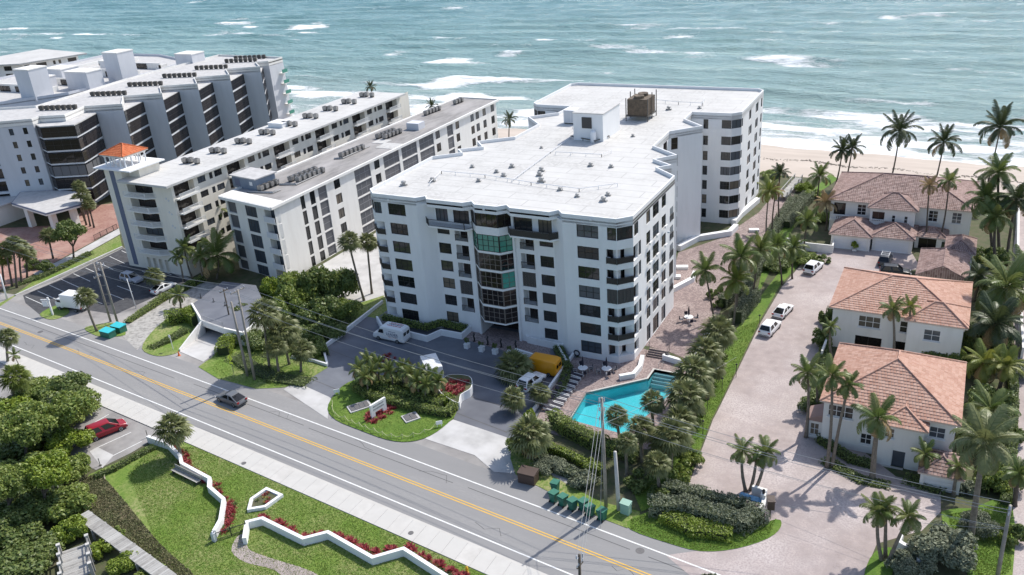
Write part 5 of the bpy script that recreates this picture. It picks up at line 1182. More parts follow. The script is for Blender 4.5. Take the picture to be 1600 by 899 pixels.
for b,c,r_,lb in (((800,592),(802,571),33,'broad fan palm beside the orange van'),((842,634),(842,612),19,'blue-green fan palm over the white vehicle'),((802,645),(800,621),22,'small fan palm at the courtyard edge below the orange van'),((826,716),(826,676),38,'big shaggy fan palm by the brown bin'),((972,700),(962,648),21,'fan palm hanging over the pool water beside the utility pole'),((1022,690),(1018,626),22,'fan palm over the pool edge near the corner steps'),((1004,722),(1000,668),26,'fan palm behind the utility pole at the pool end'),((1048,740),(1048,678),34,'fan palm closest to the paver drive below the pool'),((1072,690),(1070,618),36,'fan palm right of the pool, second from the drive end'),((1088,660),(1082,582),37,'fan palm right of the pool corner steps'),((1106,625),(1100,548),32,'fan palm beside the wide terrace wall'),((1128,585),(1120,516),32,'topmost fan palm in the row beside the pool'),((980,745),(978,690),20,'low fan palm in the dark planting by the concrete pole'),((1030,770),(1026,722),24,'low fan palm at the end of the pool planting'),((1052,712),(1060,655),30,'fan palm filling the middle of the pool planting'),((1092,640),(1092,600),26,'low fan palm under the row beside the pool'),((1036,728),(1034,690),26,'low fan palm left of the drive-side one below the pool'),((1110,600),(1112,572),24,'low fan palm near the wide terrace wall end')):
    fan_palm(b,c,r_,lb,PG)
CO='coconut palms on the beach'
for c,y,r_,zb,lb in (((1406,205),186,33,-1,'tallest coconut palm on the beach, left of the three behind the seafront villa'),((1475,223),186,29,-1,'slightly leaning coconut palm, middle of the three behind the seafront villa'),((1563,200),186,36,-1,'coconut palm nearest the right edge against the surf'),((1316,236),184,21,-1,'left of the twin coconut palms at the seafront villa corner'),((1332,232),185,22,-1,'right of the twin coconut palms at the seafront villa corner'),((796,187),189,13,-1,'small coconut palm in the gap left of the white condominium'),((579,136),192,10,-1,'palm top showing over the cream block roof'),((1335-660,166),190,11,-1,'palm tops showing over the gravel roof')):
    cw=on_y(c[0],c[1],y); feather_palm(None,None,r_,lb,CO,kind='leaf_dark',basew=(cw.x-.8,y,zb),crownw=cw,tr=.13,nf=18,trunkm='trunk_dark',name='coconut_palm')
TG='feather palms along the terrace'
for b,c,r_,kd,lb in (((1218,352),(1219,271),16,'leaf_dark','thin palm at the head of the beach boardwalk'),((1275,340),(1281,275),21,'leaf_coco','palm beside the seafront villa garden hedge'),((1197,376),(1202,299),21,'leaf_lime','yellowish palm at the seaward end of the terrace'),((1206,372),(1212,300),14,'leaf_dead','withered palm at the seaward end of the terrace'),((1466,386),(1483,284),19,'leaf_coco','right of the two tall thin palms before the seafront villa'),((1447,386),(1452,291),16,'leaf_dead','left, browner of the two tall thin palms before the seafront villa'),((1117,502),(1102,424),27,'leaf_coco','leaning palm nearest the terrace table'),((1146,507),(1150,440),31,'leaf_lime','yellow-green palm in front of the terrace hedge'),((1150,500),(1158,402),34,'leaf_coco','tallest palm in the terrace clump'),((1176,470),(1188,392),30,'leaf_coco','palm at the right of the terrace clump'),((1222,445),(1214,384),26,'leaf_coco','palm between the terrace clump and the white SUV'),((1238,436),(1240,388),25,'leaf_coco','small palm just above the white SUV'),((1256,395),(1262,345),22,'leaf_coco','palm in the garden left of the twin garages'),((1290,360),(1290,318),20,'leaf_dead','brown drooping palm at the left corner of the seafront villa')):
    feather_palm(b,c,r_,lb,TG,kind=kd,nf=15,tr=.12,trunkm='trunk_dark' if kd!='leaf_lime' else 'trunk')
VG='feather palms around the villas'
for b,c,r_,n,kd,lb in (((1259,684),(1262,584),30,15,'leaf_coco','palm leaning over the drive at the left of the nearest villa'),((1292,731),(1300,588),29,16,'leaf_coco','tall slim palm, left of the crossing pair before the nearest villa'),((1300,731),(1326,602),24,14,'leaf_coco','tall slim palm, right of the crossing pair before the nearest villa'),((1363,750),(1372,654),39,13,'leaf_coco','large royal palm left of the blue front door'),((1428,712),(1428,662),27,14,'leaf_coco','palm right of the blue front door'),((1448,702),(1460,657),28,14,'leaf_coco','leaning palm in front of the upper right window of the nearest villa'),((1438,750),(1446,710),24,14,'leaf_coco','short palm before the small garage roof'),((1490,774),(1497,730),22,14,'leaf_coco','palm at the right corner of the small garage'),((1515,852),(1538,690),54,20,'leaf_fan','huge pale shaggy palm right of the nearest villa'),((1379,876),(1372,800),31,16,'leaf_coco','left palm of the triple clump at the drive mouth'),((1386,880),(1419,808),29,16,'leaf_coco','leaning right palm of the triple clump at the drive mouth'),((1384,872),(1385,792),20,12,'leaf_coco','slender middle palm of the triple clump at the drive mouth'),((1166,768),(1160,706),24,14,'leaf_coco','left palm of the three behind the blue mailbox wall'),((1172,766),(1182,716),18,12,'leaf_coco','middle palm of the three behind the blue mailbox wall'),((1179,766),(1197,706),26,14,'leaf_coco','right leaning palm of the three behind the blue mailbox wall'),((1396,562),(1395,484),22,13,'leaf_coco','left palm in front of the middle villa'),((1418,564),(1422,480),18,12,'leaf_lime','right yellowish palm in front of the middle villa'),((1300,560),(1298,512),17,12,'leaf_coco','small palm at the left corner of the middle villa'),((1275,640),(1276,600),22,12,'leaf_coco','low palm at the drive edge above the nearest villa')):
    feather_palm(b,c,r_,lb,VG,kind=kd,nf=n,tr=.15 if r_<35 else .24,droop=.25 if r_>35 else .05)
EG='palms along the far right lane'
for b,c,r_,kd,lb in (((1562,405),(1560,270),32,'leaf_coco','topmost palm in the tall group at the right edge'),((1552,410),(1540,312),34,'leaf_coco','palm left of the tall group at the right edge'),((1572,415),(1588,312),34,'leaf_dark','palm right of the tall group at the right edge'),((1556,420),(1556,338),30,'leaf_coco','lowest crown of the tall group at the right edge'),((1560,520),(1574,448),54,'leaf_coco','wide palm halfway down the right edge'),((1540,560),(1556,506),46,'leaf_dark','dark dense palm right of the middle villa'),((1535,600),(1540,566),36,'leaf_lime','bright yellow-green palm right of the nearest villa roof'),((1560,612),(1572,572),30,'leaf_lime','smaller yellow-green palm at the lane right of the nearest villa'),((1545,680),(1548,640),40,'leaf_coco','low spreading palm behind the huge shaggy palm'),((1590,480),(1600,420),34,'leaf_coco','palm cut by the right edge beside the middle villa'),((1520,470),(1530,430),24,'leaf_dark','small dark palm at the right corner of the middle villa'),((1585,790),(1592,740),26,'leaf_coco','palm at the right edge above the utility pole')):
    feather_palm(b,c,r_,lb,EG,kind=kd,nf=18,tr=.2,trunkm='trunk_dark',droop=.12)
BG='feather palms by the left apartment blocks'
for b,c,r_,lb in (((300,434),(288,388),19,'left palm of the pair before the cream block'),((286,440),(278,402),15,'lower palm of the pair before the cream block'),((338,436),(340,400),38,'broad palm with long fronds before the gravel-roofed block'),((356,400),(341,328),16,'tall palm between the cream and gravel-roofed blocks'),((318,440),(312,402),18,'short palm left of the broad one before the gravel-roofed block'),((282,482),(278,462),17,'low palm at the end of the long hedge')):
    feather_palm(b,c,r_,lb,BG,nf=14,tr=.13)
IG='date palms on the courtyard island'
for i,(x,y) in enumerate(((560,578),(576,565),(590,572),(580,582),(608,580),(628,577),(641,585),(658,587),(674,589),(651,597),(686,597),(666,602),(570,590))):
    feather_palm((x+3,y+29),(x,y),18,'small dark date palm, %s of the thirteen massed on the courtyard island from the left'%('first','third','fifth','fourth','sixth','seventh','eighth','tenth','twelfth','ninth','thirteenth','eleventh','second')[i],IG,nf=15,tr=.1,kind='leaf_coco',name='date_palm')
for px,py,lb in ((42,548,'small dark palm sprout under the left edge fan palm'),): feather_palm((px-10,py+30),(px-20,py+8),12,lb,None,nf=9,tr=.06)
# ------------------------------------------------------------------ trees, shrubs
tree((115,404),(113,368),31,'round dark broadleaf tree on the verge by the red forecourt')
shrub(75,425,16,'dark leafy bush under the round tree',None,'leaf_b')
shrub(52,420,14,'dark bush with red flowers right of the fan palm cluster',None,'leaf_b')
MG='broadleaf bushes in the grove between the blocks'
gl_=('bright green','glossy','dark','tall dark','broad dark','rounded','small bright','shaded','low dark','leafy')
for i,(x,y,r_,k,h) in enumerate(((470,480,34,'leaf_a',6.),(505,470,32,'leaf_b',6.5),(535,468,28,'leaf_b',5.5),(450,500,30,'leaf_a',4.5),(500,505,36,'leaf_b',4.),(540,495,26,'leaf_a',3.),(430,470,26,'leaf_bright',4.2),(480,530,30,'leaf_b',2.5),(410,540,30,'leaf_b',2.2),(520,525,24,'leaf_b',1.8),(485,555,22,'leaf_a',1.4),(380,500,20,'leaf_b',3.))):
    shrub(x,y,r_,('%s broadleaf bush in the grove left of the courtyard, number %d from the top left'%(gl_[i%10],i+1)) if False else ['bright-topped tall bush in the grove before the gravel-roofed block','tall dark bush in the middle of the grove','dark bush in the grove closest to the two tall palms','glossy bush at the road side of the grove','broad dark bush in the middle front of the grove','bush in the grove beside the courtyard wall','lime bush at the corner of the gravel-roofed block','shaded bush behind the broad fan palm','low dark bush beside the utility poles','low bush behind the courtyard wall hedge','small bush by the courtyard wall end','dark bush at the edge of the raised parking deck'][i],MG,k,h,leaf=.17,dens=1.1)
SG='wild shrubs massed in the lower left corner'
names=['high','pale','tangled','olive','bushy','shaded','bright','wide','scrubby','dense']
pos=[(60,625,44,2.6,'leaf_a'),(105,625,40,3.0,'leaf_b'),(120,655,36,2.6,'leaf_a'),(20,655,44,2.8,'leaf_bright'),(62,690,48,3.2,'leaf_a'),(15,715,46,3.0,'leaf_b'),(110,705,40,2.8,'leaf_bright'),(55,755,52,3.4,'leaf_a'),(105,750,38,2.6,'leaf_a'),(10,790,50,3.0,'leaf_b'),(60,810,46,3.0,'leaf_b'),(112,800,42,2.8,'leaf_a'),(20,850,50,2.8,'leaf_b'),(118,838,30,2.2,'leaf_bright'),(60,868,46,2.2,'leaf_b'),(160,862,26,1.5,'leaf_bright'),(200,885,30,1.5,'leaf_bright'),(240,905,28,1.4,'leaf_a'),(182,842,18,1.2,'leaf_a'),(-25,690,50,3,'leaf_a'),(-25,770,50,3,'leaf_b'),(40,900,60,2.2,'leaf_b'),(-10,910,60,2.4,'leaf_b'),(80,640,30,2.2,'leaf_grey'),(45,705,24,3.3,'leaf_grey'),(85,770,24,3.0,'leaf_grey')]
lb=['sea-grape bush nearest the sidewalk at lower left','round sea-grape bush above the red minivan','bush just left of the red minivan','lime bush at the left edge above the parking bays','olive bush in the upper middle of the lower-left thicket','dark bush at the left edge, upper part of the thicket','bright bush left of the empty parking bays','largest bush in the centre of the lower-left thicket','bush at the lawn edge of the thicket','dark bush at the left edge, middle of the thicket','dark bush left of the wooden deck posts','bush overhanging the end of the boardwalk','dark bush at the left edge beside the wooden deck','bright round bush at the boardwalk end','shaded bush under the wooden deck','small bright bush between deck and boardwalk','lime bush along the lower boardwalk','bush at the bottom edge beside the boardwalk','little bush under the boardwalk edge','bush cut by the left edge, upper','bush cut by the left edge, lower','dark bush at the bottom left below the deck','dark bush in the bottom left corner','greyish bush in the parking side of the thicket','greyish twiggy bush in the thicket middle','greyish twiggy bush in the lower thicket']
for (x,y,r_,h,k),l in zip(pos,lb): shrub(x,y,r_,l,SG,k,h,leaf=.15,dens=1.15)
fan_palm((18,640),(22,588),26,'yellowing round palm at the left edge above the thicket',FG,kind='leaf_lime')
for b_,c_,r_,k_,l_ in (((104,690),(112,640),40,'leaf_a','tall loose sea-grape tree just left of the red minivan'),((40,728),(42,668),42,'leaf_a','tall loose tree rising from the upper left thicket'),((66,806),(72,742),44,'leaf_bright','tall light green tree in the middle of the thicket'),((18,815),(12,760),40,'leaf_a','tall tree at the left edge of the thicket')): tree(b_,c_,r_,l_,k_,'taller trees in the lower left thicket',leaf=.15,dens=1.3)
# pool-side and villa planting
VS='shrubs massed round the villas'
for x,y,r_,h,k,l in ((1460,560,40,3.0,'leaf_b','dense shrub mass between the middle and nearest villas'),(1430,545,34,3.4,'leaf_a','arching shrub before the middle villa, left part'),(1490,545,30,3.4,'leaf_b','dark shrub before the middle villa, right part'),(1500,580,26,2.6,'leaf_a','shrub at the right rear corner of the nearest villa'),(1530,700,36,2.6,'leaf_b','dark shrub under the huge shaggy palm'),(1545,640,34,3,'leaf_b','shrub right of the nearest villa roof corner'),(1560,760,34,2.6,'leaf_a','green shrub at the lane by the lower right'),(1470,870,60,2.6,'leaf_grey','wide grey-green shrub at the bottom right gate wall'),(1420,890,36,1.8,'leaf_grey','grey-green shrub at the foot of the stepped gate wall'),(1530,830,30,2.,'leaf_grey','grey shrub left of the right utility pole'),(1580,850,24,2,'leaf_b','dark shrub right of the right utility pole'),(1278,640,30,1.5,'leaf_b','dark shrub at the left corner of the nearest villa'),(1285,540,18,2.4,'leaf_b','shrub between drive and middle villa'),(1290,505,14,2.2,'leaf_b','narrow shrub at the left wall of the middle villa'),(1560,470,34,3.4,'leaf_b','dark shrub under the wide palm at the right edge'),(1545,540,36,3,'leaf_b','dark shrub right of the middle villa'),(1590,590,26,2,'leaf_grey','grey shrub strip along the right lane'),(1545,415,24,3,'leaf_b','dark shrub under the tall palm group'),(1575,690,22,2,'leaf_b','shrub at the lane edge near the huge palm'),(1440,720,12,1.6,'leaf_b','round bush right of the blue door'),(1405,715,14,1.5,'leaf_b','clipped round bush left of the palm by the blue door'),(1510,770,20,1.4,'leaf_grey','pale bush at the small garage corner'),(1270,310,18,1.8,'leaf_bright','bright bush on the dune left of the seafront villa'),(1258,300,16,2.0,'leaf_bright','bright bush by the boardwalk head'),(1205,278,16,1.6,'leaf_a','sea-grape bush at the corner of the seaward wing'),(1262,350,20,1.5,'leaf_bright','lime bush in the side garden of the seafront villa'),(1290,345,16,1.5,'leaf_a','bush against the seafront villa left wall'),(1250,410,24,1.8,'leaf_a','leafy bush above the white SUV'),(1210,420,22,1.6,'leaf_b','bush beside the terrace palms, drive side'),(1285,410,14,1.2,'leaf_b','bush left of the twin garages'),(1080,728,22,1.8,'leaf_a','leafy bush at the lower end of the pool planting'),(1060,750,24,2.2,'leaf_a','bright bush beside the drive below the pool'),(1000,760,24,1.5,'leaf_b','dark bush behind the concrete pole'),(1030,775,22,1.4,'leaf_b','dark bush by the hedge end near the drive'),(930,735,20,1.3,'leaf_a','bush behind the bins near the utility pole'),(860,735,26,1.4,'leaf_grey','grey-green bush above the row of bins'),(905,755,22,1.3,'leaf_grey','grey-green bush just above the green bins'),(810,705,22,1.6,'leaf_a','bush at the corner of the right entrance apron'),(828,655,12,1.4,'leaf_bright','lime bush between the courtyard and the loungers'),(820,610,14,1.4,'leaf_b','dark bush under the broad fan palm by the orange van'),(1082,664,22,2,'leaf_b','dark underplanting right of the pool, lower'),(1098,612,20,2,'leaf_b','dark underplanting right of the pool, middle'),(1116,566,18,2,'leaf_b','dark underplanting right of the pool, upper'),(1068,706,22,1.8,'leaf_b','dark underplanting at the drive side below the pool'),(1045,700,22,1.6,'leaf_b','dark bush at the pool end under the palms'),(985,715,20,1.5,'leaf_b','dark bush at the pool end behind the pole')):
    shrub(x,y,r_,l,VS,k,h,leaf=.14)
for x,y,r_,l in ((1112,446,9,'round clipped bush nearest the terrace umbrella'),(1120,462,10,'larger round clipped bush by the terrace gate'),(1122,440,8,'small round clipped bush at the terrace palms')): shrub(x,y+20,r_,l,None,'leaf_b',1.4,leaf=.08,name='clipped_bush')
# ------------------------------------------------------------------ hedges and beds
hedge([(200,505),(255,470),(300,448),(318,440)],1.3,1.1,'long clipped hedge along the parking lot edge','leaf_a')
hedge([(266,506),(300,500),(312,508)],2.6,2.1,'tall rounded bright hedge above the garage ramp','leaf_bright',uneven=.2)
hedge([(238,545),(262,535),(290,520)],1.6,.6,'low dark hedge on the planted verge by the ramp','leaf_b')
hedge([(350,556),(356,545),(362,540)],2.2,1.8,'rounded bright bush hedge right of the garage ramp','leaf_bright',uneven=.2)
hedge([(478,540),(500,538),(508,556)],1.2,1.2,'short clipped hedge at the courtyard wall corner','leaf_a')
hedge([(600,505),(668,521),(690,514),(728,522)],1.0,.8,'hedge in the planter left of the condominium entrance','leaf_a',z0=.7)
hedge([(822,520),(850,530),(880,538)],1.0,.9,'hedge in the planter right of the condominium entrance','leaf_a',z0=.7)
hedge([(556,610),(575,622),(612,632),(640,640),(700,652),(710,640)],1.1,1.1,'clipped hedge winding round the courtyard island, outer tier','leaf_a')
hedge([(560,600),(590,612),(640,626),(690,640)],1.3,1.4,'taller clipped hedge on the courtyard island, inner tier','leaf_a')
hedge([(598,620),(640,634),(680,645)],1.0,1.0,'middle strip of hedge on the courtyard island','leaf_b')
hedge([(572,602),(620,600),(660,612),(690,622)],3.0,.9,'dark underplanting below the island date palms','leaf_b',uneven=.3)
hedge([(690,632),(708,630)],1.6,1.2,'bright hedge end beside the flower trough','leaf_bright')
hedge([(864,664),(885,678),(935,702),(962,712)],1.7,1.9,'thick tall hedge between the pool and the road','leaf_a',uneven=.2)
hedge([(850,700),(880,712),(925,735),(940,742)],.9,.9,'bright clipped hedge below the tall pool hedge','leaf_bright')
hedge([(840,722),(880,738),(930,758)],1.6,.8,'grey-green loose hedge above the bins','leaf_grey',uneven=.3)
hedge([(872,548),(888,580),(878,610),(862,628)],1.3,.9,'dark hedge strip beside the orange van','leaf_b')
hedge([(1020,800),(1070,800),(1130,818),(1160,826),(1185,812)],2.2,1.6,'dark thick hedge at the villa drive corner','leaf_grey',uneven=.2)
hedge([(1042,772),(1090,782),(1140,796),(1165,800)],1.6,1.5,'flat-topped grey-green hedge behind the dark one','leaf_grey')
hedge([(1046,812),(1085,830),(1135,836)],2.4,.9,'bright yellow-green clipped mound hedge at the verge','leaf_bright',dens=60)
hedge([(1128,480),(1165,452),(1190,412),(1205,372),(1240,318)],1.8,1.8,'long grey-green hedge between terrace and side lawn','leaf_grey',uneven=.2)
hedge([(1150,505),(1178,470)],2.0,2.2,'broad grey-green hedge block by the terrace palms','leaf_grey')
hedge([(1225,356),(1262,312)],2.6,1.6,'clipped grey-green hedge block before the dune','leaf_grey')
hedge([(1280,690),(1330,722),(1362,730)],1.2,.8,'low dark hedge below the nearest villa wall','leaf_b')
hedge([(1290,722),(1345,752),(1385,760)],1.6,.35,'dark ground-cover bed at the front of the nearest villa','leaf_b')
hedge([(1268,640),(1276,610),(1283,575),(1290,530),(1298,490)],1.2,1.0,'dark planting strip along the drive and villa walls','leaf_b')
hedge([(1420,752),(1470,768)],2.0,.5,'dark flower bed before the small garage','leaf_b')
hedge([(1580,560),(1582,640),(1578,720),(1570,790)],1.0,1.4,'hedge along the lane at the right edge','leaf_b',uneven=.25)
hedge([(1545,690),(1540,730),(1530,770)],1.6,1.2,'hedge between the lane and the small garage','leaf_b',uneven=.25)
hedge([(150,748),(180,735),(215,715),(240,702)],.9,.5,'dark bare hedge between the parking bays and the park lawn','leaf_b')
hedge([(28,446),(60,436),(100,418),(140,398)],1.6,.6,'dark ground-cover strip under the palms on the verge','leaf_b',uneven=.3)
hedge([(480,600),(430,592),(400,580),(370,560)],3.0,.5,'dark ground cover under the grove left of the courtyard','leaf_b',dens=26,uneven=.3)
hedge([(540,500),(500,530),(450,545),(410,560)],3.5,.6,'dark ground cover in the grove behind the fan palms','leaf_b',dens=26,uneven=.3)
bed([(570,652),(580,642),(612,632),(620,640),(608,652),(588,664),(574,662)],110,'oval bed of red plants round the white sign')
bed([(p.x,p.y) for p in (at_z(690,616,.2),at_z(704,601,.2),at_z(733,602,.2),at_z(730,612,.2),at_z(712,626,.2))],80,'red plants filling the curved white trough',z=1.2,world=True)
bed([(592,558),(612,552),(618,562),(596,566)],18,'small red flower bed behind the island palms')
bed([(270,700),(292,706),(300,730),(345,758),(345,768),(368,790),(362,828),(346,838),(352,790),(332,764),(288,735)],190,'red plants along the upper zigzag wall',('leaf_red','leaf_red','leaf_red','leaf_b'),1.05)
for i,(x,y) in enumerate(((416,812),(436,822),(456,833),(477,845),(500,838),(528,840),(548,850),(568,860),(588,868),(612,862),(640,862),(662,874),(686,884),(705,894),(722,902))):
    bed([(x-10,y-3),(x,y-7),(x+10,y+1),(x+2,y+7)],11,'clump of red bromeliads, %s along the lower zigzag wall from the path'%('first second third fourth fifth sixth seventh eighth ninth tenth eleventh twelfth thirteenth fourteenth fifteenth'.split()[i]),group='red bromeliad clumps along the lower zigzag wall',size=1.25)
hedge([(414,816),(476,848),(512,838),(586,874),(630,862),(720,908)],.8,.25,'dark low border under the bromeliads of the lower zigzag wall','leaf_b',uneven=.2)
bed([(395,795),(398,785),(417,772),(433,779),(413,793)],10,'sparse plants in the five-sided planter',('leaf_red','leaf_yellow','leaf_b'),.7,z=.3)
bed([(630,570),(640,566),(642,575),(632,578)],8,'yellow and white leafed plants among the island palms',('leaf_yellow',),1.2)
# ================================================================== VEHICLES
_car={}
def loft(b,st,ring):
    n0=len(b.v); k=None
    for x,zt,hw in st:
        pts=ring(zt,hw); k=len(pts); b.v+=[(x,y,z) for y,z in pts]
    for i in range(len(st)-1):
        for j in range(k): q=(j+1)%k; b.f.append((n0+i*k+j,n0+i*k+q,n0+(i+1)*k+q,n0+(i+1)*k+j)); b.m.append(b.k)
    b.f.append(tuple(n0+j for j in reversed(range(k)))); b.f.append(tuple(n0+(len(st)-1)*k+j for j in range(k))); b.m+=[b.k,b.k]
CARS={ # L, W, body stations (x/L, top z, width factor), cabin: base x0,x1, roof x0,x1 (/L), belt z, roof z
 'sedan':(4.75,1.84,[(-.5,.62,.80),(-.47,.86,.90),(-.36,.95,.97),(-.1,.95,1),(.15,.95,1),(.34,.86,.97),(.46,.72,.90),(.5,.56,.80)],(-.47,.27,-.20,.05,.93,1.44)),
 'suv':(4.75,1.92,[(-.5,.7,.86),(-.48,1.0,.95),(-.36,1.06,1),(0,1.06,1),(.2,1.04,1),(.36,.98,.97),(.47,.84,.92),(.5,.62,.84)],(-.47,.24,-.38,.07,1.04,1.72)),
 'minivan':(5.1,2.0,[(-.5,.7,.86),(-.48,1.0,.95),(-.36,1.05,1),(0,1.05,1),(.2,1.0,1),(.38,.9,.96),(.47,.78,.90),(.5,.6,.82)],(-.47,.33,-.40,.10,1.02,1.76)),
 'van':(5.8,2.05,[(-.5,2.0,.93),(-.49,2.35,.95),(-.4,2.5,.96),(0,2.5,.96),(.16,2.5,.95),(.22,2.3,.95),(.33,1.35,.97),(.45,1.12,.95),(.5,.8,.86)],None),
 'box':(6.2,2.3,[(-.5,.75,.9),(.5,.75,.9)],None)}
def car(kind,centre,head,colour,label,group=None,plain=False):
    key=(kind,colour)
    if key not in _car:
        L,W,st,cab=CARS[kind]; hw=W/2; b=MB(); parts=[]
        S=[(x*L,z,hw*f) for x,z,f in st]
        if kind!='box':
            loft(b,S,lambda z,w:[(-w*.9,.24),(w*.9,.24),(w,.42),(w,max(.5,z-.22)),(w*.94,z-.06),(w*.82,z),(-w*.82,z),(-w*.94,z-.06),(-w,max(.5,z-.22)),(-w,.42)])
        g=MB(); gl={}
        def q(name,*p): gl.setdefault(name,[]).append(p)
        if cab:
            x0,x1,r0,r1,zb,zr=cab; x0,x1,r0,r1=[v*L for v in (x0,x1,r0,r1)]; wb,wr=hw*.93,hw*.72
            A=[(x0,-wb,zb),(x1,-wb,zb),(x1,wb,zb),(x0,wb,zb)]; Bq=[(r0,-wr,zr),(r1,-wr,zr),(r1,wr,zr),(r0,wr,zr)]
            n=len(b.v); b.v+=A+Bq+[(r0+.12,-wr*.86,zr+.05),(r1-.15,-wr*.86,zr+.05),(r1-.15,wr*.86,zr+.05),(r0+.12,wr*.86,zr+.05)]
            for f in ((0,1,5,4),(1,2,6,5),(2,3,7,6),(3,0,4,7),(4,5,9,8),(5,6,10,9),(6,7,11,10),(7,4,8,11),(8,9,10,11)): b.f.append(tuple(n+i for i in f)); b.m.append(0)
            def panel_(name,c,ins,out):
                c=[Vector(p) for p in c]; m_=sum(c,Vector())/4; nn=(c[1]-c[0]).cross(c[3]-c[0]).normalized()*out; q(name,*[m_+(p-m_)*ins+nn for p in c])
            panel_('windscreen',(A[1],A[2],Bq[2],Bq[1]),.90,.02); panel_('rear_window',(A[3],A[0],Bq[0],Bq[3]),.86,.02)
            for s,(a,c,d,e) in ((0,(A[0],A[1],Bq[1],Bq[0])),(1,(A[2],A[3],Bq[3],Bq[2]))):
                a,c,d,e=map(Vector,(a,c,d,e)); 
                for t0,t1 in ((.06,.49),(.53,.92)): panel_('side_window',(a+(c-a)*t0,a+(c-a)*t1,e+(d-e)*t1,e+(d-e)*t0),.84,.015)
        elif kind=='van':
            q('windscreen',(.225*L,-hw*.78,2.24),(.325*L,-hw*.85,1.42),(.325*L,hw*.85,1.42),(.225*L,hw*.78,2.24))
            gl['windscreen']=[[Vector(p)+Vector((.02,0,.02)) for p in gl['windscreen'][0]]]
            for s in (-1,1): q('side_window',*[(x*L,s*(hw*.975),z) for x,z in ((.12,1.35),(.30,1.35),(.235,2.0),(.12,2.0))])
            q('rear_window',*[(-.502*L,y,z) for y,z in ((-.75,1.3),(-.08,1.3),(-.08,1.85),(-.75,1.85))]); q('rear_window',*[(-.502*L,y,z) for y,z in ((.08,1.3),(.75,1.3),(.75,1.85),(.08,1.85))])
        else:
            b.box(-3.0,1.1,-1.12,1.12,.8,3.1)
            for i in range(11): b.box(-2.95+i*.37,-2.9+i*.37,-1.1,1.1,3.1,3.14)
            b.box(1.2,2.7,-.98,.98,.5,1.5); b.prism([(1.2,-.95),(2.4,-.95),(2.4,.95),(1.2,.95)],1.5,[2.2,2.05,2.05,2.2]); b.box(-3,2.6,-.45,.45,.4,.8)
            q('windscreen',(2.42,-.8,1.55),(2.42,.8,1.55),(2.42,.8,2.0),(2.42,-.8,2.0))
            for s in (-1,1): q('side_window',*[(x,s*.97,z) for x,z in ((1.4,1.5),(2.3,1.5),(2.3,1.95),(1.4,1.95))])
        pm=_car.get(('paint',colour)) or paint('car_paint',colour); _car[('paint',colour)]=pm
        parts.append(('body',b.mesh('body',pm,True),(0,0,0)))
        for nme,ps in gl.items():
            for p in ps: w=MB(); w.quad(*p); parts.append((nme,w.mesh(nme,M['car_glass']),(0,0,0)))
        t_,r_=_car.get('wheel',(None,None))
        if t_ is None:
            w=MB(); pr=[(.22,-.11),(.32,-.11),(.34,-.06),(.34,.06),(.32,.11),(.22,.11)]; w.lathe(pr,n=16); w.v=[(x,z,y) for x,y,z in w.v]; t_=w.mesh('wheel',M['tyre'],True)
            w=MB(); w.lathe([(.05,-.1),(.2,-.12),(.23,-.1),(.23,.1),(.2,.12),(.05,.1)],n=12); w.v=[(x,z,y) for x,y,z in w.v]; r_=w.mesh('rim',M['rim']); _car['wheel']=(t_,r_)
        lamps=[]
        for s in (-1,1):
            zf=st[-2][1]-.16 if kind!='box' else .9; xf=st[-2][0]*L+.06 if kind!='box' else 2.68; xb=-.49*L if kind!='box' else -3.0; zb_=.82 if kind!='van' else 1.2
            w=MB(); w.box(-.06,.05,-.2,.2,-.07,.07); lamps.append(('headlight',w.mesh('headlight',M['lamp_white']),(xf,s*hw*.70,zf)))
            w=MB(); w.box(-.05,.06,-.16,.16,-.1,.1); lamps.append(('tail_light',w.mesh('tail_light',M['lamp_red']),(xb,s*hw*.76,zb_)))
        bm_=MB(); bm_.box(L/2-.14 if kind!='box' else 2.6,L/2-.02 if kind!='box' else 2.74,-hw*.8,hw*.8,.3,.48); lamps.append(('bumper',bm_.mesh('bumper',M['plastic_black']),(0,0,0)))
        bm_=MB(); bm_.box(-L/2+.0,-L/2+.1,-hw*.8,hw*.8,.3,.46); lamps.append(('bumper',bm_.mesh('bumper',M['plastic_black']),(0,0,0)))
        _car[key]=(parts+lamps,L,W)
    parts,L,W=_car[key]; c=Vector(centre); nm={'sedan':'sedan','suv':'suv','minivan':'minivan','van':'van','box':'box_truck'}[kind]
    o=empty(nm,(c.x,c.y,hz(c.y)+.02),head,label,'car' if kind in('sedan','suv','minivan') else 'van' if kind=='van' else 'truck',group)
    for n,me,l in parts:
        q_=inst(n,me,o,l)
        if n=='body': bv=q_.modifiers.new('soft_edges','BEVEL'); bv.width=.07; bv.segments=3; bv.limit_method='ANGLE'; bv.angle_limit=R(18)
    for x in (-.30,.31):
        for s in (-1,1): w=inst('wheel',_car['wheel'][0],o,(x*L,s*(W/2-.10),.34)); inst('rim',_car['wheel'][1],w)
    return o
def hd(a,b): A,B=G(*a),G(*b); return math.atan2(B.y-A.y,B.x-A.x),(A+B)/2
SILV=(.13,.135,.145); WHT=(.80,.80,.80)
rd=math.atan2(-.1155,1)
car('sedan',(-83.2,yel(-83.2)+1.75),rd+math.pi,SILV,'grey sedan driving on the road past the courtyard island')
h_,c_=hd((135,690),(198,665)); car('minivan',c_,h_,(.28,.012,.022),'dark red minivan in the roadside parking bays')
vv=car('van',(-73.9,93.9),math.pi-.02,WHT,'white lettered cargo van parked before the condominium')
car('box',(-61.4,85.6),R(135),WHT,'white box truck half hidden behind the island date palms')
car('van',(-48.2,93.0),math.pi,(.78,.33,.015),'orange van parked by the ramp wall near the pool')
car('suv',(-47.6,89.0),R(80),WHT,'white car under the blue-green fan palm by the orange van')
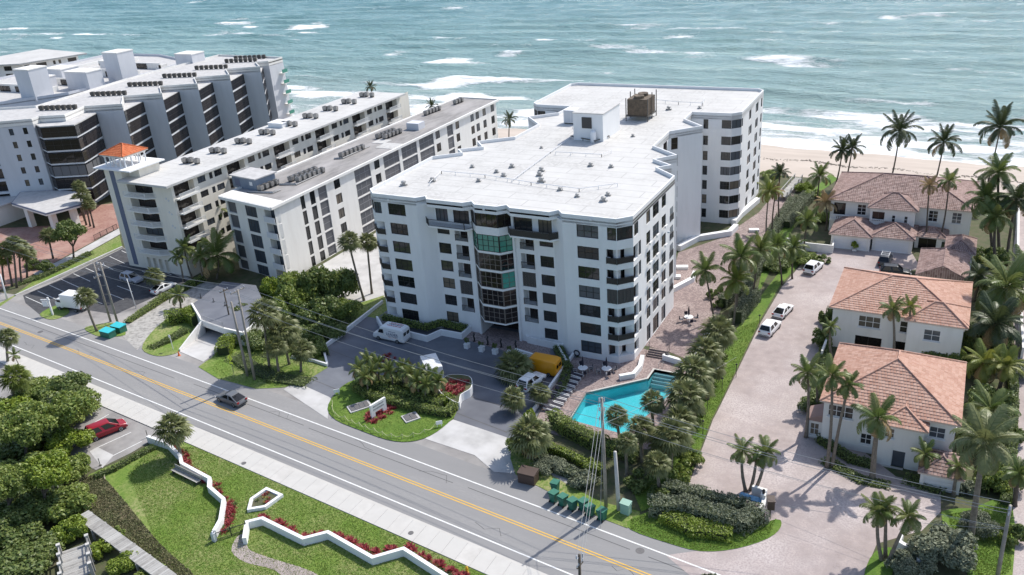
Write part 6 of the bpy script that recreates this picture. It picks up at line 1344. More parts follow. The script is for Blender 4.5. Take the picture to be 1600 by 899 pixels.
h_,c_=hd((101,486),(128,480)); car('box',c_,math.pi+.1,WHT,'white box truck in the dark parking lot behind the lone fan palm')
car('suv',(-134.2,96.2),R(-3),(.36,.37,.42),'silver SUV parked in the dark lot before the cream block')
car('sedan',(-124.6,95.2),R(84),WHT,'white sedan half behind the fan palm at the cream block drive')
c_=G(378,512); car('suv',(c_.x,c_.y+1.5),R(95),WHT,'white SUV under the trees beside the utility poles')
VD='white cars parked along the villa drive'
car('suv',(-21.6,115.4),R(81),WHT,'white SUV, nearest of the three on the villa drive',VD)
car('sedan',(-21.0,121.6),R(80),WHT,'white sedan, middle of the three on the villa drive',VD)
car('suv',(-19.6,139.2),R(78),WHT,'white SUV farthest up the villa drive by the lawn',VD)
car('suv',(-7.2,141.4),R(8),(.018,.02,.022),'black SUV parked crosswise before the garages')
car('suv',(-9.2,146.2),R(88),(.055,.06,.065),'dark grey SUV with roof rack facing the garage')
rk=MB()
for x in (-1.2,-.4,.4): rk.box(x-.03,x+.03,-.6,.6,1.8,1.84)
for y in (-.6,.6): rk.box(-1.3,.6,y-.03,y+.03,1.78,1.82)
rk.build('roof_rack',M['chair_white'],[o for o in bpy.data.objects if o.get('label','').startswith('dark grey SUV')][0])
def text(parent,s,m,loc,rot,size,name='lettering',ext=.004,align='CENTER'):
    cu=bpy.data.curves.new('lettering','FONT'); cu.body=s; cu.size=size; cu.extrude=ext; cu.align_x=align; cu.align_y='CENTER'
    ob=bpy.data.objects.new('tmp',cu); me=bpy.data.meshes.new_from_object(ob); bpy.data.objects.remove(ob); bpy.data.curves.remove(cu); me.materials.clear(); me.materials.append(M[m]); me.name=name
    return inst(name,me,parent,loc,rot)
text(vv,'LEADER',"ink",(-.9,1.0,1.35),(R(90),0,R(180)),.62); 
for k,(z,w) in enumerate(((1.78,1.3),(.95,2.0),(.8,1.5))):
    b=MB(); x=-w/2
    while x<w/2: q=random.uniform(.08,.28); b.box(x,min(w/2,x+q),0,.008,0,.09); x+=q+.06
    b.build('small_print',M['ink' if k<2 else 'ink_red'],vv,(-.9,.985,z))
for k,y in enumerate((.25,-.15,-.5)):
    b=MB(); x=-2.2
    while x<.2: q=random.uniform(.12,.4); b.box(x,x+q,-.1,.1,0,.008); x+=q+.08
    b.build('roof_print',M['ink_red' if k!=1 else 'ink'],vv,(0,y,2.505))
# ================================================================== POLES AND WIRES
def pole(basepx,toppx,r0,label,group='utility poles along the road',m='wood_pole',arms=(),basew=None,topw=None,name='utility_pole',insul=0,trans=False):
    b=Vector(basew) if basew else G(*basepx); tpt=Vector(topw) if topw else above(*toppx,b); o=empty(name,b,0,label,'pole',group); l=tpt-b
    mb=MB(); mb.tube([(0,0,-.3),l*.5,l],[r0,r0*.85,r0*.7],10); mb.build('pole',M[m],o,smooth=True)
    for dz,ln,az in arms:
        d=Vector((math.cos(az),math.sin(az),0)); p=l-Vector((0,0,dz)); mb=MB(); mb.obox((p.x-d.x*ln/2,p.y-d.y*ln/2),(p.x+d.x*ln/2,p.y+d.y*ln/2),.12,p.z-.07,p.z+.07); mb.build('crossarm',M[m],o)
        for k in (-.46,-.2,.2,.46): q=p+d*ln*k; mb=MB(); mb.lathe([(.03,.07),(.07,.12),(.04,.18),(.07,.24),(.03,.34)],tuple(q),8); mb.build('insulator',M['porcelain'],o)
    for k in range(insul):
        a=rd+math.pi/2; s=1 if k%2 else -1; p=l-Vector((0,0,.3+k*.55)); q=p+Vector((math.cos(a)*s*.5,math.sin(a)*s*.5,.15)); mb=MB(); mb.tube([p,q],.03,6); mb.lathe([(.05,0),(.09,.08),(.05,.16),(.09,.24),(.05,.32),(.08,.4),(.02,.45)],tuple(q),8); mb.build('insulator',M['porcelain'],o)
    if trans: mb=MB(); mb.lathe([(.25,0),(.27,.1),(.27,.8),(.2,.9)],(l.x+.4,l.y,l.z-2.2),12); mb.build('transformer',M['metal'],o)
    return o,tpt
ar=rd+math.pi/2
_,T1=pole((398,594),(371,453),.19,'paler of the two tall poles left of the grove, with a crossarm',arms=((.15,2.4,ar),))
_,T1b=pole((387,588),(361,472),.2,'shorter thick pole of the pair left of the grove')
_,T1c=pole((362,512),(349,452),.14,'thin dark pole behind the pair left of the grove',m='trunk_dark',arms=((.3,1.6,ar),))
_,T0=pole((173,503),(146,412),.19,'left of the twin poles behind the turquoise bins',arms=((2.4,1.2,ar),))
_,T0b=pole((184,505),(156,410),.19,'right of the twin poles behind the turquoise bins',insul=3)
for k in range(5):
    t=.18+.15*k; p=Vector(G(173,503)).lerp(T0,t); q=Vector(G(184,505)).lerp(T0b,t); mb=MB(); mb.tube([p,q],.04,5); o=mb.build('brace',M['wood_pole'],None); o.parent=bpy.data.objects[_.name]; o.matrix_parent_inverse=Matrix.Translation(-_.location)
_,T2=pole((947,793),(940,622),.2,'tall utility pole with insulators in front of the pool',insul=5,m='wood_pole')
pole((967,797),(961,706),.24,'square-topped concrete pole stub beside the tall pool pole',m='conc_drive',name='concrete_pole')
_,T3=pole(None,None,.2,'utility pole with crossarm at the right bottom edge',basew=(8.0,72.4,0),topw=tuple(above(1579,790,(8.0,72.4))),insul=2,arms=((.8,1.2,ar),))
_,T4=pole(None,None,.17,'dark pole top at the bottom edge on the near sidewalk',basew=(-24.8,52.6,0),topw=(-24.9,53.2,7.3),m='trunk_dark',arms=((1.2,1.0,ar),),insul=2)
_,Tm=pole(None,None,.2,'pole far along the road beyond the left edge',basew=(-160,85.5,0),topw=(-160,85.5,11))
pole((11,468),(0,428),.16,'white light pole at the left edge of the verge',m='chair_white',name='light_pole')
pole((213,482),(198,436),.09,'thin white lamp post in the parking lot hedge',m='chair_white',name='light_pole')
def wire(a,b,sag,label,r=.026):
    a,b=Vector(a),Vector(b); mb=MB(); mb.tube([a+(b-a)*t-Vector((0,0,sag*4*t*(1-t))) for t in np.linspace(0,1,15)],r,4,False); o=mb.build('overhead_wire',M['wire']); return tag(o,label,'wire','overhead wires along the road')
V3=lambda v,dx=0,dy=0,dz=0:Vector(v)+Vector((dx,dy,dz))
for i,(dy,dz,sg) in enumerate(((1.1,0,.8),(-1.1,0,.8),(.35,-.9,.7),(0,-2.4,.8))):
    lv=('top far','top near','middle','lowest')[i]
    wire(V3(T1,0,dy,dz),V3(T2,0,dy*.5,dz-.2),sg,lv+' wire from the grove poles to the pool pole')
    wire(V3(T2,0,dy*.5,dz-.2),V3(T3,0,dy*.5,dz-.1),sg,lv+' wire from the pool pole to the right bottom pole')
    wire(V3(T0b,0,dy*.5,dz),V3(T1,0,dy,dz),sg*.6,lv+' wire from the twin poles to the grove poles')
    wire(V3(Tm,0,dy*.5,dz),V3(T0b,0,dy*.5,dz),sg*.6,lv+' wire leaving the left edge towards the twin poles')
for i,(dx,dz) in enumerate(((-.3,-.4),(.1,-.2),(.3,-1.2))): wire(V3(T2,dx,0,dz),V3(T4,dx,0,dz*.3-.1),.25,('left','middle','right')[i]+' wire crossing the road from the pool pole to the near pole',.025)
wire(V3(T2,0,0,-2.5),G(938,826),0,'guy wire slanting from the pool pole to the road edge',.02)
wire(V3(T2,0,.2,-3.2),(-23,101,2),.4,'service wire from the pool pole towards the terrace',.015)
wire(V3(T3,0,0,-2.6),G(1205,800)+Vector((0,0,1)),.4,'low wire over the drive from the right pole to the mailbox',.02)
wire(V3(T3,0,.3,-2.9),(-24,76,4.2),.5,'second low wire over the drive from the right pole',.015)
# ================================================================== STREET FURNITURE
def bin_(px,py,rz,label):
    k='bin'
    if k not in _wc:
        b=MB(); b.prism([(-.26,-.3),(.26,-.3),(.26,.3),(-.26,.3)],0.08,.12); n=len(b.v); b.v+=[(-.24,-.27,.1),(.24,-.27,.1),(.24,.25,.1),(-.24,.25,.1),(-.32,-.38,1.0),(.32,-.38,1.0),(.32,.36,1.0),(-.32,.36,1.0)]
        for f in ((0,1,5,4),(1,2,6,5),(2,3,7,6),(3,0,4,7)): b.f.append(tuple(n+i for i in f)); b.m.append(0)
        l=MB(); l.prism([(-.35,-.42),(.35,-.42),(.35,.40),(-.35,.40)],1.0,[1.05,1.05,1.14,1.14]); l.tube([(-.3,.45,1.02),(.3,.45,1.02)],.025,6)
        w=MB(); w.lathe([(.12,-.03),(.13,0),(.12,.03)],n=12); w.v=[(z,x,y) for x,y,z in w.v]
        _wc[k]=(b.mesh('bin_body',M['bin_green']),l.mesh('lid',M['bin_green']),w.mesh('wheel',M['tyre']))
    p=G(px,py); o=empty('wheelie_bin',p+Vector((0,0,.02)),rz,label,'bin','green wheelie bins on the verge'); b,l,w=_wc[k]; inst('bin_body',b,o); inst('lid',l,o)
    for s in (-.26,.26): inst('wheel',w,o,(s,.3,.13))
    o.scale=(1.25,1.25,1.2); return o
for i,(x,y) in enumerate(((868,768),(866,784),(880,790),(895,796),(912,797),(922,806),(941,812))):
    bin_(x,y,R(170+random.uniform(-15,15)),'green wheelie bin, %s'%('set back behind the first of the row','first of the row from the brown bin','second of the row from the brown bin','third of the row from the brown bin','fourth of the row from the brown bin','fifth of the row, just left of the guy wire','last of the row, right under the pool pole')[i])
def boxy(name,px,py,rz,dims,m,label,cat,lid=None,extra=None):
    p=G(px,py); o=empty(name,p,rz,label,cat); w,d,h=dims; b=MB(); b.prism([(-w/2,-d/2),(w/2,-d/2),(w/2,d/2),(-w/2,d/2)],0,h); b.box(-w/2-.04,w/2+.04,-d/2-.04,d/2+.04,h*.82,h*.88); b.build('casing',M[m],o)
    l=MB(); l.prism([(-w/2-.06,-d/2-.06),(w/2+.06,-d/2-.06),(w/2+.06,d/2+.06),(-w/2-.06,d/2+.06)],h+.002,[h+.05,h+.05,h+.16,h+.16]); l.build('lid',M[lid or m],o); return o
boxy('dumpster',826,752,rd+.15,(2.0,1.3,1.35),'bin_brown','brown lidded dumpster at the right entrance apron','dumpster')
boxy('electrical_cabinet',978,802,rd,(1.0,.7,1.35),'box_green','pale green electrical cabinet by the concrete pole','cabinet')
boxy('dumpster',170,526,rd+.1,(2.2,1.3,1.1),'bin_green','turquoise-lidded bin nearer the road by the lone fan palm','dumpster','teal')
boxy('dumpster',187,518,rd+.1,(2.2,1.3,1.1),'bin_green','turquoise-lidded bin farther from the road, beside the hedge','dumpster','teal')
# loungers
def lounger(p,rz,label):
    k='lounger'
    if k not in _wc:
        s=MB(); s.box(-.3,.95,-.28,.28,.345,.42); s.prism([(-.95,-.31),(-.3,-.31),(-.3,.31),(-.95,.31)],[.72,.30,.30,.72],[.80,.38,.38,.80]); f=MB()
        for y in (-.33,.33): f.box(-.9,1.0,y-.045,y+.035,.27,.425)
        for x in (-.6,.85): f.tube([(x,-.33,0),(x,-.33,.3),(x,.33,.3),(x,.33,0)],.03,6)
        _wc[k]=(s.mesh('sling',M['fabric_navy']),f.mesh('frame',M['chair_white']))
    o=empty('sun_lounger',p+Vector((0,0,.03)),rz,label,'sun lounger','navy loungers beside the pool'); o.scale=(1.15,1.1,1.15); inst('sling',_wc[k][0],o); inst('frame',_wc[k][1],o); return o
for i in range(9):
    t=i/8; p=G(862+t*37,643-t*53); lounger(p,R(-8+random.uniform(-4,4)),'navy sling lounger, %s in the poolside row from the road end'%('first second third fourth fifth sixth seventh eighth ninth'.split()[i]))
def umbrella_table(px,py,label,nch=4,um=True):
    p=G(px,py); o=empty('round_table',p,0,'white round table '+label,'table'); b=MB(); b.lathe([(.68,.72),(.7,.74),(.68,.77)],n=20); b.build('table_top',M['chair_white'],o); b=MB()
    for a in range(4): b.tube([(.1*math.cos(a*1.57),.1*math.sin(a*1.57),.7),(.4*math.cos(a*1.57),.4*math.sin(a*1.57),0)],.03,6)
    b.build('leg',M['chair_white'],o)
    if um:
        u=empty('parasol',p,0,'closed navy parasol standing in the white table '+label,'parasol'); b=MB(); b.tube([(0,0,0),(0,0,2.5)],.025,6); b.build('pole',M['chair_white'],u); b=MB(); b.lathe([(.05,1.0),(.16,1.2),(.13,1.9),(.06,2.4),(.01,2.55)],n=8); b.build('canopy',M['fabric_navy'],u)
    for k in range(nch):
        a=k*2*math.pi/nch+.6; c=empty('garden_chair',p+Vector((math.cos(a)*1.15,math.sin(a)*1.15,0)),a+math.pi/2,'white framed navy chair, '+('drive side','sea side','far side','road side')[k]+' of the table '+label,'chair','chairs at the round tables')
        s=MB(); s.box(-.25,.25,-.25,.25,.42,.46); s.prism([(-.25,-.3),(.25,-.3),(.25,-.25),(-.25,-.25)],.46,1.0); s.build('seat',M['fabric_navy'],c); f=MB()
        for x in (-.25,.25): f.tube([(x,.25,0),(x,.25,.62),(x,-.28,.64),(x,-.30,1.0)],.022,5); f.tube([(x,-.25,0),(x,-.25,.6)],.022,5)
        f.build('frame',M['chair_white'],c)
umbrella_table(911,582,'nearer the lounger row'); umbrella_table(948,583,'below the corner loggias'); umbrella_table(1076,502,'alone on the terrace')
p=G(1043,562); b=MB(); b.lathe([(.28,0),(.32,.1),(.32,.85),(.34,.9),(.2,.95)],n=14); o=b.build('litter_bin',M['plastic_black'],None,p); tag(o,'black round litter bin by the garden steps','bin')
p=on_y(901,552,98.7); b=MB(); 
for k in range(16):
    a=k*math.pi/8; a2=a+math.pi/8; b.tube([(.42*math.cos(a),0,.42*math.sin(a)),(.42*math.cos(a2),0,.42*math.sin(a2))],.09,6)
o=b.build('life_ring',M['fabric_navy'],None,p); tag(o,'dark life ring hung on the wall by the pool','life ring')
# entrance pots and slender ornaments
for i,(x,y) in enumerate(((730,544),(753,549),(774,553),(797,556))):
    p=G(x,y); o=empty('planter_pot',p,0,'square white pot with dark clipped topiary, %s of four before the entrance'%('leftmost','second from left','third from left','rightmost')[i],'plant pot','topiary pots before the entrance'); b=MB(); b.prism([(-.35,-.35),(.35,-.35),(.35,.35),(-.35,.35)],0,.75); b.box(-.4,.4,-.4,.4,.7,.78); b.build('pot',M['chair_white'],o)
    inst('topiary',crown_mesh('leaf_b',1.2,.12,1500,8,i%3,.75),o,(0,0,1.25),(0,0,i),(.36,.36,.55))
for i,(x,y) in enumerate(((741,534),(762,539),(783,543),(806,546))):
    p=G(x,y); o=empty('slim_ornament',p,0,'slender dark upright ornament, %s of four at the entrance paving'%('leftmost','second from left','third from left','rightmost')[i],'ornament','dark ornaments at the entrance'); b=MB(); b.lathe([(.2,0),(.22,.08),(.05,.12)],n=8); b.build('base',M['plastic_black'],o); b=MB(); b.tube([(0,0,.1),(.08,0,.5),(-.05,0,.95),(.12,0,1.3),(.02,0,1.6)],[.1,.14,.11,.13,.03],7); b.build('figure',M['plastic_black'],o,smooth=True)
# monument sign on the island
A,B=G(581,655),G(604,641); rz=math.atan2(B.y-A.y,B.x-A.x); W=(B-A).length; s=empty('entrance_sign',A,rz,'white slab sign on two legs in the red plant bed','sign'); b=MB(); b.box(0,W,-.14,.14,.75,2.0); b.box(0,W*.24,-.14,.14,0,.75); b.box(W*.76,W,-.14,.14,0,.75); b.build('slab',M['white'],s)
for z,n in ((1.62,9),(1.2,12)):
    b=MB(); x=W*.14
    for k in range(n): q=random.uniform(.5,.8)*W*.72/n; b.box(x,x+q,-.155,-.14,z-.1,z+.1 if k in (0,5) else z+.06); x+=W*.72/n
    b.build('lettering',M['ink_grey'],s)
M['rope']=mat('pale_rope',(.52,.53,.28),.8)
# swagged rope fence on the island edge
rf=empty('rope_fence',G(600,680),0,'low swagged pale rope fence on small stakes round the island lawn','fence'); ps=[G(480+x/5.618,540+y/5.618) for x,y in ((225,520),(222,570),(248,625),(335,660),(395,690),(460,715),(515,740),(590,765),(662,795),(742,815),(838,822),(935,806),(1035,778),(1130,725))]
for p in ps: b=MB(); q=p-rf.location; b.tube([(q.x,q.y,0),(q.x,q.y,.75)],.035,6); b.build('stake',M['rope'],rf)
for a,c in zip(ps,ps[1:]): b=MB(); a=a-rf.location; c=c-rf.location; b.tube([(a.x+(c.x-a.x)*t,a.y+(c.y-a.y)*t,.72-.45*4*t*(1-t)) for t in np.linspace(0,1,9)],.035,5); b.build('rope',M['rope'],rf)
for x,y,l in ((527,618,'small white direction sign at the left end of the island'),(687,668,'small white direction sign at the right end of the island')):
    o=empty('direction_sign',G(x,y),R(40),l,'sign'); b=MB(); b.box(-.4,.4,-.03,.03,.45,.95); b.build('panel',M['chair_white'],o); b=MB(); b.box(-.3,-.24,-.03,.03,0,.45); b.box(.24,.3,-.03,.03,0,.45); b.build('post',M['chair_white'],o)
for x,y,w,l in ((562,637,3.0,'large flat utility vault with dark slatted lid left of the sign'),(642,654,2.0,'smaller square utility vault right of the sign')):
    o=empty('utility_vault',G(x,y)+Vector((0,0,.05)),R(55),l,'utility vault'); b=MB(); b.box(-w/2,w/2,-.9,.9,0,.18); b.build('kerb',M['conc_drive'],o)
    for k in range(4 if w>2.5 else 2): n=4 if w>2.5 else 2; b=MB(); b.box(-w/2+.2+k*(w-.4)/n,-w/2+.12+(k+1)*(w-.4)/n,-.7,.7,.18,.24); b.build('lid',M['iron'],o)
# road signs
p=G(366,587); s=empty('warning_sign',p,ar-math.pi/2,'lime diamond pedestrian sign with small plate on a post','road sign'); b=MB(); b.tube([(0,0,0),(0,0,2.6)],.035,6); b.build('post',M['metal'],s); b=MB(); b.prism([(0,-.02),(.0,.02),(0.01,.02),(.01,-.02)],2.0,2.1); b=MB(); r_=.55; b.v+=[(-r_,-.05,2.9),(0,-.05,2.9-r_),(r_,-.05,2.9),(0,-.05,2.9+r_),(-r_,-.03,2.9),(0,-.03,2.9-r_),(r_,-.03,2.9),(0,-.03,2.9+r_)]; b.f+=[(0,1,2,3),(7,6,5,4),(0,4,5,1),(1,5,6,2),(2,6,7,3),(3,7,4,0)]; b.m+=[0]*6; b.build('diamond',M['sign_green'],s); b=MB(); b.box(-.38,.38,-.05,-.03,1.95,2.25); b.build('plate',M['sign_green'],s)
b=MB(); b.lathe([(.07,0),(.07,.02)],n=8); b.v=[(x,-.055-z,y+3.08) for x,y,z in b.v]; b.quad((-.1,-.06,2.98),(.1,-.06,2.98),(.06,-.06,2.8),(-.06,-.06,2.8)); b.quad((-.07,-.06,2.8),(-.01,-.06,2.8),(-.06,-.06,2.6),(-.12,-.06,2.6)); b.quad((.01,-.06,2.8),(.07,-.06,2.8),(.13,-.06,2.6),(.07,-.06,2.6)); b.build('walker_symbol',M['plastic_black'],s)
p=G(83,493); s=empty('hanging_sign',p,R(200),'white post with a hanging white board on the small verge island','sign'); b=MB(); b.box(-.12,.12,-.12,.12,0,3.4); b.box(-.3,1.4,-.07,.07,2.85,3.05); b.build('post',M['chair_white'],s); b=MB(); b.box(.3,1.3,-.03,.03,1.7,2.7); b.build('board',M['chair_white'],s)
p=G(271,547); s=empty('street_sign',p,rd,'white post with round pale sign by the garage ramp','road sign'); b=MB(); b.tube([(0,0,0),(0,0,2.2)],.06,6); b.build('post',M['chair_white'],s); b=MB(); b.lathe([(.28,0),(.28,.04)],n=14); b.v=[(x,-.08-z,y+2.4) for x,y,z in b.v]; b.build('disc',M['chair_white'],s)
p=G(280,556); b=MB(); b.lathe([(.25,0),(.25,.04),(.16,.06),(.06,.7),(.02,.72)],n=10); o=b.build('traffic_cone',M['cone'],None,p); tag(o,'orange traffic cone at the mouth of the garage ramp','cone')
p=G(730,895); p.z=.05; o=empty('fire_hydrant',p,0,'yellow fire hydrant on the lawn by the sidewalk','hydrant'); b=MB(); b.lathe([(.16,0),(.16,.06),(.1,.08),(.1,.55),(.13,.58),(.11,.68),(.03,.78)],n=12); b.build('barrel',M['hydrant'],o); 
for a in (0,math.pi/2,math.pi): b=MB(); b.tube([(0,0,.42),(.2*math.cos(a),.2*math.sin(a),.42)],.05,8); b.build('outlet',M['hydrant'],o)
p=G(1203,806); o=empty('mailbox',p,R(20),'brown box mailbox on a post by the villa drive','mailbox'); b=MB(); b.box(-.06,.06,-.06,.06,0,1.1); b.build('post',M['metal_dark'],o); b=MB(); b.box(-.35,.35,-.4,.4,1.0,2.0); b.prism([(-.4,-.45),(.4,-.45),(.4,.45),(-.4,.45)],2.0,[2.1,2.1,2.25,2.25]); b.build('box',M['bin_brown'],o)
p=G(1174,788); o=empty('garden_bench',p,rd,'blue-topped bench against the pale gate wall','bench'); b=MB(); b.box(-1.3,1.3,-.4,.4,.75,.85); b.build('top',mat('blue_paint',(.10,.26,.42),.6),o); b=MB(); b.box(-1.2,-1.0,-.35,.35,0,.75); b.box(1.0,1.2,-.35,.35,0,.75); b.build('leg',M['offwhite'],o)
p=G(1192,790); o=empty('gate_lantern',p,0,'dark lantern on the pale gate pillar','lamp'); b=MB(); b.box(-.25,.25,-.25,.25,0,1.5); b.build('pillar',M['offwhite'],o); b=MB(); b.lathe([(.05,1.5),(.14,1.6),(.16,1.95),(.02,2.15)],n=8); b.build('lamp',M['plastic_black'],o)
# ================================================================== PARK DETAILS (lower left)
A,B=G(272,738),G(312,758); o=empty('park_bench',(A+B)/2+Vector((0,0,.05)),math.atan2(B.y-A.y,B.x-A.x),'long dark slatted bench against the zigzag wall','bench')
L=(B-A).length
for k in range(4): b=MB(); b.box(-L/2,L/2,-.3+k*.16,-.18+k*.16,.42,.47); b.build('slat',M['wood'],o)
for x in (-L/2+.2,0,L/2-.2): b=MB(); b.box(x-.05,x+.05,-.3,.3,0,.42); b.build('leg',M['metal_dark'],o)
b=MB(); b.box(-L/2,L/2,.3,.36,.55,.95); b.build('backrest',M['wood'],o)
A,B=G(338,846),G(386,830); o=empty('park_gate',A,math.atan2(B.y-A.y,B.x-A.x),'black metal gate between the two zigzag walls','gate'); L=(B-A).length; b=MB(); b.box(0,L,-.03,.03,1.0,1.06); b.box(0,L,-.03,.03,.15,.2); 
for k in range(int(L/.14)): b.box(k*.14,k*.14+.02,-.01,.01,.2,1.0)
b.build('frame',M['rail_dark'],o)
for x in (0,L*.5,L): b=MB(); b.box(x-.05,x+.05,-.05,.05,0,1.3); b.build('post',M['rail_dark'],o)
p=G(336,846); b=MB(); b.prism([(-.2,-.2),(.2,-.2),(.2,.2),(-.2,.2)],0,1.0); b.lathe([(.22,1.0),(.25,1.1),(.1,1.3)],n=10); o=b.build('gate_pillar',M['grey_wall'],None,p); tag(o,'short grey pillar at the end of the upper zigzag wall','pillar')
def boards(name,A,B,w,z,label,cat,n,m='wood',posts=True,rail=0,beam=True):
    A,B=Vector(A),Vector(B); o=empty(name,(A.x,A.y,hz(A.y)),math.atan2(B.y-A.y,B.x-A.x),label,cat); L=(B.xy-A.xy).length; k='brd%s%.2f%d'%(name,w,n)
    q=MB(); q.box(.008,L/n-.008,-w/2,w/2,z-.05,z); me=q.mesh('plank',M[m])
    for i in range(n): inst('plank',me,o,(i*L/n,0,random.uniform(-.012,.012)))
    b=MB(); b.box(0,L,-w/2+.05,-w/2+.15,z-.3,z-.055); b.build('joist',M[m],o); b=MB(); b.box(0,L,w/2-.15,w/2-.05,z-.3,z-.055); b.build('joist',M[m],o)
    if posts:
        for x in np.arange(.6,L,3.0):
            for s in (-1,1): b=MB(); b.box(x-.1,x+.1,s*w/2-.1,s*w/2+.1,-.3,z-.06 if not rail else z+rail); b.build('post',M[m],o)
    if rail:
        for s in (-1,1): b=MB(); b.box(0,L,s*w/2-.06,s*w/2+.06,z+rail-.05,z+rail+.03); b.build('handrail',M[m],o)
    return o
boards('boardwalk',at_z(128,803,1.3),at_z(266,905,1.3),1.5,1.3,'raised grey plank boardwalk cutting across the dune cover','boardwalk',56)
D0=at_z(118,866,1.2); dk_=empty('viewing_deck',(D0.x,D0.y,0),R(-35),'weathered timber viewing deck with stout posts in the lower left thicket','deck')
for i in range(24): q=MB() if i==0 else q; 
q=MB(); q.box(.01,.19,-1.3,1.3,1.15,1.2); me=q.mesh('plank',M['wood'])
for i in range(26): inst('plank',me,dk_,(-1.2+i*.2,0,random.uniform(-.01,.01)))
for x in (-1.0,.6,2.2,3.8):
    for s in (-1,1): b=MB(); b.box(x-.16,x+.16,s*1.35-.16,s*1.35+.16,-.2,2.3); b.build('post',M['wood'],dk_); b=MB(); b.box(x-.19,x+.19,s*1.35-.19,s*1.35+.19,2.3,2.38); b.build('post_cap',M['conc'],dk_)
for s in (-1,1):
    for z in (1.6,2.0): b=MB(); b.box(-1,3.8,s*1.35-.04,s*1.35+.04,z,z+.12); b.build('rail',M['wood'],dk_)
boards('beach_boardwalk',G(1222,314),G(1248,284),1.6,.9,'wooden ramp boardwalk leading from the terrace to the beach','boardwalk',30,rail=.9)
for x,y,l in ((231,684,'dark rail post at the corner of the parking bays'),(157,728,'leaning dark rail post at the lower end of the parking bays')):
    b=MB(); b.tube([(0,0,0),(0,0,1.1)],.05,6); b.lathe([(.25,0),(.2,.06)],n=8); o=b.build('rail_post',M['metal_dark'],None,G(x,y)); tag(o,l,'post')
# fences and garden lights
o=empty('metal_fence',G(150,378),0,'dark picket fence between the red forecourt and the concrete path','fence'); ps=[G(x,y) for x,y in ((148,376),(158,371),(168,366),(178,361),(184,358))]
for a,c in zip(ps,ps[1:]):
    d=c-a; railing(o,a,math.atan2(d.y,d.x),d.length,1.2,'rail_dark',.18,'fence_panel')
for i,(x,y) in enumerate(((1186,512),(1150,590),(1128,612),(1105,640),(1098,680))):
    b=MB(); b.tube([(0,0,0),(0,0,1.9)],.04,6); b.lathe([(.03,1.9),(.16,1.95),(.1,2.1),(.02,2.15)],n=8); p=G(x,y); o=b.build('garden_light',M['plastic_black'],None,p); tag(o,'slim black garden light on the side lawn, %s from the top'%('first','second','third','fourth','fifth')[i],'lamp','garden lights along the side lawn')
for i,(x,y) in enumerate(((314,466),(334,472),(352,478))):
    b=MB(); b.lathe([(.22,0),(.2,.1),(.06,.14),(.05,.7),(.02,.75)],n=8); o=b.build('bollard',M['plastic_black'],None,at_z(x,y,1.6)); tag(o,'small black bollard on the parking deck, %s'%('left','middle','right')[i],'bollard','bollards on the parking deck')
for x,y,w,l in ((1054,425,2.0,'white sunbed on the terrace nearest the right facade'),(1066,410,2.0,'white sunbed on the terrace farther from the road'),(1178,352,1.8,'pale sunbed at the seaward end of the terrace')):
    o=empty('terrace_bed',G(x,y+10),R(20),l,'sunbed'); b=MB(); b.box(-w/2,w/2,-.5,.5,.35,.5); b.build('cushion',M['chair_white'],o); b=MB(); b.box(-w/2,w/2,-.5,.5,.0,.33); b.build('base',M['offwhite'],o)
o=empty('villa_planter',G(1335,392),0,'tall clipped shrub box between the twin garages','shrub'); inst('foliage',crown_mesh('leaf_bright',1.2,.12,1500,8,1,.75),o,(0,0,1.0),(0,0,0),(.55,.55,1.0)); b=MB(); b.box(-.35,.35,-.35,.35,0,.4); b.build('pot',M['offwhite'],o)

# tall plant whose tips show at the bottom edge
c=above(1095,903,(-15.5,50.0)); o=empty('tall_shrub',(-15.5,50.0,0),0,'tall grey-green shrub whose tips show at the bottom edge of the road','shrub'); trunk_obj(o,(0,0,-.2),(c.x+15.5,c.y-50,c.z-.5),.16,.06,'trunk_dark',.1)
inst('crown',crown_mesh('leaf_grey',1.2,.14,1500,8,2,.75),o,(c.x+15.5,c.y-50,c.z-1.0),(0,0,0),(1.2,1.2,1.5))

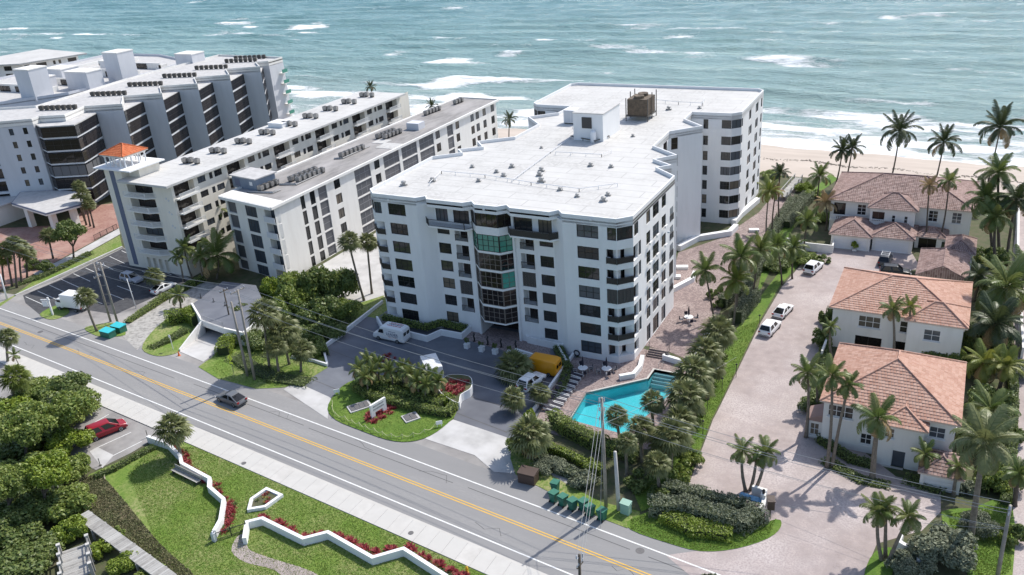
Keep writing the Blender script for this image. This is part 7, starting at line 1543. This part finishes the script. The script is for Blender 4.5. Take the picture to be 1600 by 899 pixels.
# short grass tufts standing on the lawns
def tufts(name,polys,n,size,m,label,z=.05,avoid=()):
    C=[]
    for poly in polys:
        P=np.array([(p[0],p[1]) for p in poly]); lo,hi=P.min(0),P.max(0); k=int(n/len(polys)); q=rng.uniform(lo,hi,(k*2,2)); ins=np.zeros(len(q),bool)
        for i in range(len(P)):
            a,b=P[i],P[i-1]; cnd=(a[1]>q[:,1])!=(b[1]>q[:,1]); xi=(b[0]-a[0])*(q[:,1]-a[1])/(b[1]-a[1]+1e-12)+a[0]; ins^=cnd&(q[:,0]<xi)
        C.append(q[ins][:k])
    C=np.concatenate(C); zz=np.interp(C[:,1],YB,ZB)+z; k=len(C); a=rng.uniform(0,6.28,k); s=size*rng.uniform(.5,1.3,k); h=s*rng.uniform(.5,1.1,k)
    u=np.stack([np.cos(a)*s,np.sin(a)*s,np.zeros(k)],1); b=np.column_stack([C,zz]); l=rng.normal(0,.4,(k,2))*s[:,None]
    V=np.stack([b-u*.5,b+u*.5,b+np.column_stack([l,h])],1).reshape(-1,3); o=inst(name,npmesh(name,V,np.arange(3*k).reshape(k,3),M[m])); tag(o,label,'grass',kind='stuff'); return o
M['blade']=mat('grass_blade',(.125,.215,.025),.7,island=(.27,.33,.08),trans=.35)
M['blade_dry']=mat('dune_blade',(.10,.12,.04),.8,island=(.25,.22,.13),trans=.2)
tufts('grass_tufts',[[(x,NS(x)-.1) for x in np.linspace(-80,-28,10)]+Q([(760,950),(330,950),(262,904),(190,850),(240,840),(200,740),(238,700)])],90000,.09,'blade','mown grass of the little park lawn')
tufts('island_grass',[[(p.x,p.y) for p in ISL]],14000,.08,'blade','mown grass on the courtyard island',.09)
tufts('dune_plants',[[(p.x,p.y) for p in smooth_poly(Q([(160,745),(200,790),(250,850),(330,930),(250,930),(190,860),(128,800),(118,765),(140,745)]))]],26000,.16,'blade_dry','scrubby ground cover beside the boardwalk',.05)
tufts('verge_grass',[Q([(1062,775),(1080,740),(1112,655),(1152,575),(1188,500),(1150,515),(1105,600),(1060,700)]),Q([(985,812),(1030,800),(1080,830),(1150,832),(1212,812),(1200,842),(1150,858),(1095,862),(1040,848),(985,828)]),Q([(330,575),(380,530),(480,520),(500,560),(488,588),(445,604),(400,606),(345,592)]),Q([(1480,805),(1520,797),(1578,785),(1580,890),(1540,920),(1495,860)])],40000,.10,'blade','mown grass along the verges',.055)
